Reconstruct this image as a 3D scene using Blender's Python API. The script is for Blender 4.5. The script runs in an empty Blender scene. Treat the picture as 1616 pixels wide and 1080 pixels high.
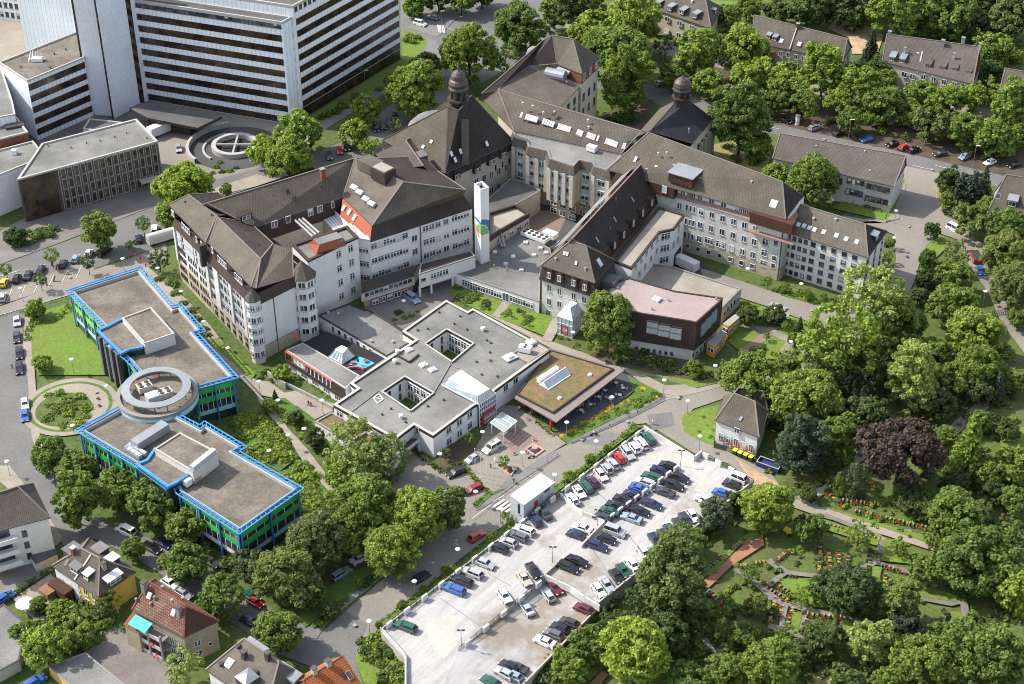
import bpy,math,random
from mathutils import Vector,Matrix
from mathutils.geometry import tessellate_polygon
random.seed(7)
sc=bpy.context.scene
COL=sc.collection
V3=Vector
UZ=Vector((0,0,1))
CAMH,PITCH,FPX=227.0,math.radians(35),2570.0
CP=V3((0,0,CAMH));CF=V3((0,math.cos(PITCH),-math.sin(PITCH)));CU=V3((0,math.sin(PITCH),math.cos(PITCH)));CR=V3((1,0,0))
def ray(x,y):return CF+CR*((x-808)/FPX)-CU*((y-540)/FPX)
def G(x,y,z=0.0):
 d=ray(x,y);return CP+d*((z-CAMH)/d.z)
def GL(pts,z=0.0):return[G(p[0],p[1],p[2]if len(p)>2 else z)for p in pts]
def mpp(x,y,z=0.0):return(G(x,y,z)-CP).dot(CF)/FPX
def onplane(a,n,x,y):
 d=ray(x,y);return CP+d*((a-CP).dot(n)/d.dot(n))
def newell(p):
 n=V3((0,0,0))
 for i,a in enumerate(p):
  b=p[(i+1)%len(p)]
  n+=V3(((a.y-b.y)*(a.z+b.z),(a.z-b.z)*(a.x+b.x),(a.x-b.x)*(a.y+b.y)))
 return n.normalized()if n.length>1e-9 else UZ
def area2(p):return sum(p[i].x*p[(i+1)%len(p)].y-p[(i+1)%len(p)].x*p[i].y for i in range(len(p)))
def ccw(p):return list(p)if area2(p)>0 else list(reversed(p))
def inset(p,d):
 """offset a ccw polygon inwards by d (xy only)"""
 out=[];n=len(p)
 for i in range(n):
  a,b,c=p[i-1],p[i],p[(i+1)%n]
  e1=(b-a).to_2d().normalized();e2=(c-b).to_2d().normalized()
  n1=V3((-e1 .y,e1 .x));n2=V3((-e2 .y,e2 .x))
  k=n1+n2;den=max(0.25,k.length_squared/2)
  m=k/den
  out.append(V3((b.x+m.x*d,b.y+m.y*d,b.z)))
 return out
class MB:
 def __init__(s):s.v=[];s.f=[];s.m=[];s.uv=[];s.sm=[]
 def face(s,pts,m=0,ud=None,sm=False):
  pts=[V3(p)for p in pts];i=len(s.v);s.v+=pts;s.f.append(list(range(i,i+len(pts))));s.m.append(m);s.sm.append(sm)
  n=newell(pts)
  if abs(n.z)>0.96:
   u=V3(ud).to_3d()if ud is not None else pts[1]-pts[0]
   u.z=0
   u=u.normalized()if u.length>1e-6 else V3((1,0,0))
  else:u=UZ.cross(n).normalized()
  w=n.cross(u)
  s.uv.append([(p.dot(u),p.dot(w))for p in pts])
 def sheet(s,polys,m=0,ud=None):
  """tessellated polygon with holes, facing up"""
  flat=[p for q in polys for p in q]
  for t in tessellate_polygon(polys):
   t=[flat[i]for i in t]
   if newell(t).z<0:t.reverse()
   s.face(t,m,ud if ud is not None else(polys[0][1]-polys[0][0]))
 def prism(s,poly,z0,z1,ms=0,mt=None,bottom=False,top=True):
  p=ccw(poly);n=len(p)
  for i in range(n):
   a,b=p[i],p[(i+1)%n]
   za0=z0;
   s.face([V3((a.x,a.y,za0)),V3((b.x,b.y,za0)),V3((b.x,b.y,z1)),V3((a.x,a.y,z1))],ms)
  if top:s.sheet([[V3((a.x,a.y,z1))for a in p]],ms if mt is None else mt)
  if bottom:
   for t in tessellate_polygon([[V3((a.x,a.y,z0))for a in p]]):
    t=[V3((p[i].x,p[i].y,z0))for i in t]
    if newell(t).z>0:t.reverse()
    s.face(t,ms)
 def obox(s,c,ax,ay,az,hx,hy,hz,m=0):
  c=V3(c);X=ax*hx;Y=ay*hy;Z=az*hz
  q=lambda i,j,k:c+X*i+Y*j+Z*k
  for f in(((-1,-1,1),(1,-1,1),(1,1,1),(-1,1,1)),((-1,1,-1),(1,1,-1),(1,-1,-1),(-1,-1,-1)),((-1,-1,-1),(1,-1,-1),(1,-1,1),(-1,-1,1)),((1,1,-1),(-1,1,-1),(-1,1,1),(1,1,1)),((1,-1,-1),(1,1,-1),(1,1,1),(1,-1,1)),((-1,1,-1),(-1,-1,-1),(-1,-1,1),(-1,1,1))):
   s.face([q(*t)for t in f],m)
 def box(s,x0,y0,z0,x1,y1,z1,m=0):
  s.obox(((x0+x1)/2,(y0+y1)/2,(z0+z1)/2),V3((1,0,0)),V3((0,1,0)),UZ,(x1-x0)/2,(y1-y0)/2,(z1-z0)/2,m)
 def bar(s,a,b,w=.2,h=.2,m=0):
  a=V3(a);b=V3(b);d=b-a;L=d.length
  if L<1e-4:return
  d/=L;sx=d.cross(UZ)
  sx=sx.normalized()if sx.length>1e-3 else V3((1,0,0))
  s.obox((a+b)/2,d,sx,sx.cross(d),L/2,w/2,h/2,m)
 def cyl(s,a,b,r0,r1=None,n=8,m=0,caps=True,sm=True):
  r1=r0 if r1 is None else r1
  a=V3(a);b=V3(b);d=(b-a).normalized();x=d.orthogonal().normalized();y=d.cross(x)
  A=[a+(x*math.cos(t*2*math.pi/n)+y*math.sin(t*2*math.pi/n))*r0 for t in range(n)]
  Bq=[b+(x*math.cos(t*2*math.pi/n)+y*math.sin(t*2*math.pi/n))*r1 for t in range(n)]
  for i in range(n):
   j=(i+1)%n
   s.face([A[i],A[j],Bq[j],Bq[i]],m,sm=sm)
  if caps:
   s.face(list(reversed(A)),m);s.face(Bq,m)
 def lathe(s,c,prof,n=10,m=0,sm=True):
  c=V3(c)
  R=[[c+V3((r*math.cos(2*math.pi*k/n),r*math.sin(2*math.pi*k/n),z))for k in range(n)]for r,z in prof]
  for i in range(len(R)-1):
   for k in range(n):
    j=(k+1)%n
    s.face([R[i][k],R[i][j],R[i+1][j],R[i+1][k]],m,sm=sm)
  s.face(R[-1],m)
 def mesh(s,name,mats,off):
  me=bpy.data.meshes.new(name)
  me.from_pydata([tuple(p-off)for p in s.v],[],s.f)
  for x in mats:me.materials.append(x)
  me.polygons.foreach_set('material_index',s.m)
  me.polygons.foreach_set('use_smooth',s.sm)
  uvl=me.uv_layers.new(name='UVMap')
  fl=[c for f in s.uv for p in f for c in p]
  uvl.data.foreach_set('uv',fl)
  me.update();return me
 def build(s,name,mats,parent=None,origin=None):
  if not isinstance(mats,(list,tuple)):mats=[mats]
  if parent is not None:off=wloc(parent)
  elif origin is not None:off=V3(origin)
  else:
   n=len(s.v);off=V3((sum(p.x for p in s.v)/n,sum(p.y for p in s.v)/n,min(p.z for p in s.v)))
  o=bpy.data.objects.new(name,s.mesh(name,mats,off));COL.objects.link(o)
  if parent is not None:o.parent=parent
  else:o.location=off
  return o
def wloc(o):
 l=V3((0,0,0))
 while o is not None:l+=o.location;o=o.parent
 return l
def tag(o,label=None,cat=None,group=None,kind=None):
 if label:o['label']=label
 if cat:o['category']=cat
 if group:o['group']=group
 if kind:o['kind']=kind
 return o
def empty(name,loc,label,cat,group=None,rz=0):
 o=bpy.data.objects.new(name,None);COL.objects.link(o);o.location=loc;o.rotation_euler=(0,0,rz);o.empty_display_size=1
 return tag(o,label,cat,group)
def inst(name,me,loc,rz=0,parent=None,scale=1,mat=None):
 o=bpy.data.objects.new(name,me);COL.objects.link(o)
 if parent is not None:o.parent=parent
 o.location=loc;o.rotation_euler=(0,0,rz)
 o.scale=(scale,)*3 if isinstance(scale,(int,float))else scale
 if mat is not None:
  for k,mm in(mat.items()if isinstance(mat,dict)else{0:mat}.items()):
   o.material_slots[k].link='OBJECT';o.material_slots[k].material=mm
 return o
def nodes(name):
 m=bpy.data.materials.new(name);m.use_nodes=True
 nt=m.node_tree;b=nt.nodes['Principled BSDF']
 return m,nt,b
def N(nt,t,**kw):
 n=nt.nodes.new(t)
 for k,v in kw.items():
  if k in n.inputs:n.inputs[k].default_value=v
  else:setattr(n,k,v)
 return n
def rgba(c):return(c[0],c[1],c[2],1)
def mul(c,k):return tuple(min(1,x*k)for x in c)
def mixc(nt,fac,a,b,mode='MIX'):
 n=nt.nodes.new('ShaderNodeMix');n.data_type='RGBA';n.blend_type=mode
 for sock,val in((n.inputs[0],fac),(n.inputs[6],a),(n.inputs[7],b)):
  if hasattr(val,'links'):nt.links.new(val,sock)
  else:sock.default_value=val if not isinstance(val,tuple)else rgba(val)
 return n.outputs[2]
def noise(nt,scale,detail=4,rough=.6,coord=None,lo=.35,hi=.65):
 n=N(nt,'ShaderNodeTexNoise',Scale=scale,Detail=detail,Roughness=rough)
 if coord is None:
  g=nt.nodes.new('ShaderNodeNewGeometry');coord=g.outputs['Position']
 nt.links.new(coord,n.inputs['Vector'])
 r=nt.nodes.new('ShaderNodeMapRange');r.inputs[1].default_value=lo;r.inputs[2].default_value=hi
 nt.links.new(n.outputs[0],r.inputs[0]);return r.outputs[0]
def surf(name,c,rough=.85,var=.25,s1=.12,s2=2.5,c2=None,spec=.3,bump=0,metal=0,tex=None):
 """weathered plain surface: large stains + fine grain; tex = ('brick', w, h, mortar colour, mortar size, second colour)"""
 m,nt,b=nodes(name)
 c2=c2 or mul(c,1-var)
 col=mixc(nt,noise(nt,s1),c,c2)
 if tex:
  uv=nt.nodes.new('ShaderNodeUVMap')
  t=N(nt,'ShaderNodeTexBrick',Scale=1.0)
  t.inputs['Color1'].default_value=rgba((1,1,1));t.inputs['Color2'].default_value=rgba((tex[5],)*3);t.inputs['Mortar'].default_value=rgba((tex[3],)*3)
  t.inputs['Mortar Size'].default_value=tex[4];t.inputs['Brick Width'].default_value=tex[1];t.inputs['Row Height'].default_value=tex[2]
  t.inputs['Mortar Smooth'].default_value=.3
  if len(tex)>6:t.offset=tex[6]
  nt.links.new(uv.outputs[0],t.inputs['Vector'])
  col=mixc(nt,1.0,col,t.outputs['Color'],'MULTIPLY')
 fine=noise(nt,s2,3,.7)
 g=mixc(nt,fine,(1-var*.55,)*3,(1+var*.35,)*3)
 col=mixc(nt,1.0,col,g,'MULTIPLY')
 nt.links.new(col,b.inputs['Base Color'])
 b.inputs['Roughness'].default_value=rough;b.inputs['Specular IOR Level'].default_value=spec;b.inputs['Metallic'].default_value=metal
 if bump:
  bp=N(nt,'ShaderNodeBump',Strength=bump,Distance=.1)
  nt.links.new(t.outputs['Fac']if tex else fine,bp.inputs['Height']);nt.links.new(bp.outputs[0],b.inputs['Normal'])
  if tex:bp.invert=True
 return m
def plain(name,c,rough=.5,metal=0,spec=.5,coat=0):
 m,nt,b=nodes(name)
 b.inputs['Base Color'].default_value=rgba(c);b.inputs['Roughness'].default_value=rough;b.inputs['Metallic'].default_value=metal
 b.inputs['Specular IOR Level'].default_value=spec;b.inputs['Coat Weight'].default_value=coat
 return m
def glassy(name,c,c2=None,s=.35,rough=.12,spec=.7):
 m,nt,b=nodes(name)
 g=nt.nodes.new('ShaderNodeNewGeometry')
 col=mixc(nt,noise(nt,s,2,.5,lo=.42,hi=.6),c,c2 or mul(c,2.2))
 nt.links.new(col,b.inputs['Base Color']);b.inputs['Roughness'].default_value=rough;b.inputs['Specular IOR Level'].default_value=spec
 return m
def leafmat(name,c,hue=.25,trans=.42):
 m,nt,b=nodes(name)
 g=nt.nodes.new('ShaderNodeNewGeometry');oi=nt.nodes.new('ShaderNodeObjectInfo')
 col=mixc(nt,g.outputs['Random Per Island'],mul(c,1-hue*2.2),(c[0]*(1+hue*1.9),c[1]*(1+hue*1.7),c[2]*(1+hue*1.3)))
 ov=mixc(nt,oi.outputs['Random'],(.8,.86,.92),(1.12,1.10,.95))
 col=mixc(nt,1.0,col,ov,'MULTIPLY')
 nt.links.new(col,b.inputs['Base Color']);b.inputs['Roughness'].default_value=.65;b.inputs['Specular IOR Level'].default_value=.25
 tr=nt.nodes.new('ShaderNodeBsdfTranslucent')
 tc=mixc(nt,1.0,col,(1.25,1.3,.6),'MULTIPLY');nt.links.new(tc,tr.inputs['Color'])
 mx=nt.nodes.new('ShaderNodeMixShader');mx.inputs[0].default_value=trans
 nt.links.new(b.outputs[0],mx.inputs[1]);nt.links.new(tr.outputs[0],mx.inputs[2])
 nt.links.new(mx.outputs[0],nt.nodes['Material Output'].inputs['Surface'])
 return m
M={}
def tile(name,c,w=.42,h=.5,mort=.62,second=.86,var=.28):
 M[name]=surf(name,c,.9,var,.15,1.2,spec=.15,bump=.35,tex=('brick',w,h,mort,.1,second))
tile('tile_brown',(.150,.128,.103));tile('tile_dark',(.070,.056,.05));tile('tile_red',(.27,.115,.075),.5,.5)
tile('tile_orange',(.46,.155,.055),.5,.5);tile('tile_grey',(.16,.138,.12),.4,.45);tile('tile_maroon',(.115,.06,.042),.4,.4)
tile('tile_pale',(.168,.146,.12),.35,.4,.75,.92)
M['slate']=surf('slate',(.045,.045,.052),.75,.3,.2,2,tex=('brick',.5,.35,.6,.1,.8))
M['redclad']=surf('redclad',(.42,.12,.065),.85,.15,tex=('brick',.4,.25,.75,.1,.9))
M['felt']=surf('felt',(.225,.222,.208),.9,.4,.09,3,tex=('brick',12,1.6,.72,.03,.93))
M['felt_light']=surf('felt_light',(.33,.30,.25),.9,.3,.1,3,c2=(.24,.21,.17))
M['felt_dark']=surf('felt_dark',(.12,.118,.115),.9,.3,.12,3,tex=('brick',9,1.0,.84,.03,.93))
M['felt_black']=surf('felt_black',(.055,.05,.047),.85,.3,.12,2)
M['felt_pink']=surf('felt_pink',(.34,.265,.245),.9,.22,.08,2,c2=(.27,.22,.21),tex=('brick',14,7,.84,.012,.96))
M['gravel']=surf('gravel',(.19,.163,.133),.95,.42,.18,1.6)
M['sedum']=surf('sedum',(.20,.125,.07),.95,.4,.35,1.3,c2=(.125,.115,.045))
M['render']=surf('render',(.65,.64,.625),.8,.10,.1,1)
M['white']=surf('white',(.68,.68,.68),.6,.06,.2,2)
M['cream']=surf('cream',(.48,.44,.365),.85,.18,.12,1,c2=(.41,.375,.315))
M['sand']=surf('sand',(.44,.385,.285),.85,.18,.15,1)
M['offwhite']=surf('offwhite',(.55,.53,.49),.85,.15,.1,1,c2=(.47,.45,.415))
M['yellowwall']=surf('yellowwall',(.62,.44,.10),.85,.15,.3,2)
M['tanwall']=surf('tanwall',(.35,.29,.21),.9,.2,.2,2)
M['greywall']=surf('greywall',(.34,.33,.31),.9,.25,.15,2)
M['brick']=surf('brick',(.24,.09,.055),.9,.2,.3,3,tex=('brick',.5,.2,.7,.05,.85))
M['brown']=surf('brown',(.075,.05,.042),.8,.25,.2,3,tex=('brick',.3,.3,.7,.08,.85))
M['brownmetal']=surf('brownmetal',(.24,.2,.185),.6,.15,.2,2,tex=('brick',.5,30,.75,.08,1))
M['trimbrown']=surf('trimbrown',(.055,.038,.032),.7,.2)
M['coping']=surf('coping',(.24,.226,.21),.7,.15)
M['copinglight']=surf('copinglight',(.40,.385,.355),.7,.12)
M['ridge']=surf('ridge',(.2,.17,.145),.8,.2);M['gutter']=surf('gutter',(.085,.072,.064),.6,.2)
M['pinkstrip']=surf('pinkstrip',(.27,.17,.145),.8,.2)
M['copper']=surf('copper',(.115,.088,.082),.5,.3,.6,2,c2=(.07,.055,.052),metal=.4)
M['copperdark']=surf('copperdark',(.05,.038,.035),.6,.3)
M['verdigris']=surf('verdigris',(.33,.45,.39),.7,.2)
M['zinc']=surf('zinc',(.29,.305,.32),.45,.15,.3,2,metal=.3)
M['sheet']=surf('sheet',(.40,.435,.48),.45,.06,.2,1,tex=('brick',.6,40,.86,.04,1))
M['panel']=surf('panel',(.76,.79,.83),.5,.08,.12,1,tex=('brick',1.45,40,.42,.055,.95,0))
M['shaft']=surf('shaft',(.72,.74,.78),.6,.12,.08,.8,tex=('brick',1.35,3.4,.80,.05,.97,0))
M['bronzeglass']=glassy('bronzeglass',(.022,.014,.010),(.06,.038,.024),.3,.1)
M['fin']=surf('fin',(.06,.052,.05),.5,.2)
M['purplefin']=surf('purplefin',(.12,.088,.09),.7,.2)
M['glass']=glassy('glass',(.022,.027,.034),(.10,.12,.14),.5,.12,.5)
M['glassdark']=glassy('glassdark',(.018,.02,.024),(.06,.065,.07),.4)
M['glasswarm']=glassy('glasswarm',(.035,.028,.02),(.13,.10,.06),.4)
M['glasspale']=glassy('glasspale',(.38,.46,.52),(.56,.62,.66),.4,.2)
M['blind']=surf('blind',(.46,.47,.48),.5,.1,.5,2)
M['bluefilm']=surf('bluefilm',(.23,.30,.37),.35,.2,.4,2)
M['blue']=surf('blue',(.065,.25,.56),.5,.22,.3,2)
M['lightblue']=surf('lightblue',(.36,.60,.70),.5,.12,.3,2)
M['green']=surf('green',(.07,.46,.10),.35,.12,.3,2,c2=(.05,.36,.09))
M['greenlight']=surf('greenlight',(.16,.62,.12),.4,.1,.3,2)
M['darkgreenglass']=glassy('darkgreenglass',(.012,.03,.018),(.03,.06,.04),.3)
M['courtglass']=surf('courtglass',(.17,.42,.36),.3,.15,.3,2)
M['red']=surf('red',(.42,.03,.025),.5,.1);M['pinkred']=surf('pinkred',(.62,.10,.09),.6,.12)
M['orangep']=surf('orangep',(.72,.30,.02),.6,.12);M['yellow']=surf('yellow',(.85,.68,.03),.5,.1)
M['teal']=surf('teal',(.06,.46,.37),.7,.1);M['skyblue']=surf('skyblue',(.10,.42,.72),.7,.12)
M['navy']=surf('navy',(.02,.035,.15),.7,.1);M['brightgreen']=surf('brightgreen',(.12,.38,.10),.6,.1)
M['metal']=surf('metal',(.36,.37,.37),.45,.15,metal=.5);M['darkmetal']=surf('darkmetal',(.05,.05,.05),.5,.2)
M['wood']=surf('wood',(.26,.14,.07),.8,.25);M['greywood']=surf('greywood',(.15,.14,.12),.9,.25,.3,3,tex=('brick',2.2,.3,.5,.06,.8))
M['stone']=surf('stone',(.36,.34,.31),.85,.25,.5,3);M['darkstone']=surf('darkstone',(.07,.075,.07),.7,.25,.8,3)
M['sandstone']=surf('sandstone',(.42,.27,.22),.85,.2,.5,3)
M['asphalt']=surf('asphalt',(.125,.122,.118),.9,.3,.07,2.5,c2=(.16,.155,.146))
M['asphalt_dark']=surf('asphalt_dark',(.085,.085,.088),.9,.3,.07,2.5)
M['road_light']=surf('road_light',(.235,.213,.18),.9,.25,.06,2.5,c2=(.19,.175,.152))
M['paving']=surf('paving',(.27,.243,.203),.9,.22,.1,2,c2=(.22,.2,.17),tex=('brick',.6,.6,.8,.06,.92))
M['path']=surf('path',(.30,.262,.213),.92,.24,.12,2,c2=(.24,.21,.172))
M['pavegrey']=surf('pavegrey',(.2,.196,.19),.9,.2,.1,2,tex=('brick',.5,.5,.82,.06,.92))
M['pavered']=surf('pavered',(.25,.18,.158),.9,.2,.1,2,tex=('brick',.6,.6,.8,.05,.92))
M['redpath']=surf('redpath',(.35,.165,.105),.95,.25,.15,2)
M['greypath']=surf('greypath',(.20,.18,.165),.95,.25,.15,2)
M['earth']=surf('earth',(.10,.075,.052),.95,.35,.2,2)
M['darkfloor']=surf('darkfloor',(.03,.028,.03),.95,.3,.3,2)
M['sandfloor']=surf('sandfloor',(.45,.32,.20),.95,.3,.3,2)
M['kerb']=surf('kerb',(.36,.345,.32),.85,.2,.3,3);M['paint']=surf('paint',(.66,.66,.63),.8,.25,.6,4)
M['grass']=surf('grass',(.066,.125,.02),.95,.42,.10,1.5,c2=(.095,.15,.03))
M['lawn']=surf('lawn',(.115,.20,.022),.95,.38,.09,1.4,c2=(.13,.17,.035))
M['drygrass']=surf('drygrass',(.28,.25,.09),.95,.35,.12,1.5)
M['bedground']=surf('bedground',(.088,.145,.026),.97,.5,.16,1.2,c2=(.088,.088,.04))
M['ground']=surf('ground',(.062,.098,.022),.97,.5,.05,.8,c2=(.095,.12,.035))
def deckmat():
 m,nt,b=nodes('deck')
 a=noise(nt,.055,6,.65,lo=.44,hi=.60)
 g=nt.nodes.new('ShaderNodeNewGeometry');mp=nt.nodes.new('ShaderNodeMapping');mp.vector_type='TEXTURE'
 mp.inputs['Rotation'].default_value=(0,0,math.radians(52));mp.inputs['Scale'].default_value=(9,1.1,1)
 nt.links.new(g.outputs['Position'],mp.inputs['Vector'])
 st=noise(nt,.7,5,.7,mp.outputs[0],.40,.72)
 col=mixc(nt,st,(.40,.39,.38),(.29,.28,.268))
 col=mixc(nt,noise(nt,.035,5,.7,lo=.505,hi=.60),col,(.24,.205,.17))
 col=mixc(nt,1.0,col,mixc(nt,noise(nt,3,3,.8),(.88,)*3,(1.06,)*3),'MULTIPLY')
 nt.links.new(col,b.inputs['Base Color']);b.inputs['Roughness'].default_value=.85;b.inputs['Specular IOR Level'].default_value=.2
 return m
M['deck']=deckmat()
M['deckpatch']=surf('deckpatch',(.41,.40,.355),.9,.15,.2,2,c2=(.37,.355,.315))
M['parapet']=surf('parapet',(.45,.42,.37),.9,.3,.2,2,c2=(.30,.28,.24))
M['parapetwhite']=surf('parapetwhite',(.58,.57,.54),.8,.15,.3,2)
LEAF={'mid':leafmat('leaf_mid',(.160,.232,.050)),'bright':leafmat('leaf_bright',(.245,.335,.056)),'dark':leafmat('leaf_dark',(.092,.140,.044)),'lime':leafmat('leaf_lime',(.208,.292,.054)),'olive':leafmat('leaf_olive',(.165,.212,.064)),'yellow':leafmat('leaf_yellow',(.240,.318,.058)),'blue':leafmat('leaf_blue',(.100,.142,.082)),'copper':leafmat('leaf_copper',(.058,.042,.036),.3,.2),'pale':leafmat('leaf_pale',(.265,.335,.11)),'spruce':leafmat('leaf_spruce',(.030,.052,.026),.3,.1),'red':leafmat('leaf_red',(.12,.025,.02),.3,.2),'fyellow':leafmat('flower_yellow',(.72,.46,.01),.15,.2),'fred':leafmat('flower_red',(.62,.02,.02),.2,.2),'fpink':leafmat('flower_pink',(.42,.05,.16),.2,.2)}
M['bark']=surf('bark',(.085,.065,.048),.95,.3,1,4)
_wc={}
def window_mesh(w,h,style,var):
 """local x right, -y outward, z up, origin at window centre; one mesh per window (frame, sill, panes, sometimes a blind)"""
 k=(round(w,2),round(h,2),style,var)
 if k in _wc:return _wc[k]
 b=MB();X=V3((1,0,0));Y=V3((0,1,0));Z=UZ;W2,H2=w/2,h/2
 def bx(x0,x1,z0,z1,d0,d1,m):b.box(x0,-d1,z0,x1,-d0,z1,m)
 fr=.09
 nm,tr={'w1':(1,0),'w2':(2,0),'w3':(3,0),'t2':(2,1),'t3':(3,1),'d1':(1,0),'d2':(2,0),'n1':(1,0),'v':(2,1)}[style]
 bx(-W2,W2,-H2,H2,-.02,.03,1)
 if style!='n1':
  bx(-W2-fr,-W2,-H2-fr,H2+fr,-.02,.09,0);bx(W2,W2+fr,-H2-fr,H2+fr,-.02,.09,0)
  bx(-W2,W2,H2,H2+fr,-.02,.09,0);bx(-W2,W2,-H2-fr,-H2,-.02,.09,0)
  for i in range(1,nm):x=-W2+w*i/nm;bx(x-.06,x+.06,-H2,H2,.03,.075,0)
  if tr:z=H2-h*.3;bx(-W2,W2,z-.05,z+.05,.031,.074,0)
 bx(-W2-fr-.08,W2+fr+.08,-H2-fr-.1,-H2-fr,-.02,.2,2)
 if var==1:bx(-W2+.02,W2-.02,H2*.1,H2-.02,.031,.05,3)
 if var==2:bx(-W2+.02,W2-.02,-H2+.02,H2-.02,.031,.05,3)
 frame=M['gutter']if style[0]=='d' else M['white']
 gl=M['glasswarm']if style[0]=='n' else M['glass']
 me=b.mesh('window',[frame,gl,M['coping'],M['blind']],V3((0,0,0)));_wc[k]=me
 return me
def wall_frame(A,B):
 A=V3((A.x,A.y,0));B=V3((B.x,B.y,0));u=(B-A).normalized();n=V3((u.y,-u.x,0))
 if n.dot(CP-A)<0:n=-n
 x=UZ.cross(n)
 return A,u,n,x
def on_wall(A,B,px,py):
 A0,u,n,x=wall_frame(A,B);p=onplane(A0,n,px,py);return p
rw=random.Random(3)
def wins(b,A,B,TL,TR,BL,nc,nr,w,h,style='w2',blinds=.35,name='window',skip=(),out=.0):
 """grid of windows on the wall through A-B; TL/TR/BL are photo pixels of the corner windows' centres"""
 A0,u,n,x=wall_frame(A,B)
 q=[onplane(A0+n*out,n,*p)for p in(TL,TR,BL)]
 ut,ur,ub=[(p-A0).dot(u)for p in q]
 ztop=(q[0].z+q[1].z)/2;zb=q[2].z
 rz=math.atan2(-n.x,n.y)+math.pi
 base=wloc(b)
 for r in range(nr):
  for c in range(nc):
   if(r,c)in skip:continue
   fc=c/(nc-1)if nc>1 else 0;fr=r/(nr-1)if nr>1 else 0
   uu=ut+(ur-ut)*fc;z=ztop+(zb-ztop)*fr if nr>1 else ztop
   p=A0+n*out+u*uu;p.z=z
   v=0
   if rw.random()<blinds:v=1 if rw.random()<.75 else 2
   inst(name,window_mesh(w,h,style,v),p-base,rz,b)
def winz(b,A,B,f0,f1,nc,zs,w,h,style='w2',blinds=.2,name='window',out=0):
 """same, by fraction along the wall and heights"""
 A0,u,n,x=wall_frame(A,B);L=(V3((B.x,B.y,0))-A0).length;base=wloc(b);rz=math.atan2(-n.x,n.y)+math.pi
 for z in zs:
  for c in range(nc):
   f=f0+(f1-f0)*(c/(nc-1)if nc>1 else.5)
   p=A0+u*(L*f)+n*out;p.z=z
   inst(name,window_mesh(w,h,style,(1 if rw.random()<blinds else 0)),p-base,rz,b)
def base_of(pts):
 n=len(pts);return V3((sum(p.x for p in pts)/n,sum(p.y for p in pts)/n,0))
def wallmesh(b,corners,z0,z1,mat,name='wall',top=False):
 m=MB();m.prism(corners,z0,z1,0,top=top);return m.build(name,M[mat],b)
def ring(b,poly,d,z0,z1,mat,name='parapet',out=0):
 """upstand around a flat roof; poly ccw"""
 m=MB();p=ccw(poly);
 if out:p=inset(p,-out)
 q=inset(p,d+out);n=len(p)
 for i in range(n):
  j=(i+1)%n;A,Bq,C,D=[V3((k.x,k.y,0))for k in(p[i],p[j],q[j],q[i])]
  Z0=V3((0,0,z0));Z1=V3((0,0,z1))
  m.face([A+Z0,Bq+Z0,Bq+Z1,A+Z1]);m.face([D+Z1,C+Z1,C+Z0,D+Z0]);m.face([A+Z1,Bq+Z1,C+Z1,D+Z1]);m.face([D+Z0,C+Z0,Bq+Z0,A+Z0])
 return m.build(name,M[mat],b)
def flat(name,label,cat,corners,z,z0=0,wall='render',roof='felt',par='coping',ph=.35,pw=.4,holes=(),group=None,b=None,fascia=0,fmat='trimbrown',out=.06):
 """flat-roofed block. corners: world points (any order), parapet top at z"""
 P=ccw(corners)
 if b is None:b=empty(name,base_of(P)+V3((0,0,z0)),label,cat,group)
 m=MB();m.prism(P,z0,z-ph,0,top=False);m.build('wall',M[wall],b)
 H=[[V3((p.x,p.y,z-ph))for p in(reversed(ccw(h)))]for h in holes]
 m=MB();m.sheet([[V3((p.x,p.y,z-ph))for p in P]]+H,0,P[1]-P[0]);m.build('roof',M[roof],b)
 ring(b,P,pw,z-ph-.02-fascia,z,par if not fascia else fmat,out=out)
 if fascia:ring(b,P,pw+.15,z-.02,z+.06,par,'coping',out=out+.03)
 return b
def sloped(b,faces,mat,ridge='ridge',gut='gutter',name='roof',soffit=None,caps=True,gw=.22):
 """pitched roof: faces = lists of world points; ridge caps on shared edges, gutters on level free edges. mat: name or list per face"""
 m=MB();cnt={}
 mats=[];
 for i,f in enumerate(faces):
  mm=mat if isinstance(mat,str)else mat[i]
  if mm not in mats:mats.append(mm)
  f=list(f)
  if newell(f).z<0:f.reverse()
  m.face(f,mats.index(mm))
  for a,c in zip(f,f[1:]+f[:1]):
   k=tuple(sorted([tuple(round(t,1)for t in a),tuple(round(t,1)for t in c)]));cnt.setdefault(k,[]).append((a,c,newell(f)))
 if soffit:m.face(list(reversed(ccw(soffit))),0)
 o=m.build(name,[M[k]for k in mats],b)
 if caps:
  r=MB();g=MB()
  for k,e in cnt.items():
   a,c,n=e[0]
   if len(e)>1:
    if n.dot(e[1][2])<.995:r.bar(a+V3((0,0,.05)),c+V3((0,0,.05)),.32,.2)
   elif abs(a.z-c.z)<.4:g.bar(a-V3((0,0,.06)),c-V3((0,0,.06)),gw,.2)
   else:r.bar(a+V3((0,0,.04)),c+V3((0,0,.04)),.25,.2)
  if r.v:r.build('ridge_cap',M[ridge],o)
  if g.v:g.build('gutter',M[gut],b)
 return o
def mansard(b,low,up,zl,zu,mat,name='mansard',closed=True):
 """steep lower roof between polygon low (at zl) and polygon up (at zu)"""
 m=MB();n=len(low)
 for i in range(n if closed else n-1):
  j=(i+1)%n;f=[V3((low[i].x,low[i].y,zl)),V3((low[j].x,low[j].y,zl)),V3((up[j].x,up[j].y,zu)),V3((up[i].x,up[i].y,zu))]
  m.face(f)
 return m.build(name,M[mat],b)
def pframe(f):
 n=newell(f)
 if n.z<0:n=-n
 x=UZ.cross(n).normalized()if abs(n.z)<.999 else V3((1,0,0));return f[0],n,x,n.cross(x)
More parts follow.
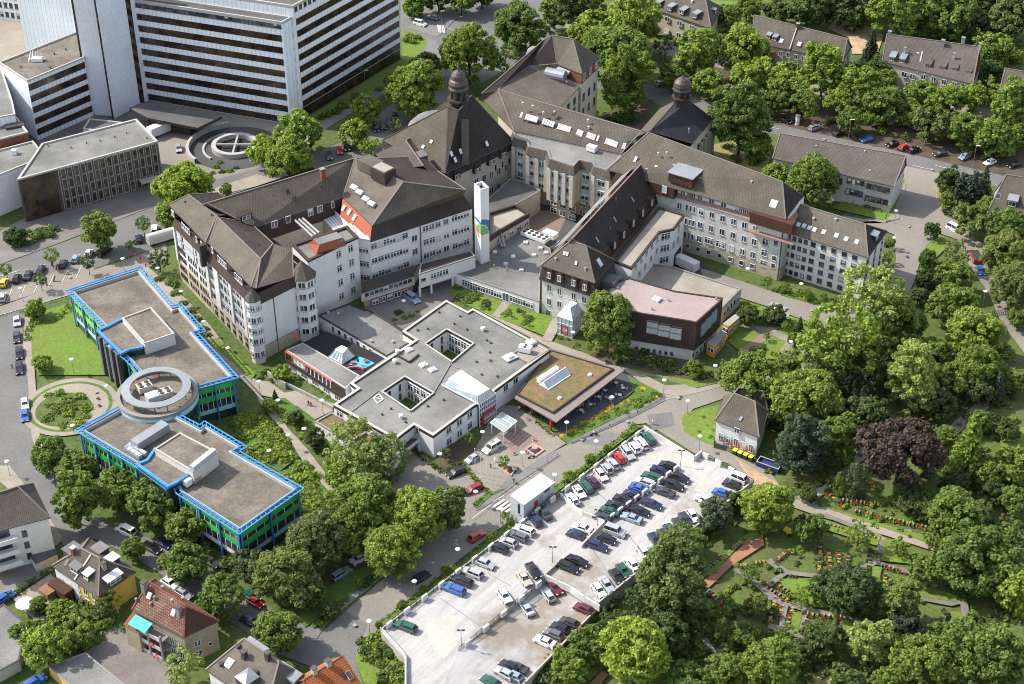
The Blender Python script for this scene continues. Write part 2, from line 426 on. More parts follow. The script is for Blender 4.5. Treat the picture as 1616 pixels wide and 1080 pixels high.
def skylights(b,f,pts,w=.8,h=1.2,mat='glasspale',frame='gutter',lift=.12,name='skylight'):
 a,n,x,y=pframe(f)
 for p in pts:
  c=onplane(a,n,*p);m=MB()
  m.obox(c+n*.02,x,y,n,w/2+.12,h/2+.12,lift,0);m.obox(c+n*(lift+.04),x,y,n,w/2,h/2,.04,1)
  m.build(name,[M[frame],M[mat]],b)
def chimney(b,f,pts,w=.7,h=1.6,mat='brick',cap='coping',d=None,name='chimney'):
 a,n,x,y=pframe(f);d=d or w
 for p in pts:
  c=onplane(a,n,*p);m=MB();yy=UZ.cross(x)
  m.obox(c+V3((0,0,h/2-.4)),x,yy,UZ,w/2,d/2,h/2+.4,0)
  m.obox(c+V3((0,0,h+.08)),x,yy,UZ,w/2+.1,d/2+.1,.08,1)
  m.build(name,[M[mat],M[cap]],b)
def pots(b,f,pts,r=.18,h=.7,mat='metal',name='roof_vent'):
 a,n,x,y=pframe(f)
 for p in pts:
  c=onplane(a,n,*p);m=MB();m.cyl(c-V3((0,0,.2)),c+V3((0,0,h)),r,r,8);m.cyl(c+V3((0,0,h)),c+V3((0,0,h+.12)),r*1.6,r*1.2,8);m.build(name,M[mat],b)
def dormer(b,f,pts,w=1.8,h=1.5,roof='zinc',side='gutter',style='w2',cheek=None,name='dormer',slope=.15):
 """box dormer on roof face f; pts = photo pixels of the middle of its window's sill"""
 a,n,x,y=pframe(f);nh=V3((n.x,n.y,0)).normalized();tan=n.z/max(1e-3,math.hypot(n.x,n.y))
 for p in pts:
  c=onplane(a,n,*p);depth=h*tan/(1)if tan<6 else 3;depth=min(depth+.2,6)
  m=MB();q=lambda i,k,z:c+x*(i*w/2)-nh*k+V3((0,0,z))
  F=[q(-1,0,-.15),q(1,0,-.15),q(1,0,h),q(-1,0,h)];m.face(F,0)
  hb=h+slope*depth
  m.face([q(1,0,-.15),q(1,depth,-.15),q(1,depth,hb),q(1,0,h)],0);m.face([q(-1,depth,-.15),q(-1,0,-.15),q(-1,0,h),q(-1,depth,hb)],0)
  e=1.0+.24/w
  t=[c+x*(i*w/2*e)-nh*k+V3((0,0,z))for i,k,z in((-1,-.25,h),(1,-.25,h),(1,depth+.1,hb),(-1,depth+.1,hb))]
  m.face([v+V3((0,0,.16))for v in t],1);m.face(list(reversed(t)),1)
  for i in range(4):j=(i+1)%4;m.face([t[i],t[j],t[j]+V3((0,0,.16)),t[i]+V3((0,0,.16))],1)
  o=m.build(name,[M[side],M[roof]],b)
  rz=math.atan2(-nh.x,nh.y)+math.pi
  inst('window',window_mesh(w*.68,h*.62,style,0),c+nh*.02+V3((0,0,h*.5))-wloc(o),rz,o)
def block_box(name,label,cat,pts,z0,z1,mat,top=None,group=None,parent=None,topname='roof'):
 m=MB();m.prism(pts,z0,z1,0,1 if top else 0,bottom=True)
 o=m.build(name,[M[mat]]+([M[top]]if top else[]),parent)
 if parent is None:tag(o,label,cat,group)
 return o
def par4(a,b_,c):return[a,b_,c,a+c-b_]
def car_proto(kind):
 L,W,H,hood,roof0,roof1,tailz={'hatchback':(4.1,1.74,1.48,.88,.30,.90,.95),'sedan':(4.6,1.78,1.43,.86,.36,.72,.98),'estate':(4.7,1.78,1.5,.88,.34,.96,.95),'van':(4.9,1.9,1.95,1.05,.24,.97,1.05),'mini':(3.6,1.62,1.5,.92,.27,.93,.95)}[kind]
 hl=L/2;b=MB();w=W/2
 def prof(y,s):return None
 lo=.22
 xs=[(-hl,.45),(-hl+.06,.82),(-hl+(.12 if kind!='sedan' else.1),tailz),(hl-L*.28,hood+.04),(hl-.35,hood-.12),(hl-.04,.66),(hl,.42)]
 def ringp(y,k):
  return[V3((x*(1 if k==1 else.985),y,z))for x,z in xs]
 Lf=ringp(-w,1);Rt=ringp(w,1)
 Lt=[V3((p.x*.97,-w+.12,p.z+.04))for p in Lf];Rtt=[V3((p.x*.97,w-.12,p.z+.04))for p in Rt]
 n=len(xs)
 for i in range(n-1):
  b.face([Lf[i+1],Lf[i],Lt[i],Lt[i+1]],0,sm=True);b.face([Rt[i],Rt[i+1],Rtt[i+1],Rtt[i]],0,sm=True);b.face([Lt[i+1],Lt[i],Rtt[i],Rtt[i+1]],0,sm=True)
 b.face([V3((p.x,-w,p.z))for p in Lf]+[V3((hl-.1,-w,lo)),V3((-hl+.1,-w,lo))],0);b.face(list(reversed([V3((p.x,w,p.z))for p in Rt]+[V3((hl-.1,w,lo)),V3((-hl+.1,w,lo))])),0)
 b.face([V3((hl,-w,.42)),V3((hl,w,.42)),V3((hl-.1,w,lo)),V3((hl-.1,-w,lo))],2);b.face([V3((-hl,w,.45)),V3((-hl,-w,.45)),V3((-hl+.1,-w,lo)),V3((-hl+.1,w,lo))],2)
 body=b.mesh('body',[None,M['white'],M['darkmetal']],V3((0,0,0)))
 c=MB();x1=hl-L*.27;xr1=hl-L*(.27+.155 if kind!='van' else.36);x0=-hl+.14 if kind!='sedan' else-hl+L*.17;xr0=x0+(.32 if kind in('estate','van')else.62 if kind!='sedan' else.75)
 zb=hood+.05;zt=H-.06;wb=w-.13;wt=w-.30
 B_=[V3((x0,-wb,zb)),V3((x1,-wb,zb-.03)),V3((x1,wb,zb-.03)),V3((x0,wb,zb))];T=[V3((xr0,-wt,zt)),V3((xr1,-wt,zt)),V3((xr1,wt,zt)),V3((xr0,wt,zt))]
 for i in range(4):j=(i+1)%4;c.face([B_[i],B_[j],T[j],T[i]],0)
 cab=c.mesh('windows',[M['carglass']],V3((0,0,0)))
 r=MB();r.prism([V3((xr0-.05,-wt-.03,0)),V3((xr1+.08,-wt-.03,0)),V3((xr1+.08,wt+.03,0)),V3((xr0-.05,wt+.03,0))],zt-.03,zt+.05)
 for i in range(4):r.bar(B_[i],T[i],.09,.09)
 xm=(x0+x1)/2;xmt=(xr0+xr1)/2
 for s_ in(-1,1):r.bar(V3((xm,s_*wb,zb)),V3((xmt,s_*wt,zt)),.07,.1)
 roof=r.mesh('roof',[None],V3((0,0,0)))
 wh=MB();wh.cyl(V3((0,-.1,0)),V3((0,.1,0)),.32,.32,12,0);wh.cyl(V3((0,-.115,0)),V3((0,.115,0)),.19,.19,10,1)
 wheel=wh.mesh('wheel',[M['tyre'],M['rim']],V3((0,0,0)))
 hd=MB();hd.obox((0,0,0),V3((1,0,0)),V3((0,1,0)),UZ,.06,.2,.09)
 head=hd.mesh('headlight',[M['lampglass']],V3((0,0,0)));tail=hd.mesh('tail_light',[M['redlamp']],V3((0,0,0)))
 return dict(L=L,w=w,hl=hl,body=body,cab=cab,roof=roof,wheel=wheel,head=head,tail=tail,tz=tailz)
M['carglass']=glassy('carglass',(.012,.014,.016),(.05,.055,.06),.8,.08);M['tyre']=plain('tyre',(.012,.012,.012),.9);M['rim']=plain('rim',(.35,.36,.37),.35,.6)
M['lampglass']=plain('lampglass',(.75,.76,.78),.15);M['redlamp']=plain('redlamp',(.35,.01,.01),.25)
def paint(name,c,metal=.0,rough=.28):M['car_'+name]=plain('car_'+name,c,rough,metal,.5,.6)
for n_,c_ in dict(black=(.008,.008,.01),charcoal=(.03,.032,.036),grey=(.13,.135,.14),silver=(.42,.43,.44),white=(.74,.74,.73),navy=(.012,.018,.06),blue=(.03,.10,.36),green=(.01,.075,.05),red=(.42,.012,.015),crimson=(.20,.01,.018),yellow=(.75,.50,.02),purple=(.05,.012,.05),cream=(.60,.58,.48),beige=(.40,.36,.28),lightblue=(.28,.36,.45),orange=(.6,.2,.02),wine=(.10,.012,.018)).items():paint(n_,c_,.3 if n_ in('silver','grey','lightblue')else 0)
PROTO={}
def car(x,y,hx,hy,color,kind,label,z=0,group=None,name='parked_car'):
 """car centred on photo pixel (x, y); (hx, hy) = pixel direction its nose points to"""
 if kind not in PROTO:PROTO[kind]=car_proto(kind)
 P=PROTO[kind];p=G(x,y,z+.7);p.z=z;q=G(x+hx,y+hy,z+.7)-p;rz=math.atan2(q.y,q.x)
 o=inst(name,P['body'],p,rz,mat={0:M['car_'+color]});tag(o,label,'van' if kind=='van' else 'car',group)
 inst('windows',P['cab'],(0,0,0),0,o);inst('roof',P['roof'],(0,0,0),0,o,mat={0:M['car_'+color]})
 for sx in(-.31,.31):
  for sy in(-1,1):inst('wheel',P['wheel'],(sx*P['L'],sy*(P['w']-.08),.32),0,o)
 for sy in(-1,1):inst('headlight',P['head'],(P['hl']-.06,sy*(P['w']-.3),.66),0,o);inst('tail_light',P['tail'],(-P['hl']+.04,sy*(P['w']-.26),.78),0,o)
 return o
def rsph(r):
 while True:
  v=V3((r.uniform(-1,1),r.uniform(-1,1),r.uniform(-1,1)))
  if.05<v.length<1:return v.normalized()
def leaf_cloud(m,r,centre,rad,n,size,flat_=.75,up=.55):
 for _ in range(n):
  d=rsph(r);k=rad*(r.random()**.4)
  p=centre+V3((d.x*k,d.y*k,d.z*k*flat_))
  nn=(d*.8+V3((0,0,up))+rsph(r)*.7).normalized()
  x=nn.orthogonal().normalized();a=r.uniform(0,6.28);x=(x*math.cos(a)+nn.cross(x)*math.sin(a));y=nn.cross(x)
  s=size*r.uniform(.65,1.3)
  m.v+=[p-x*s-y*s*.62,p+x*s-y*s*.45,p+x*s*.8+y*s*.6,p-x*s*.75+y*s*.5];i=len(m.v)-4
  m.f.append([i,i+1,i+2,i+3]);m.m.append(0);m.sm.append(False);m.uv.append([(0,0),(1,0),(1,1),(0,1)])
def crown_mesh(seed,shape,n_cl=70,per=55,leaf=.052):
 """unit crown: about radius 1, centre at origin"""
 r=random.Random(seed);m=MB()
 if shape in('round','tall','loose','wide'):
  sub=[(V3((0,0,-.05)),.74)]
  for i in range(9 if shape!='loose' else 8):
   d=rsph(r);d.z=d.z*.75+.12
   sub.append((d*r.uniform(.42,.66),r.uniform(.27,.45)))
  zs={'round':1.0,'tall':1.38,'loose':1.2,'wide':.85}[shape]
  for i in range(n_cl):
   c,rad=sub[r.randrange(len(sub))]if r.random()<.82 else sub[0]
   d=rsph(r)
   if d.z<-.45 and r.random()<.5:d.z=-d.z
   p=c+d*rad;p=V3((p.x,p.y,p.z*zs))
   cr=r.uniform(.10,.20)*(1 if n_cl<180 else.8)*(1.05 if shape!='loose' else.85)
   leaf_cloud(m,r,p,cr,int(per*(cr/(.16 if n_cl<180 else.128))**2),leaf)
 elif shape=='cone':
  H=2.6
  for t in range(22):
   f=t/21;z=-1.2+H*f;R=(1-f)**.85*.82+.03;k=max(3,int(15*(1-f)+3))
   for j in range(k):
    a=6.283*j/k+r.uniform(-.25,.25);L=R*r.uniform(.75,1.12)
    for q in range(5):
     g=L*(.25+.75*(q+.5)/5);p=V3((math.cos(a)*g,math.sin(a)*g,z-.22*g+r.uniform(-.03,.03)))
     leaf_cloud(m,r,p,.085,5,leaf*.95,.4,.8)
 elif shape=='column':
  for t in range(70):
   f=r.random();z=-1.5+3*f;R=.30*math.sin(math.pi*min(1,.12+f*.80))**.6;a=r.uniform(0,6.28)
   leaf_cloud(m,r,V3((math.cos(a)*R,math.sin(a)*R,z)),.15,26,leaf*.7,1.6,.3)
 elif shape=='weeping':
  for i in range(34):
   a=r.uniform(0,6.28);R=r.uniform(.25,1);z0=.9*(1-R**2*.55)
   for q in range(11):
    z=z0-q*.13*r.uniform(.8,1.2);leaf_cloud(m,r,V3((math.cos(a)*R*(1+.01*q),math.sin(a)*R*(1+.01*q),z)),.11,11,leaf*.8,1.3,.2)
 elif shape=='ball':
  for i in range(46):
   d=rsph(r);leaf_cloud(m,r,d*.78,.24,22,.075,1,.3)
 elif shape=='shrub':
  for i in range(34):
   d=rsph(r);d.z=abs(d.z);p=V3((d.x*r.uniform(.3,.85),d.y*r.uniform(.3,.85),d.z*r.uniform(.3,.75)-.1))
   leaf_cloud(m,r,p*1.12,r.uniform(.24,.38),26,.1,.85,.5)
 elif shape=='bed':
  for i in range(60):
   d=V3((r.uniform(-1,1),r.uniform(-1,1),r.uniform(0,.22)))
   leaf_cloud(m,r,d,.2,12,.085,.7,.6)
 return m
CROWN={}
def crown(shape,i,colour,big=False):
 k=(shape,i,colour,big)
 if k not in CROWN:
  if(shape,i,big)not in CROWN:
   CROWN[(shape,i,big)]=crown_mesh(i*37+len(shape)*101+big*7,shape,**({'n_cl':300,'per':62,'leaf':.036}if big and shape!='loose' else{'n_cl':190,'per':46,'leaf':.034}if big else{'n_cl':150,'per':50,'leaf':.058}if shape in('round','tall','wide')else{'n_cl':84,'per':30,'leaf':.05}if shape=='loose' else{}))
  CROWN[k]=CROWN[(shape,i,big)].mesh('crown',[LEAF[colour]],V3((0,0,0)))
 return CROWN[k]
TRUNK={}
def trunk_mesh(i):
 """unit trunk: z from 0 (ground) to 1 (crown centre), limbs up into the crown"""
 if i not in TRUNK:
  r=random.Random(i+50);m=MB()
  m.cyl((0,0,-.05),(.01,.0,.45),.045,.032,8);m.cyl((.01,0,.45),(0,.01,.95),.032,.012,7)
  for k in range(7):
   a=k*.9+r.uniform(-.2,.2);z=r.uniform(.42,.75);e=V3((math.cos(a)*r.uniform(.2,.4),math.sin(a)*r.uniform(.2,.4),z+r.uniform(.2,.45)))
   s=V3((0,0,z));mid=s+(e-s)*.5+V3((0,0,-.03));m.cyl(s,mid,.02,.013,6);m.cyl(mid,e,.013,.005,5)
  TRUNK[i]=m.mesh('trunk',[M['bark']],V3((0,0,0)))
 return TRUNK[i]
rt=random.Random(11);_ti=[0]
def tree(x,y,wpx,colour,shape,label,cat='tree',group=None,hf=None,zc=None,name=None,zs=1,ground=0):
 """tree whose crown is centred on photo pixel (x, y) and wpx photo pixels wide"""
 R=wpx*mpp(x,y)*.5
 hc={'round':1.12,'tall':1.45,'loose':1.25,'wide':.98,'cone':1.25,'column':1.5,'weeping':1.0,'ball':2.1}[shape]
 z=zc if zc is not None else max(1.2,R*(hf or hc))+ground
 p=G(x,y,z);_ti[0]+=1;i=_ti[0]%(2 if wpx>=76 else 4)
 e=empty(name or 'tree',V3((p.x,p.y,ground)),label,cat,group,rz=rt.uniform(0,6.28))
 k=R/{'column':.42,'cone':.85,'ball':.95,'weeping':1.0}.get(shape,.87)
 inst('crown',crown(shape,i,colour,wpx>=76 and shape in('round','tall','wide','loose')),(0,0,z-ground),rt.uniform(0,6.28),e,(k,k,k*zs*rt.uniform(.93,1.06)))
 inst('trunk',trunk_mesh(i),(0,0,0),0,e,(R*1.15,R*1.15,z-ground))
 return e
def shrub(x,y,wpx,colour,label,group=None,shape='shrub',zs=.8,name='shrub',cat='shrub',z0=0):
 R=wpx*mpp(x,y)*.5;p=G(x,y,z0+R*.35);_ti[0]+=1
 o=inst(name,crown(shape,_ti[0]%3,colour),(p.x,p.y,z0),rt.uniform(0,6.28),None,(R,R,R*zs));tag(o,label,cat,group);return o
def cover(polys_pts,cols,label,name='undergrowth'):
 """low planting nobody could count: ONE object of leaf clumps"""
 r=random.Random(len(polys_pts));m=MB()
 for x,y,w,c in polys_pts:
  R=w*mpp(x,y)*.5;p=G(x,y,R*.3);p.z=0;ci=cols.index(c);i0=len(m.f)
  for k in range(5):leaf_cloud(m,r,p+V3((r.uniform(-.6,.6)*R,r.uniform(-.6,.6)*R,R*r.uniform(.25,.75))),R*.55,34,.2+R*.035,.8,.6)
  for k in range(i0,len(m.f)):m.m[k]=ci
 o=m.build(name,[LEAF[c]for c in cols],None,G(*polys_pts[0][:2]));return tag(o,label,'planting',None,'stuff')
def hedge(pts,w,h,colour,label,group=None,name='hedge',z0=0,dens=1.0):
 r=random.Random(len(pts)*7+int(pts[0][0]));m=MB();P=GL(pts,z0);L=0
 o0=P[0]
 for a,b_ in zip(P,P[1:]):
  d=b_-a;L=d.length;u=d/L;s=V3((-u.y,u.x,0))
  for k in range(int(L*6*dens)+2):
   p=a+d*r.random()+s*r.uniform(-w/2,w/2)*.85+V3((0,0,r.uniform(.1,h*.88)))
   leaf_cloud(m,r,p,.38,9,.17,.8,.5)
 o=m.build(name,LEAF[colour],None,(P[0].x,P[0].y,z0));return tag(o,label,'hedge',group)
_lamp={}
def lamp(x,y,label,h=4.2,z=0,kind='disc'):
 """street lamp standing on photo pixel (x, y)"""
 p=G(x,y,z);
 if kind not in _lamp:
  m=MB();m.cyl((0,0,0),(0,0,.9),.09,.08,8);m.cyl((0,0,.9),(0,0,4.15),.06,.045,8);m.cyl((0,0,3.95),(0,0,4.15),.16,.16,8)
  d=MB()
  if kind=='disc':d.lathe((0,0,4.1),[(.02,0),(.30,.06),(.52,.16),(.55,.24),(.42,.34),(.1,.4)],14)
  else:d.obox((.5,0,4.2),V3((1,0,0)),V3((0,1,0)),UZ,.6,.14,.07)
  _lamp[kind]=(m.mesh('post',[M['metal']],V3((0,0,0))),d.mesh('lamp_head',[M['white']],V3((0,0,0))))
 e=empty('street_lamp',p,label,'street lamp','white street lamps of the grounds')
 k=h/4.3
 inst('post',_lamp[kind][0],(0,0,0),0,e,(1,1,k));inst('lamp_head',_lamp[kind][1],(0,0,4.1*(k-1)),0,e)
 return e
def person_mesh(pose,name='person'):
 """a small standing/walking/sitting figure grown from a jointed skeleton"""
 if pose=='walk':J=[((0,0,.95),.15),((0,0,1.2),.14),((0,.02,1.42),.17),((0,.03,1.56),.06),((0,.05,1.68),.105),((-.1,.22,.5),.075),((-.1,.30,.08),.05),((-.1,.42,.04),.045),((.1,-.15,.5),.075),((.1,-.38,.12),.05),((.1,-.28,.04),.045),((-.24,-.02,1.38),.06),((-.27,-.16,1.12),.045),((-.25,-.12,.88),.04),((.24,.02,1.38),.06),((.27,.14,1.12),.045),((.25,.3,.92),.04)]
 elif pose=='sit':J=[((0,0,.5),.16),((0,-.02,.78),.14),((0,0,1.0),.17),((0,.02,1.13),.06),((0,.05,1.25),.105),((-.1,.4,.5),.08),((-.1,.42,.1),.05),((-.1,.54,.05),.045),((.1,.4,.5),.08),((.1,.42,.1),.05),((.1,.54,.05),.045),((-.24,0,.97),.06),((-.28,.14,.74),.045),((-.16,.36,.7),.04),((.24,0,.97),.06),((.28,.14,.74),.045),((.16,.36,.7),.04)]
 else:J=[((0,0,.95),.15),((0,0,1.2),.14),((0,0,1.42),.17),((0,0,1.56),.06),((0,.02,1.68),.105),((-.1,.02,.5),.075),((-.11,0,.08),.05),((-.12,.12,.04),.045),((.1,.02,.5),.075),((.11,0,.08),.05),((.12,.12,.04),.045),((-.24,0,1.38),.06),((-.28,0,1.12),.045),((-.26,.08,.88),.04),((.24,0,1.38),.06),((.28,0,1.12),.045),((.26,.08,.88),.04)]
 E=[(0,1),(1,2),(2,3),(3,4),(0,5),(5,6),(6,7),(0,8),(8,9),(9,10),(2,11),(11,12),(12,13),(2,14),(14,15),(15,16)]
 me=bpy.data.meshes.new(name);me.from_pydata([j[0]for j in J],E,[])
 o=bpy.data.objects.new(name,me);COL.objects.link(o)
 md=o.modifiers.new('Skin','SKIN')
 for i,(p,r_)in enumerate(J):me.skin_vertices[0].data[i].radius=(r_,r_*(.8 if i in(1,2)else 1));me.skin_vertices[0].data[i].use_root=(i==0)
 s=o.modifiers.new('Subsurf','SUBSURF');s.levels=1;s.render_levels=1
 dg=bpy.context.evaluated_depsgraph_get();m2=bpy.data.meshes.new_from_object(o.evaluated_get(dg))
 bpy.data.objects.remove(o)
 for mm in('cloth','trouser','skin','hair'):m2 .materials.append(None)
 hz=1.6 if pose!='sit' else 1.17;wz=.98 if pose!='sit' else.56
 for f in m2 .polygons:
  c=f.center;f.use_smooth=True
  f.material_index=3 if c.z>hz+.06 and c.y<.06 or c.z>hz+.13 else 2 if c.z>hz-.1 else 1 if c.z<wz and abs(c.x)<.215 else 2 if(abs(c.x)>.2 and c.z<wz+.0)else 0
 return m2
M['skin']=plain('skin',(.45,.28,.2),.6);M['hair']=plain('hair',(.05,.03,.02),.7)
for n_,c_ in dict(white=(.75,.75,.75),black=(.02,.02,.022),red=(.5,.04,.04),blue=(.06,.12,.35),jeans=(.06,.09,.17),pink=(.6,.25,.3),khaki=(.3,.26,.17),green=(.05,.25,.1)).items():M['cloth_'+n_]=plain('cloth_'+n_,c_,.9)
_pm={}
def person(x,y,pose,top,legs,label,rz=0,z=0,group=None):
 if pose not in _pm:_pm[pose]=person_mesh(pose)
 o=inst('person',_pm[pose],G(x,y,z),rz,mat={0:M['cloth_'+top],1:M['cloth_'+legs],2:M['skin'],3:M['hair']});return tag(o,label,'person',group)
def ground(name,pts,z,mat,udir=None,kind='structure',holes=(),kerb=0,label=None,cat=None):
 P=ccw(GL(pts,z));m=MB();H=[[p for p in reversed(ccw(GL(h,z)))]for h in holes]
 m.sheet([P]+H,0,V3(udir)if udir else P[1]-P[0])
 mats=[M[mat]]
 if kerb:
  n=len(P)
  for i in range(n):
   a,c=P[i],P[(i+1)%n];m.face([V3((a.x,a.y,-.05)),V3((c.x,c.y,-.05)),c,a],1)
   if kerb>1:m.bar(a+V3((0,0,.0)),c+V3((0,0,.0)),.22,.06,1)
  mats.append(M['kerb'])
 o=m.build(name,mats,None,(P[0].x,P[0].y,0));
 return tag(o,label,cat,None,kind)
# ================================================================ ground, streets, paths, lawns
_lz=[0.02]
def gs(name,pts,mat,kerb=0,raise_=0,udir=None):
 _lz[0]+=.004
 return ground(name,pts,_lz[0]+raise_,mat,udir,kerb=kerb)
def strip(name,pts,w,mat,raise_=0):
 """path of constant width along photo points"""
 _lz[0]+=.004;P=GL(pts,0);m=MB();L=[];R=[]
 for i,p in enumerate(P):
  d=(P[min(i+1,len(P)-1)]-P[max(i-1,0)]);d.z=0;d.normalize();s=V3((-d.y,d.x,0))
  L.append(p+s*w/2);R.append(p-s*w/2)
 for i in range(len(P)-1):m.face([V3((q.x,q.y,_lz[0]+raise_))for q in(R[i],R[i+1],L[i+1],L[i])],0,P[-1]-P[0])
 return tag(m.build(name,M[mat],None,(P[0].x,P[0].y,0)),kind='structure')
def line(pts,w=.16,name='road_marking'):return strip(name,pts,w,'paint',.05)
ground('terrain',[(-1500,-260),(3100,-260),(2500,1500),(-900,1500)],0,'ground')
gs('cemetery_ground',[(1180,770),(1240,745),(1310,640),(1400,560),(1700,500),(1760,1180),(820,1180),(945,960)],'bedground')
gs('street',[(-80,500),(-80,442),(0,419),(140,368),(255,318),(330,285),(420,262),(500,240),(545,222),(600,180),(645,140),(690,98),(632,60),(632,-60),(990,-60),(905,20),(880,45),(850,78),(800,108),(745,140),(700,175),(650,205),(610,235),(560,255),(470,285),(330,322),(262,352),(262,385),(205,405),(130,430),(60,455),(0,478)],'asphalt')
gs('avenue',[(850,60),(940,108),(1010,128),(1130,163),(1212,193),(1400,235),(1616,285),(1720,305),(1720,335),(1616,304),(1432,264),(1230,214),(1120,190),(1000,152),(930,137),(850,92)],'asphalt')
gs('avenue',[(890,36),(1010,78),(1180,118),(1300,155),(1616,197),(1720,207),(1720,190),(1616,178),(1300,138),(1180,102),(1010,60),(900,20)],'road_light')
gs('avenue_verge',[(1130,163),(1212,193),(1400,235),(1616,285),(1720,305),(1720,209),(1616,199),(1300,157),(1180,120),(1100,100)],'earth')
gs('court',[(57,235),(57,215),(140,175),(225,150),(460,172),(478,188),(240,240),(60,260)],'greypath');gs('court',[(243,335),(250,225),(225,205),(240,150),(455,180),(478,192),(502,212),(478,243),(420,262),(330,287)],'road_light')
gs('court',[(-40,40),(120,60),(125,20),(60,-30),(-60,-30)],'path');gs('court',[(-40,110),(-40,30),(44,40),(60,75),(0,100)],'path')
gs('pavement',[(-80,445),(0,417),(92,384),(250,322),(262,285),(252,280),(95,330),(37,345),(0,365),(-80,395)],'greypath',1,.1)
gs('pavement',[(500,197),(664,84),(674,68),(668,58),(690,66),(704,90),(684,101),(505,209)],'pavegrey',1,.1)
gs('tower_lawn',[(477,192),(500,197),(590,147),(640,104),(664,84),(674,68),(668,58),(645,48),(634,50),(634,93)],'lawn',0,.13)
gs('pavement',[(960,-40),(905,18),(890,45),(905,52),(930,20),(1000,-40)],'paving',1,.1)
gs('pavement',[(780,-40),(755,-10),(700,50),(690,58),(632,40),(632,20),(690,35),(740,-40)],'pavegrey',1,.1)
gs('sand_yard',[(640,205),(690,170),(720,150),(700,180),(660,215),(625,235),(598,232)],'sandfloor')
gs('pavement',[(330,300),(405,275),(440,285),(380,300),(345,308)],'path',1,.1)
for a,b_ in(((632,23),(662,32)),((632,29),(650,35)),((668,40),(690,47)),((700,42),(724,52)),((866,4),(878,7)),((862,35),(870,37)),((0,437),(30,428)),((12,446),(35,438)),((1212,201),(1232,205)),((1440,262),(1475,270)),((1476,262),(1500,268)),((1310,229),(1330,233))):line([a,b_],.18)
for i in range(5):line([(690+i*2.3,40+i*0.3),(707-8+i*2.3-6,52+i*.3)],.3)
gs('parking_bay',[(-60,475),(0,462),(60,438),(135,412),(150,425),(60,462),(0,482),(-60,500)],'road_light')
gs('carriageway',[(-60,525),(0,497),(120,463),(218,430),(265,408),(262,385),(205,408),(130,432),(60,462),(0,484),(-60,502)],'road_light')
for i in range(6):line([(10+i*22,478-i*7.5),(19+i*22,458-i*7.5)],.14)
gs('side_street',[(-60,520),(25,492),(46,500),(52,560),(56,620),(62,690),(78,740),(112,790),(170,828),(235,848),(300,880),(370,928),(430,962),(480,985),(505,1000),(490,1052),(440,1032),(380,992),(300,935),(215,882),(150,850),(105,868),(60,800),(20,745),(-60,705)],'asphalt')
gs('pavement',[(40,500),(47,500),(53,560),(57,620),(63,690),(80,742),(74,752),(50,690),(44,600),(36,540)],'path',1,.1)
gs('pavement',[(-60,735),(15,735),(60,790),(100,850),(85,862),(50,800),(0,760),(-60,760)],'path',1,.1)
gs('forecourt_road',[(505,1000),(545,965),(615,905),(700,835),(745,800),(800,755),(850,725),(905,697),(960,668),(1047,632),(1108,612),(1150,606),(1230,590),(1275,570),(1300,580),(1260,602),(1200,616),(1148,627),(1095,645),(1078,662),(1078,680),(1130,702),(1165,722),(1215,745),(1230,765),(1195,765),(1150,732),(1095,715),(1020,668),(1003,670),(940,722),(880,765),(800,825),(730,880),(650,945),(600,988),(575,1020),(560,1050),(580,1100),(520,1100),(490,1052)],'road_light')
gs('yard',[(1160,722),(1230,765),(1205,790),(1185,760)],'sandfloor')
gs('road_patch',[(915,700),(960,680),(995,690),(960,705)],'pavegrey');gs('road_patch',[(1020,655),(1060,650),(1065,672),(1030,680)],'asphalt');gs('road_patch',[(505,1000),(545,965),(580,985),(560,1040),(580,1100),(520,1100),(490,1052)],'asphalt')
gs('plaza',[(727,727),(745,715),(760,690),(772,664),(783,640),(812,640),(860,672),(893,700),(800,757),(775,782),(768,770)],'paving',1,.08)
gs('plaza_square',[(786,692),(815,673),(848,692),(812,716)],'pavered',0,.085)
gs('footway',[(745,800),(775,782),(800,757),(876,711),(882,719),(815,763),(770,797),(752,806)],'pavegrey',1,.1)
gs('footway',[(893,700),(960,666),(1010,642),(1049,622),(1050,632),(1005,655),(960,676),(903,700)],'pavegrey',1,.1)
gs('drive_court',[(622,745),(650,712),(672,720),(698,748),(730,736),(772,780),(746,800),(715,825),(690,800),(640,795),(612,775)],'road_light')
gs('footway',[(520,975),(560,945),(620,895),(615,888),(560,930),(505,968),(488,990),(480,1005),(500,1008)],'pavegrey',1,.1)
gs('garden_path',[(380,598),(404,622),(409,635),(429,660),(456,690),(469,715),(479,730),(509,765),(527,785),(541,776),(514,747),(486,710),(454,675),(434,647),(414,628),(404,600),(385,583),(368,570),(352,585)],'path')
gs('garden_path',[(404,600),(424,602),(449,620),(466,617),(527,637),(526,648),(497,662),(470,642),(430,628),(404,622)],'path')
strip('garden_path',[(222,426),(250,452),(285,480),(320,520),(350,560),(375,586)],4.2,'path')
gs('garden_path',[(255,455),(282,466),(292,482),(268,482)],'path')
gs('garden_path',[(738,478),(800,506),(860,535),(930,560),(1010,588),(1049,608),(1108,606),(1150,598),(1150,608),(1049,632),(1036,622),(985,584),(868,549),(746,485)],'path')
gs('cafe_terrace',[(985,584),(1010,604),(995,622),(960,645),(900,684),(880,690),(878,666)],'asphalt_dark');gs('terrace_bed',[(990,592),(1036,616),(1049,624),(1010,643),(960,665),(895,699),(882,690),(920,668),(968,642),(1003,620)],'grass');gs('garden_path',[(868,549),(985,584),(878,666),(812,628)],'pavegrey')  # terrace floor coloured dark to carry the roof's shade beyond its cast shadow
gs('driveway',[(568,492),(590,478),(661,446),(722,430),(730,452),(714,475),(704,474),(640,522),(618,510)],'greypath')
gs('driveway',[(1070,402),(1090,400),(1130,432),(1118,448),(1040,420)],'asphalt_dark')
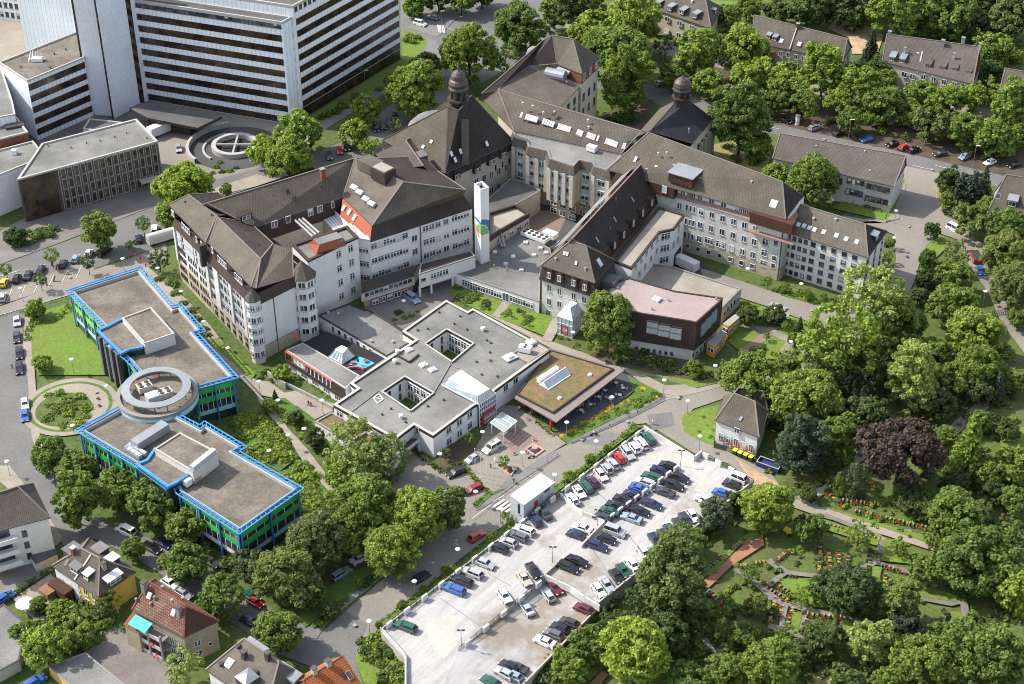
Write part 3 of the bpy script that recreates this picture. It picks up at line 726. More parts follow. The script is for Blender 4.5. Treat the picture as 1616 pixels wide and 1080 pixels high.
gs('service_road',[(1105,423),(1125,429),(1212,458),(1300,484),(1350,492),(1395,468),(1410,432),(1437,455),(1425,500),(1390,540),(1350,535),(1287,512),(1212,484),(1168,470),(1110,440)],'road_light')
gs('lane',[(1428,262),(1495,276),(1480,312),(1490,340),(1516,352),(1516,380),(1482,368),(1460,390),(1456,400),(1444,440),(1437,458),(1408,434),(1414,410),(1411,370),(1400,366),(1340,352),(1370,345),(1419,346)],'road_light')
gs('lane',[(1515,352),(1560,395),(1580,455),(1592,490),(1620,525),(1680,590),(1640,590),(1578,505),(1560,462),(1530,420),(1512,380)],'road_light')
gs('pavement',[(1419,346),(1340,352),(1330,340),(1396,352),(1412,332),(1428,285),(1430,292)],'paving',1,.1)
gs('chapel_yard',[(1124,228),(1165,222),(1215,250),(1200,285),(1165,268),(1128,250)],'drygrass');gs('chapel_yard',[(940,190),(1000,150),(1032,158),(1015,207),(975,205)],'earth')
gs('gravel_yard',[(1305,45),(1320,30),(1360,38),(1395,55),(1385,85),(1345,85),(1340,60)],'sandfloor')
gs('rear_yard',[(755,335),(850,295),(990,310),(940,390),(870,400)],'asphalt_dark');gs('rear_yard',[(830,335),(900,330),(880,372),(835,362)],'pavered')
gs('house_yard',[(150,975),(205,1000),(285,1050),(265,1100),(200,1100),(120,1015)],'greypath');gs('house_yard',[(20,945),(80,905),(120,955),(60,985)],'path');gs('house_yard',[(-40,900),(45,880),(85,900),(10,945),(-40,960)],'greypath')
gs('lawn',[(48,497),(110,478),(126,490),(160,545),(170,592),(130,592),(60,592),(50,560)],'lawn');gs('lawn',[(326,538),(343,533),(404,590),(396,600),(368,572)],'lawn');gs('lawn',[(300,505),(325,530),(318,536),(295,512)],'grass')
gs('lawn',[(1075,660),(1082,652),(1110,645),(1138,638),(1142,645),(1130,668),(1126,702),(1098,692),(1078,680)],'lawn',1,.08)
gs('lawn',[(1010,590),(1043,594),(1098,612),(1133,604),(1120,594),(1060,575),(960,545),(935,560)],'lawn',1,.08)
gs('lawn',[(708,462),(722,444),(852,494),(880,503),(862,531),(800,507),(742,484)],'lawn');strip('garden_path',[(800,478),(790,492),(782,502)],2.2,'path');strip('garden_path',[(880,505),(868,530),(862,540)],2.6,'path')
gs('lawn',[(1170,474),(1212,486),(1290,514),(1290,560),(1270,570),(1180,565),(1150,540)],'lawn');strip('garden_path',[(1175,515),(1215,525),(1250,540),(1275,560)],2.4,'paving');strip('garden_path',[(1215,525),(1190,545),(1170,560)],2.2,'pavered');strip('garden_path',[(1250,540),(1235,560)],2.2,'paving');strip('garden_path',[(1215,525),(1235,505),(1240,495)],2.2,'path')
gs('lawn',[(1396,352),(1412,334),(1428,290),(1424,272),(1408,300),(1400,340)],'lawn');gs('lawn',[(1456,400),(1460,388),(1483,370),(1500,385),(1475,408),(1448,440)],'lawn',1,.08);gs('lawn',[(1330,318),(1400,336),(1396,348),(1310,328)],'lawn')
gs('lawn',[(1480,272),(1510,280),(1510,330),(1485,330),(1478,310)],'drygrass',1,.08)
gs('lawn',[(1232,466),(1310,486),(1338,492),(1330,478),(1240,452)],'grass')
gs('lawn',[(370,655),(405,640),(425,660),(470,722),(440,745),(380,705)],'grass');gs('lawn',[(430,748),(478,732),(530,790),(480,830),(462,800)],'grass');gs('lawn',[(413,632),(440,652),(500,700),(545,770),(620,770),(600,730),(500,668),(450,628)],'grass')
gs('lawn',[(480,990),(520,968),(600,900),(640,870),(560,900),(470,960)],'grass');gs('lawn',[(560,1040),(600,992),(680,1060),(700,1110),(585,1110)],'lawn')
gs('lawn',[(728,728),(772,778),(800,770),(775,782),(752,803),(746,797),(769,780)],'grass');gs('lawn',[(1385,0),(1520,20),(1590,60),(1560,70),(1440,55),(1380,20)],'lawn');gs('lawn',[(1120,0),(1200,5),(1190,20),(1130,16)],'lawn')
gs('hedge_strip',[(598,985),(1003,670),(1012,672),(606,990)],'grass')
gs('bed',[(930,560),(960,540),(995,545),(1092,580),(1128,592),(1108,602),(1040,592),(960,574)],'earth');gs('bed',[(690,725),(712,700),(752,705),(745,718),(725,735),(700,748)],'earth')
rc_=G(111,643,0);rd_=lambda r,z,c=rc_:[p for p in([c+V3((r*math.cos(2*math.pi*k/48),r*math.sin(2*math.pi*k/48),z))for k in range(48)])]
def disc(name,c,r,z,mat):
 m=MB();m.sheet([[c+V3((r*math.cos(2*math.pi*k/48),r*math.sin(2*math.pi*k/48),z))for k in range(48)]],0,(1,0,0));return tag(m.build(name,M[mat]),kind='structure')
disc('garden_path',rc_,11.0,.30,'path');disc('garden_bed_ring',rc_,9.6,.305,'grass');disc('garden_path',rc_,8.8,.31,'path');disc('garden_bed',G(101,648,0),6.4,.34,'ground')
gs('cemetery_path',[(1110,917),(1178,855),(1203,843),(1206,860),(1155,893),(1114,932)],'redpath');gs('cemetery_path',[(930,1080),(950,1058),(960,1065),(940,1090)],'redpath')
gs('cemetery_path',[(1360,705),(1340,732),(1298,768),(1252,785),(1250,800),(1287,813),(1400,846),(1500,878),(1560,900),(1640,930),(1640,915),(1520,865),(1400,832),(1312,805),(1290,790),(1305,772),(1330,752),(1368,722)],'path')
strip('cemetery_path',[(1478,702),(1525,664),(1562,632),(1590,610)],3.0,'path')
for pts,w in(([(1212,926),(1240,906),(1320,915),(1382,890),(1450,910),(1445,930)],1.3),([(1382,890),(1395,850)],1.3),([(1240,906),(1212,886)],1.6),([(1300,815),(1390,850)],1.2),([(1447,945),(1500,955),(1520,950)],1.5),([(1520,950),(1526,990)],1.5),([(1212,945),(1270,965),(1335,975),(1340,968)],1.2),([(1212,990),(1275,1010),(1330,1020)],1.5),([(1270,965),(1260,1005)],1.2),([(1240,955),(1232,995)],1.0),([(1435,845),(1432,838)],1.3),([(1160,900),(1200,930),(1240,960)],1.4),([(1330,970),(1400,1010),(1420,1060)],1.4),([(1110,1010),(1130,1040),(1118,1075)],1.3)):strip('cemetery_path',pts,w,'greypath')
gs('cemetery_path',[(1265,1060),(1310,1066),(1340,1090),(1280,1090)],'drygrass')
for pts in([(1228,914),(1294,912),(1284,928),(1312,960),(1285,958),(1248,938)],[(1377,893),(1392,895),(1387,920),(1376,916)],[(1447,920),(1512,940),(1510,950),(1452,942)],[(1499,965),(1517,965),(1520,992),(1500,986)],[(1290,795),(1390,826),(1500,855),(1480,862),(1300,800)],[(1295,820),(1390,846),(1385,862),(1300,835)],[(1395,852),(1420,850),(1440,890),(1390,885)],[(1575,680),(1640,670),(1640,710),(1580,705)],[(920,1065),(948,1045),(955,1052),(930,1075)],[(1165,850),(1200,832),(1205,842),(1172,860)],[(1115,905),(1165,852),(1172,856),(1122,908)],[(1250,965),(1267,968),(1258,1000),(1248,998)],[(1330,978),(1350,982),(1345,1005),(1330,1003)],[(1212,995),(1280,1015),(1275,1030),(1212,1010)]):gs('lawn',pts,'lawn')
for i in range(4):
 a=(777+i*6.4,805+i*2.7);line([a,(a[0]+19,a[1]-13.5)],.5,'zebra_stripe')
for pts in([(776,796),(795,786)],[(745,822),(775,800)]):line(pts,.12)
# ================================================================ parking deck
DZ=3.4
def wall_line(name,pts,z0,z1,w,mat,label,cat='wall',cap=None):
 P=GL(pts,0)if not isinstance(pts[0],Vector)else pts;m=MB()
 for a,b_ in zip(P,P[1:]):
  d=(b_-a);L=d.length;d=d/L;s=V3((-d.y,d.x,0));m.obox((a+b_)/2+V3((0,0,(z0+z1)/2)),d,s,UZ,L/2+w*.3,w/2,(z1-z0)/2)
  if cap:m.obox((a+b_)/2+V3((0,0,z1+.04)),d,s,UZ,L/2+w*.3,w/2+.06,.045,1)
 return tag(m.build(name,[M[mat]]+([M[cap]]if cap else[])),label,cat)
gp=lambda pts,z:[V3((p.x,p.y,0))for p in GL(pts,z)]
UD=gp([(601,991),(1017,673),(1096,721),(1107,712),(1189,757),(944,949),(922,940),(895,924),(864,905),(724,1023),(690,1100),(640,1100),(640,1035)],4.2)
e=deck=empty('parking_deck',base_of(UD),'pale concrete parking deck full of parked cars, with a lower half at its south end','parking deck')
m=MB();m.sheet([[p+V3((0,0,DZ))for p in ccw(UD)]]);m.build('upper_deck',M['deck'],e)
m=MB();m.prism([UD[0],UD[1],UD[2],UD[3],UD[4],UD[5],UD[6],UD[7],UD[8],UD[9],UD[10],UD[11],UD[12]],0,DZ-.02,0,top=False);m.build('deck_wall',M['parapet'],e)
LD=[V3((p.x,p.y,z))for p,z in((G(724,1023,4.0),3.38),(G(690,1100,4.0),3.38),(G(790,1120,3),2.2),(G(828,1075,2.9),2.0),(G(944,952,2.9),2.0),(G(922,944,2.9),2.0),(G(895,928,2.9),2.0),(G(864,909,2.9),2.0))]
LD=[V3((UD[9].x,UD[9].y,3.38)),V3((UD[10].x,UD[10].y,3.38)),LD[2],LD[3],V3((UD[5].x,UD[5].y,2.0)),V3((UD[6].x,UD[6].y,2.0)),V3((UD[7].x,UD[7].y,2.0)),V3((UD[8].x,UD[8].y,2.0))]
m=MB();m.sheet([ccw(LD)]);m.build('lower_deck',M['deck'],e);m=MB()
for a,b_ in((LD[2],LD[3]),(LD[3],LD[4])):
 m.face([V3((a.x,a.y,0)),V3((b_.x,b_.y,0)),b_-V3((0,0,.02)),a-V3((0,0,.02))])
m.build('lower_wall',M['parapet'],e)
def dsheet(pts,z,mat,name):
 P=[V3((p.x,p.y,z))for p in GL(pts,z)];m=MB();m.sheet([ccw(P)]);return m.build(name,M[mat],e)
dsheet([(1018,720),(1040,714),(1068,716),(1095,730),(1115,748),(1122,762),(1110,780),(1096,774),(1105,755),(1090,740),(1060,727),(1030,726)],DZ+.012,'deckpatch','pale_lane')
dsheet([(672,985),(690,975),(712,970),(724,975),(716,990),(722,1018),(700,1040),(684,1025),(676,1005)],DZ+.012,'deckpatch','pale_lane')
def fence(pts,z,h,label,name='railing',mat='darkmetal',boxes=0,step=1.6,panel=True):
 P=gp(pts,z+h);o=empty(name,V3((P[0].x,P[0].y,z)),label,'railing');m=MB();Z=UZ
 for a,b_ in zip(P,P[1:]):
  L=(b_-a).length;k=max(1,int(L/step));d=(b_-a)/L
  m.bar(a+Z*(z+h),b_+Z*(z+h),.1,.1);m.bar(a+Z*(z+h*.5),b_+Z*(z+h*.5),.06,.06)
  for i in range(k+1):p=a+(b_-a)*i/k;m.bar(p+Z*z,p+Z*(z+h),.1,.1)
  if panel:
   for i in range(k*5):p=a+(b_-a)*(i+.5)/(k*5);m.bar(p+Z*(z+.1),p+Z*(z+h),.03,.03)
 m.build('bars',M[mat],o)
 if boxes:
  P0,P1=P[0],P[-1];d=(P1-P0).normalized();s=V3((-d.y,d.x,0))
  for i in range(boxes):
   m=MB();c=P0+(P1-P0)*((i+.4)/boxes)-s*.35;m.obox(c+Z*(z+.75),d,s,Z,.75,.22,.65);m.build('white_box',M['parapetwhite'],o)
 return o
e2=fence([(601,991),(1017,673)],DZ,1.1,'grey street side railing of the parking deck with white boxes',boxes=17);
wall_line('parapet',gp([(601,991),(1017,673)],4.2),DZ,DZ+.45,.3,'parapet','low grey concrete kerb wall along the street side of the parking deck')
wall_line('parapet',gp([(601,991),(640,1035),(640,1100)],4.2),DZ,DZ+.95,.3,'parapetwhite','pale panelled parapet at the southern corner of the parking deck')
wall_line('parapet',gp([(1017,673),(1096,721)],4.6),DZ,DZ+1.3,.35,'parapetwhite','white parapet wall at the north end of the parking deck')
wall_line('parapet',gp([(1096,721),(1107,712)],4.6),DZ,DZ+1.3,.35,'parapetwhite','short white return wall at the north end of the parking deck')
e2=fence([(1107,712),(1189,757)],DZ,1.1,'north east railing of the parking deck with white boxes',boxes=4)
wall_line('parapet',gp([(1189,757),(944,949)],4.2),DZ,DZ+.55,.35,'parapet','stained concrete edge of the parking deck facing the cemetery trees')
wall_line('parapet',[V3((p.x,p.y,0))for p in(LD[4],LD[3],LD[2])],2.0,2.6,.35,'parapet','stained concrete edge of the lower deck behind the shrubs')
wall_line('ramp_parapet',gp([(862,908),(880,917),(900,926),(922,942),(946,956)],4.3),DZ-.6,DZ+1.0,.3,'parapetwhite','white curved parapet above the dark lower deck opening')
wall_line('ramp_parapet',gp([(885,779),(900,795),(920,808),(940,815),(954,823),(935,842),(918,860)],4.2),DZ,DZ+.9,.3,'parapetwhite','white curved ramp parapet in the middle of the parking deck')
wall_line('ramp_parapet',gp([(862,904),(880,888),(899,873)],4.2),DZ,DZ+.8,.25,'parapet','short concrete parapet beside the two black cars at the ramp head')
e2=fence([(724,1022),(864,906)],DZ-.3,1.1,'dark railing between the upper and the lower parking deck',boxes=5)
e2=fence([(1074,737),(960,822)],DZ,.8,'low railing between the double row of parked cars',boxes=9,mat='metal')
for i,(x,y)in enumerate(((1074,735),(728,1020),(872,888),(943,829))):
 p=G(x,y,DZ);o=empty('deck_lamp',p,('twin headed lamp at the north end of the car rows','twin headed lamp at the south end of the deck railing','thin lamp beside the two black cars on the ramp head','thin lamp on the white curved ramp parapet')[i],'street lamp');m=MB();m.cyl(p,p+V3((0,0,4.2)),.06,.05,8);m.build('post',M['darkmetal'],o);m=MB()
 for s_ in(-1,1):m.obox(p+V3((s_*.45,0,4.2)),V3((1,0,0)),V3((0,1,0)),UZ,.3,.14,.1);m.bar(p+V3((0,0,4.1)),p+V3((s_*.45,0,4.15)),.06,.06)
 m.build('lamp_head',M['darkmetal'],o)
for pts in([(694,944),(758,988)],[(872,935),(912,968)],[(770,905),(806,925)],[(985,836),(1012,870)],[(935,770),(968,800)],[(840,990),(800,1060)],[(905,820),(960,905)]):
 P=GL(pts,DZ);P=[p-UZ*(1.0 if pts[0]in((872,935),(840,990))else 0)for p in P]
 if pts[0]in((872,935),(840,990)):continue
 m=MB();d=(P[1]-P[0]).normalized();m.face([p+UZ*.013 for p in(P[0]-d.cross(UZ)*-.07,P[0]+d.cross(UZ)*-.07,P[1]+d.cross(UZ)*-.07,P[1]-d.cross(UZ)*-.07)]);m.build('deck_joint',M['greypath'],deck)
for r0,n,dx,dy in(((1030,700),12,-11.2,8.6),((835,842),4,-13,9.5),((775,900),8,-16.5,11.8)):
 for i in range(n):
  p=G(r0[0]+dx*i,r0[1]+dy*i,DZ);q=G(r0[0]+dx*i-9,r0[1]+dy*i-10.5,DZ)if dx>-12 else G(r0[0]+dx*i-15,r0[1]+dy*i-6,DZ);d=(q-p).normalized().cross(UZ)*.06
  m=MB();f=[t+UZ*.011 for t in(p-d,p+d,q+d,q-d)];m.face(f if newell(f).z>0 else f[::-1]);m.build('bay_line',M['paint'],deck)
for x,y in((990,668),(918,697),(1070,631),(152,622),(155,632),(157,643),(1434,360),(1431,408),(1280,493),(1435,850),(805,742),(700,855),(630,925),(560,990),(300,905),(120,800),(110,440),(1470,270),(1300,222),(860,60)):
 p=G(x,y);p.z=_lz[0]+.03;m=MB();m.cyl(p-UZ*.02,p,.42,.42,14);tag(m.build('manhole',M['darkmetal' if x%2 else 'greywall']),kind='structure')
# ================================================================ office complex, top left
def bands(b,A,B,zs,h,f0=0,f1=1,pitch=1.45,glass='bronzeglass',fin='fin',sp=1.4):
 A0,u,n,x=wall_frame(A,B);L=(V3((B.x,B.y,0))-A0).length;Z=UZ
 for z in zs:
  m=MB();a=A0+u*(L*f0);c=A0+u*(L*f1)
  m.obox((a+c)/2+n*.03+Z*z,u,n,Z,(c-a).length/2,.05,h/2+.06,0)
  k=int((c-a).length/pitch)
  for i in range(k+1):m.obox(a+(c-a)*(i/k)+n*.07+Z*z,u,n,Z,.03,.06,h/2,1)
  m.build('window_band',[M[glass],M[fin]],b)
A_r=G(445,35,33);A_l=G(207,-1,33);B0=G(476.5,188,0);B1=G(632.5,92,0);B0 .z=B1 .z=0
ad=(A_l-A_r);ad.z=0;ad.normalize();bd=(B1-B0).normalized()
A_r.z=A_l.z=0
b=flat('office_tower','tall office slab striped with white panels and dark window bands beside the tree lined street','office building',[B0,B1,B1+ad*95,B0+ad*95],36.5,0,'panel','felt_dark','copinglight',.9,.5,out=.004)
bands(b,B0,B1,[31.0-3.78*k for k in range(8)],1.9,.02,.995)
m=MB();A0,u,n,x=wall_frame(B0,B1);m.obox((B0+B1)/2+V3((0,0,1.6))+n*.05,u,n,UZ,(B1-B0).length/2*.985,.06,1.7,0);m.build('ground_floor_glazing',M['bronzeglass'],b)
winz(b,B0,B1,.025,.985,24,[35.0],1.1,1.25,'d1',.1)
bands(b,B0,B0+ad*6,[31.0-3.78*k for k in range(8)],1.9,.1,.7)
m=MB()
for i in range(9):m.obox(B0+ad*(9+i*6)+bd*9+V3((0,0,36.2)),ad,bd,UZ,2,3,.5+.3*(i%2),0)
m.build('roof_plant',M['zinc'],b)
back=bd*6.0
A_b=A_r+bd*((B0-A_r).dot(bd)-.05)
b2=flat('office_front_block','lower front slab of the tower with small square windows under its roof edge','office building',[A_r,A_l,A_l+bd*((B0-A_r).dot(bd)-.05),A_b],33,0,'panel','felt_dark','copinglight',.8,.5,out=.004)
bands(b2,A_r,A_l,[27.7-3.78*k for k in range(8)],1.9,.012,.99)
winz(b2,A_r,A_l,.02,.98,37,[31.4],1.1,1.25,'d1',.1)
for nm,fl,fr,lab in(('stair_tower',(180,188),(221,166),'windowless pale panelled shaft nearer the striped office front, right of its twin'),('stair_tower',(145,181),(180,184),'windowless pale panelled shaft, left one of two, beside the flat roofed mid block')):
 a=G(*fl);c=G(*fr);d=(c-a).normalized();nn=bd
 e=empty(nm,(a+c)/2,lab,'stair tower')
 m=MB();m.prism([a,c,c+nn*7,a+nn*7],0,47);m.build('shaft_wall',M['shaft'],e)
 m=MB();m.obox(c+d*.5+nn*.6+V3((0,0,23)),d,nn,UZ,.5,.5,23);m.build('window_strip',M['bronzeglass'],e);m=MB();m.obox(a-d*.35+nn*.5+V3((0,0,23)),d,nn,UZ,.34,.5,23);m.build('gap_shade',M['bronzeglass'],e)  # second dark strip stands in for the shaded gap beside the shaft
P=[G(42.5,127,19.5),G(132.5,90,19.5),G(122.5,49,19.5),G(-2,98,19.5)]
b=flat('office_mid_block','office block with white bands and a flat brown roof carrying a white aerial','office building',P,19.5,0,'panel','gravel','copinglight',.5,.4)
bands(b,P[0],P[1],[17.0-3.6*k for k in range(5)],1.9,.01,.99)
m=MB();A0,u,n,x=wall_frame(P[3],P[0])
m.build('blank_gable',M['white'],b)if m.v else None
c=G(57,96,19.1);m=MB()
for i in range(5):m.bar(c+V3((-2+i,-.6,0)),c+V3((-1.4+i*.7,.8,2.6+.3*(i%2))),.18,.18)
m.bar(c+V3((-2.2,0,.4)),c+V3((2.6,.3,.4)),.35,.5);m.obox(c+V3((.4,0,.5)),V3((1,0,0)),V3((0,1,0)),UZ,1.6,.9,.5)
m.build('roof_aerial',M['white'],b)
pots(b,[G(20,100,19.1),G(60,110,19.1),G(90,80,19.1)],[(33,107),(86,86),(104,79),(80,108)],.2,.4,'darkmetal')
P=[G(80,270,13.5),G(249,222.5,13.5),G(215,187.5,13.5),G(66,226,13.5)]
P4=[G(27,283,13.5)]
Q=[P4[0],P[1],P[2],P[3]]
b=flat('low_office','four storey office with purple grey vertical fins and a flat grey roof','office building',Q,13.5,0,'purplefin','felt','copinglight',.45,.5)
A0,u,n,x=wall_frame(Q[0],Q[1]);L=(Q[1]-Q[0]).length
m=MB();m.obox(A0+u*L*.135+n*.05+V3((0,0,6.6)),u,n,UZ,L*.12,.08,6.3);m.build('glazed_stairwell',M['bronzeglass'],b)
f0,f1=.285,.985;nb=15
for r in range(4):
 for i in range(nb):
  f=f0+(f1-f0)*(i+.5)/nb;c=A0+u*L*f+n*.03;c.z=1.9+3.1*r
  if r==0 and i in(12,13):continue
  inst('window',window_mesh(1.45,2.0,'n1',0),c-wloc(b),math.atan2(-n.x,n.y)+math.pi,b)
for i in range(nb+1):
 m=MB();c=A0+u*(L*(f0+(f1-f0)*i/nb))+n*.2+UZ*6.6;m.obox(c,u,n,UZ,.24,.22,6.4,0)
 for k in(-.29,.29):m.obox(c+u*k+n*.06,u,n,UZ,.05,.22,6.4,1)
 m.build('fin_pair',[M['purplefin'],M['copinglight']],b)
for r in range(5):m=MB();m.obox(A0+u*(L*(f0+f1)/2)+n*.1+UZ*(.5+3.1*r),u,n,UZ,L*(f1-f0)/2,.09,.09);m.build('sill_band',M['copinglight'],b)
for r in range(1,5):m=MB();m.obox(A0+u*L*.135+n*.16+UZ*(3.1*r),u,n,UZ,L*.12,.06,.06);m.build('stairwell_mullion',M['fin'],b)
m=MB();c=A0+u*L*.89+n*1.2;m.obox(c+V3((0,0,3.2)),u,n,UZ,2.6,1.4,.18);m.build('entrance_canopy',M['copinglight'],b)
pots(b,[G(70,240,13.1),G(200,200,13.1),G(240,220,13.1)],[(76,231),(158,223),(181,217),(200,211),(112,234),(137,227),(201,253),(232,219)],.15,.35,'darkmetal')
P=[G(-40,285,12),G(0,270,12),G(27,262,12),G(71,247,12),G(52,221,12),G(-40,240,12)]
W0=[G(-40,292,12),G(27,264,12),G(72,247,12),G(52,222,12),G(-40,246,12)]
b=flat('white_panel_building','white panelled low building with a pale green flat roof at the left picture edge','office building',W0,12,0,'shaft','felt','copinglight',.45,.4)
m=MB();c=G(23,243,11.6);m.obox(c+V3((0,0,.5)),V3((1,0,0)),V3((0,1,0)),UZ,.7,.7,.8);m.build('roof_ventilator',M['white'],b)
P=[G(-30,195,14),G(26,184,14),G(44,208,14),G(0,219,14),G(-30,226,14)]
b=flat('link_block','small grey flat roofed block with a brown wall between white panel building and mid block','office building',P,14,0,'brick','felt','copinglight',.45,.5)
m=MB();c=G(23,200,13.6);m.obox(c+V3((0,0,.3)),(P[1]-P[0]).normalized(),UZ.cross((P[1]-P[0]).normalized()),UZ,2.6,1.2,.3);m.build('roof_hatch',M['darkmetal'],b)
P=[G(-60,100,17),G(0,98,17),G(19,172,17),G(-60,200,17)]
b=flat('curved_roof_block','pale grey roofed block at the left picture edge behind the stepped roofs','office building',[G(-60,110,16.5),G(0,100,16.5),G(10,130,16.5),G(20,160,16.5),G(24,180,16.5),G(-60,196,16.5)],16.5,0,'panel','felt','copinglight',.4,.5)
b=flat('link_pavilion','small dark roofed pavilion with white edges behind the fin fronted office','pavilion',[G(131,203,5),G(141,187,5),G(195,193,5),G(150,206,5)],5,0,'white','felt_dark','copinglight',.3,.5)
e=empty('glass_roof',G(80,45,5),'green glass court roof with a white grid, beside the brown flat roof','glass roof')
P=[G(41,4,5),G(110,22,5),G(116,52,5),G(53,72,5)]
m=MB();m.prism(P,4.8,5.0);m.build('pane',M['courtglass'],e)
m=MB()
for i in range(11):m.bar(P[0]+(P[1]-P[0])*i/10+V3((0,0,.08)),P[3]+(P[2]-P[3])*i/10+V3((0,0,.08)),.22,.2)
for i in range(14):m.bar(P[0]+(P[3]-P[0])*i/13+V3((0,0,.1)),P[1]+(P[2]-P[1])*i/13+V3((0,0,.1)),.22,.2)
m.build('frame',M['copinglight'],e)
m=MB()
for q in P:m.bar(V3((q.x,q.y,0)),V3((q.x,q.y,4.8)),.4,.4)
m.build('posts',M['copinglight'],e)
a=G(-60,22,0);c=G(42,36,0);d=(c-a).normalized();nn=V3((-d.y,d.x,0));c0=c
b=flat('court_office','pale office wing with dark window rows in the top left picture corner','office building',[a,c,c+nn*14,a+nn*14],14,0,'panel','felt','copinglight')
winz(b,a,c,.05,.97,12,[2,5.4,8.8,12],1.3,1.9,'n1')
a=G(44,0,9);c=G(114,18,9);a.z=c.z=0;d=(c-a).normalized();nn=V3((-d.y,d.x,0))
b=flat('court_rear_office','white office wing with a dark window band behind the green glass roof','office building',[a+nn*1.5,c+nn*1.5,c+nn*12,a+nn*12],16,0,'panel','felt','copinglight')
bands(b,a+nn*1.5,c+nn*1.5,[7.6,11.4],2.0)
P=[G(204,171,5.2),G(222,162,5.2),G(350,184,5.2),G(312,202,5.2),G(233,186,5.2)]
e=empty('canopy_roof',base_of(P),'dark flat canopy roof in front of the striped tower entrance','canopy')
m=MB();m.prism(P,4.4,5.2,0,1,bottom=True);m.build('roof_slab',[M['trimbrown'],M['felt_dark']],e)
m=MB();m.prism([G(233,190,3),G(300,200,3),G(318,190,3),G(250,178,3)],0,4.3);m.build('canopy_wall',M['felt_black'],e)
c=G(371,228,1.2);c.z=0
e=empty('ramp_ring',c,'round concrete garage ramp wall with a dark hole and cross beams','garage ramp')
m=MB();R0,R1,n=6.9,5.6,48
def ringpts(c,r,n,z,a0=0,a1=2*math.pi):return[c+V3((r*math.cos(a0+(a1-a0)*i/n),r*math.sin(a0+(a1-a0)*i/n),z))for i in range(n+1)]
o1=ringpts(c,R0,n,0);o2=ringpts(c,R0,n,1.5);i1=ringpts(c,R1,n,.03);i2=ringpts(c,R1,n,1.5)
for k in range(n):
 m.face([o1[k],o1[k+1],o2[k+1],o2[k]]);m.face([o2[k],o2[k+1],i2[k+1],i2[k]]);m.face([i2[k],i2[k+1],i1[k+1],i1[k]])
m.build('ring_wall',M['copinglight'],e)
m=MB();m.sheet([[p for p in ringpts(c,R1+.1,n,.06)[:-1]]]);m.build('pit_floor',M['darkfloor'],e)
m=MB();m.bar(c+V3((-5.6,0,1.1)),c+V3((5.6,0,1.1)),.5,.5);m.bar(c+V3((0,-5.6,1.05)),c+V3((0,5.6,1.05)),.5,.4);m.build('cross_beam',M['copinglight'],e)
for a0,a1,r0,r1,nm,lab in((2.0,4.0,9.6,9.0,'ramp_kerb','curved white kerb wall between the garage ramp lanes'),(1.85,3.9,14.2,13.4,'ramp_wall','curved outer concrete wall of the garage ramp')):
 m=MB();p=ringpts(c,r0,24,0,a0,a1);q=ringpts(c,r1,24,0,a0,a1);h=V3((0,0,.5 if nm=='ramp_kerb' else 1.6))
 for k in range(24):
  m.face([p[k+1],p[k],p[k]+h,p[k+1]+h]);m.face([p[k]+h,q[k]+h,q[k+1]+h,p[k+1]+h]);m.face([q[k],q[k+1],q[k+1]+h,q[k]+h])
 tag(m.build(nm,M['copinglight']),lab,'ramp wall')
m=MB();m.sheet([ringpts(c,13.3,40,.05)[:-1]]);tag(m.build('ramp_lane',M['asphalt_dark']),kind='structure')
a=G(232,210,0);e=empty('box_truck',a,'white box truck parked behind the fin fronted office','truck');d=(G(276,201,0)-G(238,217,0)).normalized();nn=V3((-d.y,d.x,0));c=G(255,212,0)
m=MB();m.obox(c+V3((0,0,2.1)),d,nn,UZ,4.2,1.3,1.4);m.build('cargo_box',M['white'],e)
m=MB();m.obox(c-d*5.3+V3((0,0,1.5)),d,nn,UZ,.9,1.2,1.1);m.build('cab',M['car_silver'],e)
for k in(-5,-2.6,2.8):
 for s_ in(-1,1):
  m=MB();w0=c+d*k+nn*(s_*1.15)+V3((0,0,.48));m.cyl(w0-nn*.15,w0+nn*.15,.48,.48,12);m.build('wheel',M['tyre'],e)
# ================================================================ blue and green office building
BZ=10.4
ud=(G(219,426,BZ)-G(113,460,BZ));
NP=GL([(113,460),(219,426),(272.6,488),(282,484),(315.3,522),(303,525),(367,595),(309,611),(260,640),(225,590),(204,566),(191,556.4),(171,541),(167,515)],BZ)
def rail(b,poly,z,out=1.0,w=.5,mat='blue',name='blue_rail'):
 p=inset(ccw(poly),-out);m=MB();n=len(p);q=ccw(poly)
 for i in range(n):
  a,c=p[i],p[(i+1)%n];A=V3((a.x,a.y,z));C=V3((c.x,c.y,z));m.bar(A,C,.26,.22)
  a2,c2=q[i],q[(i+1)%n];m.bar(V3((a2 .x,a2 .y,z+.1)),V3((c2 .x,c2 .y,z+.1)),.32,.22)
  L=(C-A).length;k=max(1,int(L/1.3))
  for j in range(k):f=(j+.5)/k;m.bar(A+(C-A)*f,V3((a2 .x,a2 .y,z))+(V3((c2 .x,c2 .y,z))-V3((a2 .x,a2 .y,z)))*f,.16,.16)
 return m.build(name,M[mat],b)
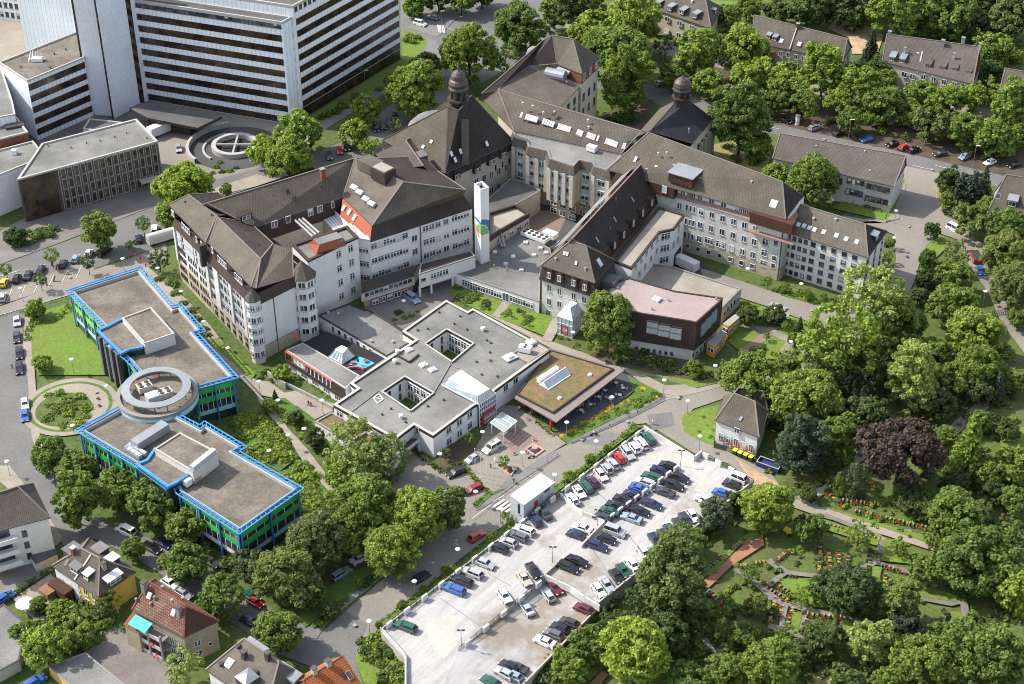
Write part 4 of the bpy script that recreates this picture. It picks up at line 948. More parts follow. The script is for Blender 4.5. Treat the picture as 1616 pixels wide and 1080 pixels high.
def greenfacade(b,A,B,n,zt,mats=('green','lightblue','glassdark'),post=True,z0=0):
 A0,u,nn,x=wall_frame(A,B);L=(V3((B.x,B.y,0))-A0).length;Z=UZ;s=L/n
 for i in range(n):
  c=A0+u*(s*(i+.5))
  H=zt-z0
  for f0,f1,mt,nm in((.02,.22,'darkgreenglass','ground_glazing'),(.22,.34,mats[1],'spandrel'),(.34,.55,'glassdark','window'),(.55,.72,mats[0],'green_panel'),(.72,.82,'glassdark','window'),(.82,.97,mats[0],'green_panel')):
   m=MB();m.obox(c+nn*.06+Z*(z0+H*(f0+f1)/2),u,nn,Z,s/2*.94,.08,H*(f1-f0)/2*.97,0)
   if nm=='window':
    for k in(-.5,0,.5):m.obox(c+u*(s*k*.6)+nn*.16+Z*(z0+H*(f0+f1)/2),u,nn,Z,.07,.05,H*(f1-f0)/2,1)
   m.build(nm,[M[mt],M['white']],b)
 if post:
  for i in range(n+1):
   m=MB();m.obox(A0+u*(s*i)+nn*.45+Z*(zt/2),u,nn,Z,.15,.15,zt/2);m.build('blue_post',M['blue'],b)
b=flat('blue_office_north_wing','north wing of the green glass office with blue roof rails and gravel roof','office building',NP,BZ,0,'darkgreenglass','gravel','copinglight',.75,.5,out=0)
rail(b,NP,BZ+.05)
greenfacade(b,NP[0],NP[13],3,BZ-.7,('greenlight','lightblue','glassdark'))
greenfacade(b,NP[6],NP[7],2,BZ-.7)
greenfacade(b,G(204,566,BZ),G(232,604,BZ),1,BZ-.7,('greenlight','lightblue','glassdark'))
q=GL([(154,521),(171,513.5),(193,502),(228,542),(224,547),(204,550.5),(191,556.5),(178,537),(171.5,542)],11.9)
b3=flat('stair_bay','raised dark stair bay with blue rails on the north wing of the green glass office','stair bay',[q[0],q[1],q[2],q[3],q[4],q[5],q[6]],11.9,0,'darkgreenglass','gravel','blue',.5,.35,out=.25)
A0,u,n,x=wall_frame(q[0],q[6]);L=(q[6]-q[0]).length
for i in range(4):
 m=MB();m.obox(A0+u*(L*(i+.5)/4)+n*.3+V3((0,0,5.5)),u,n,UZ,.45,.5,5.3);m.build('dark_pier',M['felt_dark'],b3)
for i in range(3):
 m=MB();m.obox(A0+u*(L*(i+1)/4)+n*.12+V3((0,0,5.5)),u,n,UZ,.8,.1,5);m.build('glazed_strip',M['lightblue' if i==1 else 'darkgreenglass'],b3)
q=GL([(193,501.7),(238,485),(275.4,525.8),(228,541.6)],13.0)
flat('plant_room','pale windowless plant room on the gravel roof of the north wing','plant room',q,13.0,9.7,'offwhite','gravel','copinglight',.3,.3)
dc=G(248,622,10.9);dc.z=0
b=empty('round_stair_hall',dc,'round hall with a grey ring canopy on its roof between the two blue railed wings','round hall')
m=MB();m.lathe(dc,[(8.6,0),(8.6,9.4),(8.9,9.4),(8.9,11.2),(8.2,11.2),(8.2,10.6)],56,0);m.build('wall',M['darkgreenglass'],b)
m=MB();m.lathe(dc,[(8.93,9.3),(8.93,10.5),(8.95,10.5),(8.95,11.25),(8.0,11.25),(8.0,10.7)],56,0)
for i,f in enumerate(m.f):
 zz=sum(m.v[k].z for k in f)/len(f);m.m[i]=0 if zz<10.4 else 1
m.build('parapet',[M['lightblue'],M['coping']],b)
m=MB();m.sheet([ringpts(dc,8.3,40,10.75)[:-1]]);m.build('roof',M['gravel'],b)
for i in range(14):
 a=2*math.pi*i/14;m=MB();m.obox(dc+V3((8.68*math.cos(a),8.68*math.sin(a),4.6)),V3((-math.sin(a),math.cos(a),0)),V3((math.cos(a),math.sin(a),0)),UZ,1.4,.08,.5);m.build('green_panel',M['green'],b)
rc=dc+V3((0,0,12.6))
e=empty('ring_canopy',dc+V3((0,0,10.75)),'grey sheet metal ring on coloured posts above the round hall roof','ring canopy')
m=MB();n=56;o1=ringpts(rc,7.6,n,0);i1=ringpts(rc,5.75,n,.1);dz=V3((0,0,.25))
for k in range(n):m.face([o1[k]+dz,o1[k+1]+dz,i1[k+1]+dz,i1[k]+dz]);m.face([i1[k],i1[k+1],o1[k+1],o1[k]]);m.face([o1[k],o1[k+1],o1[k+1]+dz,o1[k]+dz]);m.face([i1[k+1],i1[k],i1[k]+dz,i1[k+1]+dz])
m.build('ring_roof',M['zinc'],e)
for i in range(16):
 a=2*math.pi*(i+.3)/16;m=MB();p=dc+V3((6.9*math.cos(a),6.9*math.sin(a),10.7));m.cyl(p,p+V3((0,0,1.95)),.14,.14,8);m.build('post',M[['red','blue','yellow','green'][i%4]],e)
def unit(name,label,cat,c,d,hx,hy,z0,h,mat,top=None,fans=0,legs=True):
 nn=V3((-d.y,d.x,0));e=empty(name,V3((c.x,c.y,z0)),label,cat);m=MB();lg=.35 if legs else 0
 m.obox(V3((c.x,c.y,z0+lg+h/2)),d,nn,UZ,hx,hy,h/2,0);m.build('casing',M[mat],e)
 if fans:
  for i in range(fans):
   for s_ in(-1,1):
    m=MB();p=V3((c.x,c.y,z0+lg+h))+d*(hx*(-1+(2*i+1)/fans))+nn*(s_*hy*.48);m.cyl(p,p+V3((0,0,.12)),min(hx/fans,hy*.5)*.8,None,12,0);m.build('fan',M['darkmetal'],e)
 if legs:
  for sx in(-1,1):
   for sy in(-1,1):
    m=MB();p=V3((c.x,c.y,z0))+d*(sx*hx*.85)+nn*(sy*hy*.8);m.bar(p,p+V3((0,0,.36)),.12,.12);m.build('leg',M['darkmetal'],e)
 return e
vd=(G(367,595,BZ)-G(219,426,BZ));vd.z=0;vd.normalize();wd=V3((-vd.y,vd.x,0))
unit('chiller','cream chiller with four fans, nearer the green wing inside the ring canopy','cooling unit',G(228,612,11.6),wd,1.6,1.2,10.75,1.4,'cream',fans=2)
unit('chiller','cream chiller with four fans, right of the pale cube inside the ring canopy','cooling unit',G(260,622,11.6),wd,1.6,1.2,10.75,1.4,'cream',fans=2)
unit('plant_box','pale blue cube shaped plant box inside the ring canopy','plant box',G(240.5,628,12),wd,1.3,1.2,10.75,2.2,'sheet',legs=False)
SP=GL([(129,679),(222,628),(316,678),(323,672),(379.5,706),(366,712.5),(468.5,772),(378,836),(285,776),(279,760),(265,767),(216,731)],BZ)
b=flat('blue_office_south_wing','south wing of the green glass office, behind the row of street trees','office building',SP,BZ,0,'darkgreenglass','gravel','copinglight',.75,.5,out=0)
rail(b,SP,BZ+.05)
greenfacade(b,SP[6],SP[7],2,BZ-.7);greenfacade(b,SP[7],SP[8],3,BZ-.7,('green','white','glassdark'));greenfacade(b,SP[11],SP[0],4,BZ-.7,('green','white','glassdark'))
q=GL([(216,732),(232,725),(244,708),(304,744),(279,760),(265,767)],11.9)
flat('stair_bay','raised stair bay with blue rails on the south wing beside its plant room','stair bay',q,11.9,0,'darkgreenglass','gravel','blue',.5,.35,out=.25)
q=GL([(244,708),(284,682.5),(343,713.5),(304,744)],13.3)
flat('plant_room','pale plant room with a fat silver duct on the south wing roof','plant room',q,13.3,9.7,'offwhite','gravel','copinglight',.3,.3)
ux=(SP[2]-SP[1]);ux.z=0;ux.normalize();uy=V3((-ux.y,ux.x,0))
dd=(G(262,670,11)-G(215,700,11));dd.z=0;dd.normalize()
unit('air_handler','long grey sheet metal air handling unit on the south wing roof','air handling unit',G(236.5,684.5,11.6),dd,4.4,1.2,9.7,2.0,'zinc')
def duct(label,pts,z,w=.9,mat='metal'):
 P=GL(pts,z);m=MB()
 for a,c in zip(P,P[1:]):
  d=(c-a).normalized();m.bar(a-d*.45,c+d*.45,w,w)
  k=max(1,int((c-a).length/1.2))
  for i in range(k+1):p=a+(c-a)*i/k;m.bar(p-d*.06,p+d*.06,w+.12,w+.12)
 for p in(P[0],P[-1]):m.bar(V3((p.x,p.y,9.7)),p,.3,.3)
 return tag(m.build('air_duct',M[mat]),label,'duct')
duct('bent silver duct, left one of the pair beside the long air handling unit',[(218,694),(201,707),(220,720)],10.4,.9,'sheet')
duct('bent silver duct, right one of the pair beside the long air handling unit',[(222,698),(212,706),(228,716)],10.5,.8,'sheet')
duct('fat silver duct lying along the edge of the south wing plant room',[(305,738),(336,713)],13.9,1.2,'sheet')
unit('condenser','small white condenser at the foot of the south wing plant room','cooling unit',G(296,762,10.6),dd,.8,.6,9.7,1.5,'white')
unit('condenser','low grey condenser beside the white one on the south wing roof','cooling unit',G(309,758,10.2),dd,1.0,.7,9.7,.8,'metal')
# ================================================================ old hospital wings
HG=None
def hwing(label,name='hospital_wing',at=None):return empty(name,at,label,'hospital wing')
ZA=15.8;ZE=18.4
a0=G(275,357,ZA);a1=G(326,411,ZA);a2=G(330,415,ZA);a3=G(396,480,ZA)
A0_,A3_=G(286.5,452,0),G(405,588,0)
dirA=(a3-a0);dirA.z=0;dirA.normalize();nA=V3((-dirA.y,dirA.x,0))
if nA.x<0:nA=-nA
s1=G(404,482,ZA);s2=G(492,438,ZA)
dS=(s2-s1);dS.z=0;dS.normalize()
e=hwing('cream hospital wing with a brown attic band, its sunny front facing the blue railed office',at=base_of([a0,a3,s2]))
bk0=a0+dS*16
P=[a0,a3,s1,s2,s2+(-dirA)*6,bk0+dirA*20,bk0]
P=[V3((p.x,p.y,0))for p in P]
m=MB();m.prism(P,3.6,ZA+.2,0,top=False);m.build('wall',M['render'],e)
m=MB();m.prism([p for p in inset(ccw(P),-.12)],0,3.6,0,top=False);m.build('base_wall',M['sand'],e)
up=[V3((p.x,p.y,0))for p in inset(ccw(P),.35)];lo_=[V3((p.x,p.y,0))for p in inset(ccw(P),-.45)]
mansard(e,lo_,up,ZA,ZE,'brown')
m=MB();m.sheet([[V3((p.x,p.y,ZA))for p in lo_]]);m.build('soffit',M['trimbrown'],e)
ZR=21.5
r0=G(297,307.5,ZR);r1=G(341.7,340.5,ZR);r2=G(343,343,ZR);r3=G(411,409,ZR)
ew0=G(266,323,ZE);ew1=G(324,383,ZE);ew2=G(330,385,ZE);ew3=G(396,452.5,ZE)
far0=G(327,321,ZE+.6)
wR=lambda r,k:V3((r.x+dS.x*k,r.y+dS.y*k,ZE))
F1=[ew0,ew1,r1,r0];F2=[ew2,ew3,r3,r2]
cap0=G(431,385,ZR);cap1=G(461,394,ZR);cs=G(463,437,ZE);cs0=G(404,455,ZE)
F3=[ew3,cs0,r3];F4=[r3,cs0,cs,cap1,cap0]
F5=[r2,r3,cap0,G(395,352,ZE)];F6=[r0,r1,wR(r1,9),wR(r0,9)]
sloped(e,[F1,F2,F3,F4,F5,F6,[r1,ew1,ew2,r2]],['tile_pale','tile_pale','tile_brown','tile_brown','tile_dark','tile_dark','tile_dark'])  # sunlit west slopes toned pale, east slopes dark: light put into the tiles
pots(e,F1,[(292,321),(334,341)],.15,.5,'darkmetal');pots(e,F2,[(409,387),(388,364)],.12,.5,'darkmetal')
A0,u,n,x=wall_frame(a0,a3);L=(a3-a0).length;Z=UZ
def slab(f0,f1,z0,z1,out,mat,name,d=.1):m=MB();m.obox(A0+u*(L*(f0+f1)/2)+n*out+Z*((z0+z1)/2),u,n,Z,L*(f1-f0)/2,d,(z1-z0)/2);return m.build(name,M[mat],e)
slab(.0,.455,0,6.1,.1,'sand','base_wall',.12);slab(.455,1,3.6,4.7,.1,'sand','base_wall',.12);slab(.46,1.0,4.7,5.0,.35,'coping','ledge',.45)
for f0,f1 in((.03,.11),(.165,.265),(.315,.42)):winz(e,a0,a3,f0,f1,4,[2.2,4.8],.62,1.3,'d2',.1,out=.24);winz(e,a0,a3,f0,f1,4,[7.4,9.9],.62,1.3,'d2',.15)
for f0,f1 in((.03,.085),(.13,.255),(.315,.40)):
 slab(f0,f1,11.2,15.5,.06,'blind','balcony_window')
 for z in(11.1,13.4):slab(f0,f1,z-.1,z+.1,.22,'bluefilm','blue_rail')
winz(e,a0,a3,.105,.105,1,[12,14.2],.5,1.3,'d1',0);winz(e,a0,a3,.29,.29,1,[12,14.2],.5,1.3,'d1',0)
winz(e,a0,a3,.50,.97,7,[1.5,3.6],.95,1.2,'d2',.1,out=.24)
for f0,f1 in((.47,.53),(.605,.735),(.775,.90)):
 slab(f0,f1,5.1,15.4,.04,'blind','balcony_panel')
 for z in(5.2,8.0,10.8,13.4):slab(f0,f1,z-.1,z+.1,.22,'bluefilm','blue_rail')
 k=2 if f1-f0<.08 else 3
 for z in(6.6,9.5,12.2,14.6):winz(e,a0,a3,f0+.02,f1-.02,k,[z],.9,1.2 if z<14 else.7,'d2',.5,out=.15)
for f0,f1 in((.0,.022),(.435,.465),(.54,.60),(.74,.77),(.905,.935)):slab(f0,f1,5 if f0>.4 else 6,ZA,.3,'offwhite','pilaster',.22)
for(p,q,n_)in(((272,336),(273.5,337.5),2),((288,355.5),(298,366),4),((310,378),(318,386),2),((335,395),(337,397),1),((345,408),(356,420),4),((372,435),(381,445),4)):
 fr=(a0+n*.15,a3+n*.15)
 c0=on_wall(a0,a3,*p);wins(e,a0,a3,p,q,p,n_,1,.8,1.4,'w1',.0,out=.15)
m=MB();m.obox(V3((a1 .x,a1 .y,0))+n*.6+Z*(ZA+1.7),u,n,Z,.5,.9,3.0);m.build('dark_break',M['trimbrown'],e)
m=MB();A1,u1,n1,x1=wall_frame(s1,s2);Ls=(s2-s1).length
m.obox(A1+u1*Ls*.30+n1*.1+Z*8,u1,n1,Z,.07,.1,7.6);m.build('downpipe',M['gutter'],e)
def bay(cx,cy,z0,r,zt,label_mat='render',levels=(2,5,8,11,14),parent=e,n=8,roofz=None,base=0):
 c=V3((cx,cy,0));m=MB();pts=[c+V3((r*math.cos(2*math.pi*(k+.5)/n),r*math.sin(2*math.pi*(k+.5)/n),0))for k in range(n)]
 m.prism(pts,z0,zt);o=m.build('corner_bay',M[label_mat],parent)
 if roofz:
  m=MB();q=[c+V3((1.18*r*math.cos(2*math.pi*(k+.5)/n),1.18*r*math.sin(2*math.pi*(k+.5)/n),zt))for k in range(n)]
  for k in range(n):m.face([q[k],q[(k+1)%n],c+V3((0,0,roofz))])
  m.build('bay_roof',M['tile_brown'],o)
 for z in levels:
  for k in range(n):
   p0,p1=pts[k],pts[(k+1)%n];mid=(p0+p1)/2;nn=(mid-c).normalized()
   if nn.y>.2:continue
   s=(p1-p0).length
   inst('window',window_mesh(s*.72,1.5,'w2',1 if rw.random()<.3 else 0),mid+nn*.02+Z*z-wloc(o),math.atan2(-nn.x,nn.y)+math.pi,o)
 return o
k1=(a3+s1)/2;bay(k1 .x,k1 .y-.2,0,1.75,17.6,levels=(2.6,6.4,9.4,12.4,15.9),roofz=20.2)
k2=s1+(s2-s1)*.84;bay(k2 .x,k2 .y+.3,0,2.9,17.6,levels=(3.0,6.4,9.7,13.0,16.2),roofz=21.6)
ZD=17.6
D=GL([(486,412),(565,374),(548,356),(461,386)],ZD)
e=flat('hospital_wing','white flat roofed hospital block with an orange red roof house on top, facing the playground','hospital wing',D,ZD,0,'render','felt','trimbrown',.5,.7)
wins(e,D[0],D[1],(534,400),(553,393),(537,468),2,4,1.35,1.75,'t2',.15)
q=GL([(504,387),(541,376),(531,367),(494,379)],ZD+2.2);lo_=GL([(499,403),(546,388),(537,371),(485,385)],ZD-.3)
o=mansard(e,lo_,q,ZD-.3,ZD+2.2,'redclad','roof_house');m=MB();m.prism(q,ZD+1.2,ZD+2.4,0);m.build('roof_house_top',M['felt'],e)
J0,J1=G(566,388,14),G(583,384,14);J0=G(565,376,ZD);J1=G(586,392,14)
JP=[G(565,376,16),G(584,379,16),G(570,350,16),G(552,352,16)]
e=flat('stair_joint','narrow white stair joint with wide windows between flat roofed block and main front','hospital wing',JP,16,0,'render','white','copinglight',.3,.3)
wins(e,JP[0],JP[1],(574,394),(574,394),(575.5,438),1,3,2.4,1.5,'t3',.2)
ZC=15.3;ZM=18.3;ZR=25
c0=G(584,382,ZC);c1=G(745,329,ZC)
cd_=(c1-c0);cd_.z=0;LC=cd_.length;cd_.normalize();cn=V3((-cd_.y,cd_.x,0))
CPs=[V3((p.x,p.y,0))for p in(c0,c1,c1+cn*17,c0+cn*25)]
R1,R2=G(560,250.5,ZR),G(636,287.5,ZR)
w0,w1=G(541,312,ZM),G(587,356.5,ZM);R3=G(735,300,20.6);fe=G(732,308,ZM);be=V3((CPs[2].x,CPs[2].y,ZM));ne=G(672,248,ZM)
e=hwing('white hospital block with a broad brown hip roof and a red tiled west attic',at=base_of(CPs))
m=MB();m.prism(CPs,0,ZC,0,top=False);m.build('wall',M['render'],e)
sloped(e,[[R1,R2,w1,w0],[R2,R3,fe,w1],[R2,R1,ne,be,R3],[R3,be,fe]],['tile_pale','tile_brown','tile_dark','tile_dark'])  # sunlit west slope in the palest tile, slopes turned away toned darker
lw=G(537,341,ZC)
m=MB()
m.face([c0-cn*.3,c1-cn*.3,fe,w1]);m.face([c1-cn*.3,V3((CPs[2].x,CPs[2].y,ZC)),be,fe]);m.build('dark_mansard',M['tile_dark'],e)
f=[V3((lw.x,lw.y,ZC)),V3((c0 .x,c0 .y,ZC)),w1,w0];m=MB();m.face(f if newell(f).z>0 else f[::-1]);m.build('red_mansard',M['redclad'],e)
for p in((543,329),(552,335),(560,344)):
 a,n_,x_,y_=pframe(f);c=onplane(a,n_,*p);m=MB();m.obox(c+n_*.15,x_,y_,n_,.5,.8,.15,0);m.obox(c+n_*.32,x_,y_,n_,.38,.68,.04,1);m.build('roof_window',[M['white'],M['glasspale']],e)
skylights(e,[R1,R2,w1],[(559,296.5),(567.5,304),(577.5,314.5),(586.5,322)],2.0,1.1,'glasspale','copinglight',.35)
for px,py in((601,271),):
 c=G(605,275,25);m=MB();dx=(R2-R1).normalized();dy=V3((-dx.y,dx.x,0)).normalized();dx2=V3((dx.x,dx.y,0)).normalized()
 m.obox(c+V3((0,0,.2)),dx2,dy,Z,2.6,2.0,1.6,0);m.obox(c+V3((0,0,1.9)),dx2,dy,Z,2.2,1.6,.15,1);m.build('lift_house',[M['trimbrown'],M['felt_light']],e)
 c=G(585,262,25);m=MB();m.obox(c+V3((0,0,.3)),dx2,dy,Z,2.8,2.1,1.3,0)
 m.build('roof_house',M['tile_pale'],e)
for(a,b_,c_,nc)in(((589.5,390.5),(600,387),(591,412),1),):pass
wins(e,c0,c1,(590,389),(639,371.5),(595,433),6,3,1.55,1.45,'t2',.45)
wins(e,c0,c1,(654,376),(654,376),(655,397),1,2,1.5,1.7,'w2',0)
wins(e,c0,c1,(671.5,361),(691,354),(673.5,403),3,3,1.5,1.45,'t2',.4)
wins(e,c0,c1,(703.5,350),(703.5,350),(704.5,392.5),1,3,1.5,1.45,'w2',.3)
wins(e,c0,c1,(717,344.5),(735.5,338),(717.5,388.5),3,3,1.5,1.45,'t2',.4)
m=MB();A0,u,n,x=wall_frame(c0,c1)
for p in((664,390),):q=on_wall(c0,c1,*p);m.obox(V3((q.x,q.y,8))+n*.08,u,n,Z,.12,.12,7.6)
m.build('downpipe',M['gutter'],e)
ZB=18.3
b0,b1=G(400,360,ZB),G(541,311.5,ZB);rb0,rb1=G(327,321,23.4),G(560,250,24.6)
bd_=(b1-b0);bd_.z=0;bd_.normalize();bn=V3((-bd_.y,bd_.x,0))
e=hwing('long brown walled hospital wing with an unbroken pale brown roof, behind the light court',at=base_of([b0,b1]))
PB=[V3((p.x,p.y,0))for p in(b0-bd_*8,b1+bd_*2,b1+bd_*2+bn*18,b0-bd_*8+bn*18)]
m=MB();m.prism(PB,0,13.5,0,top=False);m.build('lower_wall',M['cream'],e)
m=MB();m.prism(inset(ccw(PB),-.1),13.5,ZB,0,top=False);m.build('brown_wall',M['brown'],e)
bl=G(354,333,ZB+2.4)
f=[G(412.5,355.5,ZB),b1,rb1,rb0,G(385,342,ZB+1.2)]
rbk=[rb0+bn*9-V3((0,0,5.5)),rb1+bn*9-V3((0,0,6))]
sloped(e,[[b0,b1,rb1,rb0],[rb0,rb1,rbk[1],rbk[0]],[b0,rb0,rbk[0]]],'tile_brown')
ff=[b0,b1,rb1]
wins(e,b0,b1,(433,354),(433,354),(433,354),1,1,1.6,1.7,'w2',0,out=.12);wins(e,b0,b1,(454.5,346.5),(454.5,346.5),(454,346),1,1,1.2,1.7,'w1',0,out=.12)
wins(e,b0,b1,(490,335),(505,330),(490,335),2,1,1.4,1.7,'w2',.3,out=.12);wins(e,b0,b1,(525,323),(525,323),(525,323),1,1,.7,1.7,'w1',0,out=.12)
chimney(e,ff,[(509.5,281)],1.1,2.6,'brick');pots(e,ff,[(432,310),(491,303),(508,296)],.12,.5,'darkmetal');skylights(e,ff,[(454,303)],.8,1.1,'glassdark')
dormer(e,ff,[(389,348)],3.2,1.6,'tile_dark','tile_dark','w2')
e=empty('glass_roof',G(535,350,13),'bright white glazed lean-to roof in the light court beside the red attic','glass roof')
P=[G(511,347,14),G(534,337,14),G(550,355,13),G(530,368,13)];m=MB();m.face(P if newell(P).z>0 else P[::-1]);m.face([p-V3((0,0,.2))for p in(P[::-1]if newell(P).z>0 else P)]);m.build('pane',M['white'],e)
m=MB();
for p in P:m.bar(V3((p.x,p.y,0)),p,.2,.2)
for i in range(7):m.bar(P[0]+(P[1]-P[0])*i/6+V3((0,0,.06)),P[3]+(P[2]-P[3])*i/6+V3((0,0,.06)),.1,.1)
m.build('frame',M['zinc'],e)
for i,lab in enumerate(('silver roof pipe crossing the light court, nearest the brown wall window','silver roof pipe crossing the light court, middle one of three','silver roof pipe crossing the light court, farthest from the grey corner roof')):
 m=MB();p,q=G(466+i*6,348-i*1.5,17),G(494+i*5,374-i*3,17.5);m.cyl(p,q,.32,.32,8);m.bar(V3((q.x,q.y,13)),q,.2,.2);tag(m.build('roof_pipe',M['metal']),lab,'pipe')
ZEe=5.2
p0,p1=G(570,463,ZEe),G(654,435.5,ZEe);q0,q1=G(569,446,6.6),G(664,417,6.6)
e=hwing('low annex with a black lean-to roof and a row of small windows','hospital_annex',base_of([p0,p1]))
PP=[V3((p.x,p.y,0))for p in(p0,p1,q1,q0)]
m=MB();m.prism(PP,2.5,ZEe,0,top=False);m.build('wall',M['cream'],e);m=MB();m.prism(inset(ccw(PP),.6),0,2.5,0,top=False);m.build('base_wall',M['sandstone'],e)
sloped(e,[[p0,p1,q1,q0]],'felt_black',gw=.3)
wins(e,p0,p1,(579,467.5),(646.5,441),(579,467.5),10,1,1.3,1.2,'w1',.35)
winz(e,p0,p1,.25,.8,5,[1.35],1.5,1.3,'w2',.2)
p0,p1=G(661,434,7.2),G(750,405,7.2);q0,q1=G(664,414,7.6),G(727,392,7.6)
e=hwing('bridging annex on slim pillars with a black roof over the driveway passage','hospital_annex',base_of([p0,p1]))
PP=[V3((p.x,p.y,0))for p in(p0,p1,G(742,396,7.2),q0)]
flat('x','','',PP,7.4,3.2,'render','felt_black','coping',.3,.3,b=e)
m=MB();m.prism(PP,3.0,3.2,0,bottom=True);m.build('soffit',M['cream'],e)
A0,u,n,x=wall_frame(p0,p1);L=(p1-p0).length
for f in(.02,.22,.6,.97):
 m=MB();m.obox(A0+u*L*f-n*.4+Z*1.6,u,n,Z,.22,.22,1.6);m.build('pillar',M['white'],e)
m=MB();m.prism([A0-n*3+u*L*.0,A0-n*3+u*L*.35,A0-n*6+u*L*.35,A0-n*6],0,3.0,0);m.build('gate_wall',M['glassdark'],e)
wins(e,p0,p1,(684,435.5),(703,429),(684,435),3,1,1.4,1.4,'t2',0);wins(e,p0,p1,(668,441.5),(668,441.5),(668,441.5),1,1,1.4,.9,'w1',0)
zt=25.5
c4=GL([(748,290),(758,300),(771.5,295.5),(761,286)],zt);e=empty('tall_chimney',base_of(c4),'slender white square chimney painted with blue, green and red arcs','chimney')
c4=[V3((p.x,p.y,0))for p in c4];m=MB();m.prism(c4,0,zt,0,top=False);m.build('shaft',M['white'],e);ring(e,c4,.35,zt-1.2,zt,'white','rim',out=.01)
m=MB();m.prism(inset(ccw(c4),.3),zt-1.4,zt-1.0,0);m.build('flue_floor',M['darkmetal'],e)
for s_ in(-.6,.6):m=MB();c=base_of(c4)+V3((s_,0,zt-1));m.cyl(c,c+V3((0,0,.8)),.3,.3,10);m.build('flue',M['metal'],e)
def arcpatch(A,B,u0,u1,zf,mat,name,par):
 """painted patch on a wall: u range, zf(f)->(z0, z1), proud by a few mm"""
 A0,u,n,x=wall_frame(A,B);L=(V3((B.x,B.y,0))-A0).length;m=MB();k=10
 for i in range(k):
  fa,fb=u0+(u1-u0)*i/k,u0+(u1-u0)*(i+1)/k
  za,zb=zf(fa),zf(fb)
  if za[1]<=za[0]and zb[1]<=zb[0]:continue
  o=n*(.012 if mat!='paint2' else.016)
  q=[A0+u*L*fa+o+Z*za[0],A0+u*L*fb+o+Z*zb[0],A0+u*L*fb+o+Z*zb[1],A0+u*L*fa+o+Z*za[1]]
  if newell(q).dot(n)<0:q.reverse()
  m.face(q)
 return m.build(name,M[mat],par)
M['arcblue']=surf('arcblue',(.05,.19,.36),.6,.1);M['arcgreen']=surf('arcgreen',(.22,.42,.16),.6,.1);M['arcred']=surf('arcred',(.62,.30,.24),.6,.1)
L0,F0,R0_=c4[0],c4[1],c4[2]
zb_=on_wall(F0,R0_,764,346).z;
sq=lambda v:math.sqrt(max(0,v))
arcpatch(F0,R0_,0,1,lambda f:(zb_-3.9+2.6*sq(1-((f+.15)/1.05)**2),zb_+.2-1.3*(f-.2)**2-.25),'arcblue','blue_arc',e)
arcpatch(L0,F0,0,1,lambda f:(zb_-1.1+1.1*f*.2-.9*(1-f)*0-.6*(f),zb_-.9+.9*(f-.6)**2*0+.35*sq(1-(2*(f-.5))**2)+.1),'arcblue','blue_arc',e)
arcpatch(F0,R0_,0,.93,lambda f:(zb_-4.6,zb_-4.7+3.0*sq(1-(f/.93)**2)),'arcgreen','green_arc',e)
arcpatch(L0,F0,.25,1,lambda f:(zb_-4.2,zb_-4.3+2.8*sq(1-((1-f)/.78)**2)),'arcgreen','green_arc',e)
arcpatch(L0,F0,.0,.75,lambda f:(zb_-4.4-2.0*f*0-2.4*f,zb_-4.3+1.9*sq(1-(f/.76)**2)-.9*f),'arcred','red_arc',e)
ZF=3.9
PF=GL([(716,430),(742,414),(775,402),(790,380),(822,366),(868,392),(870,405),(853,422),(851,476)],ZF)
e=flat('hospital_annex','long single storey wing with a grey flat roof and white windows facing the shrub garden','hospital annex',PF,ZF,0,'render','felt','coping',.25,.3)
wins(e,PF[8],PF[0],(735.5,447.5),(735.5,447.5),(735,447),1,1,2.2,1.7,'t3',0);wins(e,PF[8],PF[0],(748,453),(748,453),(748,453),1,1,2.2,2.2,'t3',0)
wins(e,PF[8],PF[0],(760,456.5),(785.5,464.5),(760,456),3,1,2.2,1.6,'t3',.3);wins(e,PF[8],PF[0],(798.5,469.5),(798.5,469.5),(798,469),1,1,1.6,2.3,'w2',0);wins(e,PF[8],PF[0],(811,472.5),(835.5,481.5),(811,472),3,1,2.2,1.6,'t3',.2)
for i,p in enumerate([(829.5,384),(853,393),(843,404),(810,406),(823,427),(798.5,418),(781,399),(850,421),(862,400)]):
 c=G(p[0],p[1],ZF-.2);m=MB();m.box(c.x-.65,c.y-.65,c.z-.1,c.x+.65,c.y+.65,c.z+.25);m.obox(c+V3((0,0,.35)),V3((1,0,0)),V3((0,1,0)),Z,.5,.5,.12,1);m.build('rooflight',[M['copinglight'],M['blind' if i%3 else 'white']],e)
pots(e,[G(800,420,ZF-.2),G(830,420,ZF-.2),G(800,450,ZF-.2)],[(780,423),(800,427),(770,410),(774,416)],.15,.9,'metal')
unit('cooler_row','long white cooler row with ten round fans on the low grey roof','cooling unit',G(845,370,5.0),(G(866,378,5)-G(826,363,5)).normalized(),3.9,1.3,ZF-.2,1.0,'white',fans=5)
unit('plant_box','white plant box beside the cooler row on the low grey roof','plant box',G(868,364,5.5),(G(866,378,5)-G(826,363,5)).normalized(),1.9,1.2,ZF-.2,1.3,'white',legs=False)
m=MB()
for i in range(2):p=[G(784+i*4,362,7),G(786+i*5,370,6.5),G(790+i*5,384,4.6),G(793+i*4,390,4.1)];[m.cyl(a,c,.35,.35,8)for a,c in zip(p,p[1:])]
tag(m.build('twin_pipes',M['metal']),'twin silver air pipes coming down from the beige flat roof','pipe')
ZG=7.8
PG=GL([(771,336),(813,323),(835.5,336.7),(790,363),(771,376)],ZG)
e=flat('hospital_annex','beige flat roofed block with a broad brown roof edge beside the painted chimney','hospital annex',PG,ZG,0,'cream','felt_light','trimbrown',.9,.3,fascia=.4)
winz(e,PG[2],PG[3],.1,.9,4,[5.2],1.5,1.2,'t2',.2);winz(e,PG[2],PG[3],.12,.85,3,[2.2],1.5,1.2,'t2',.2)
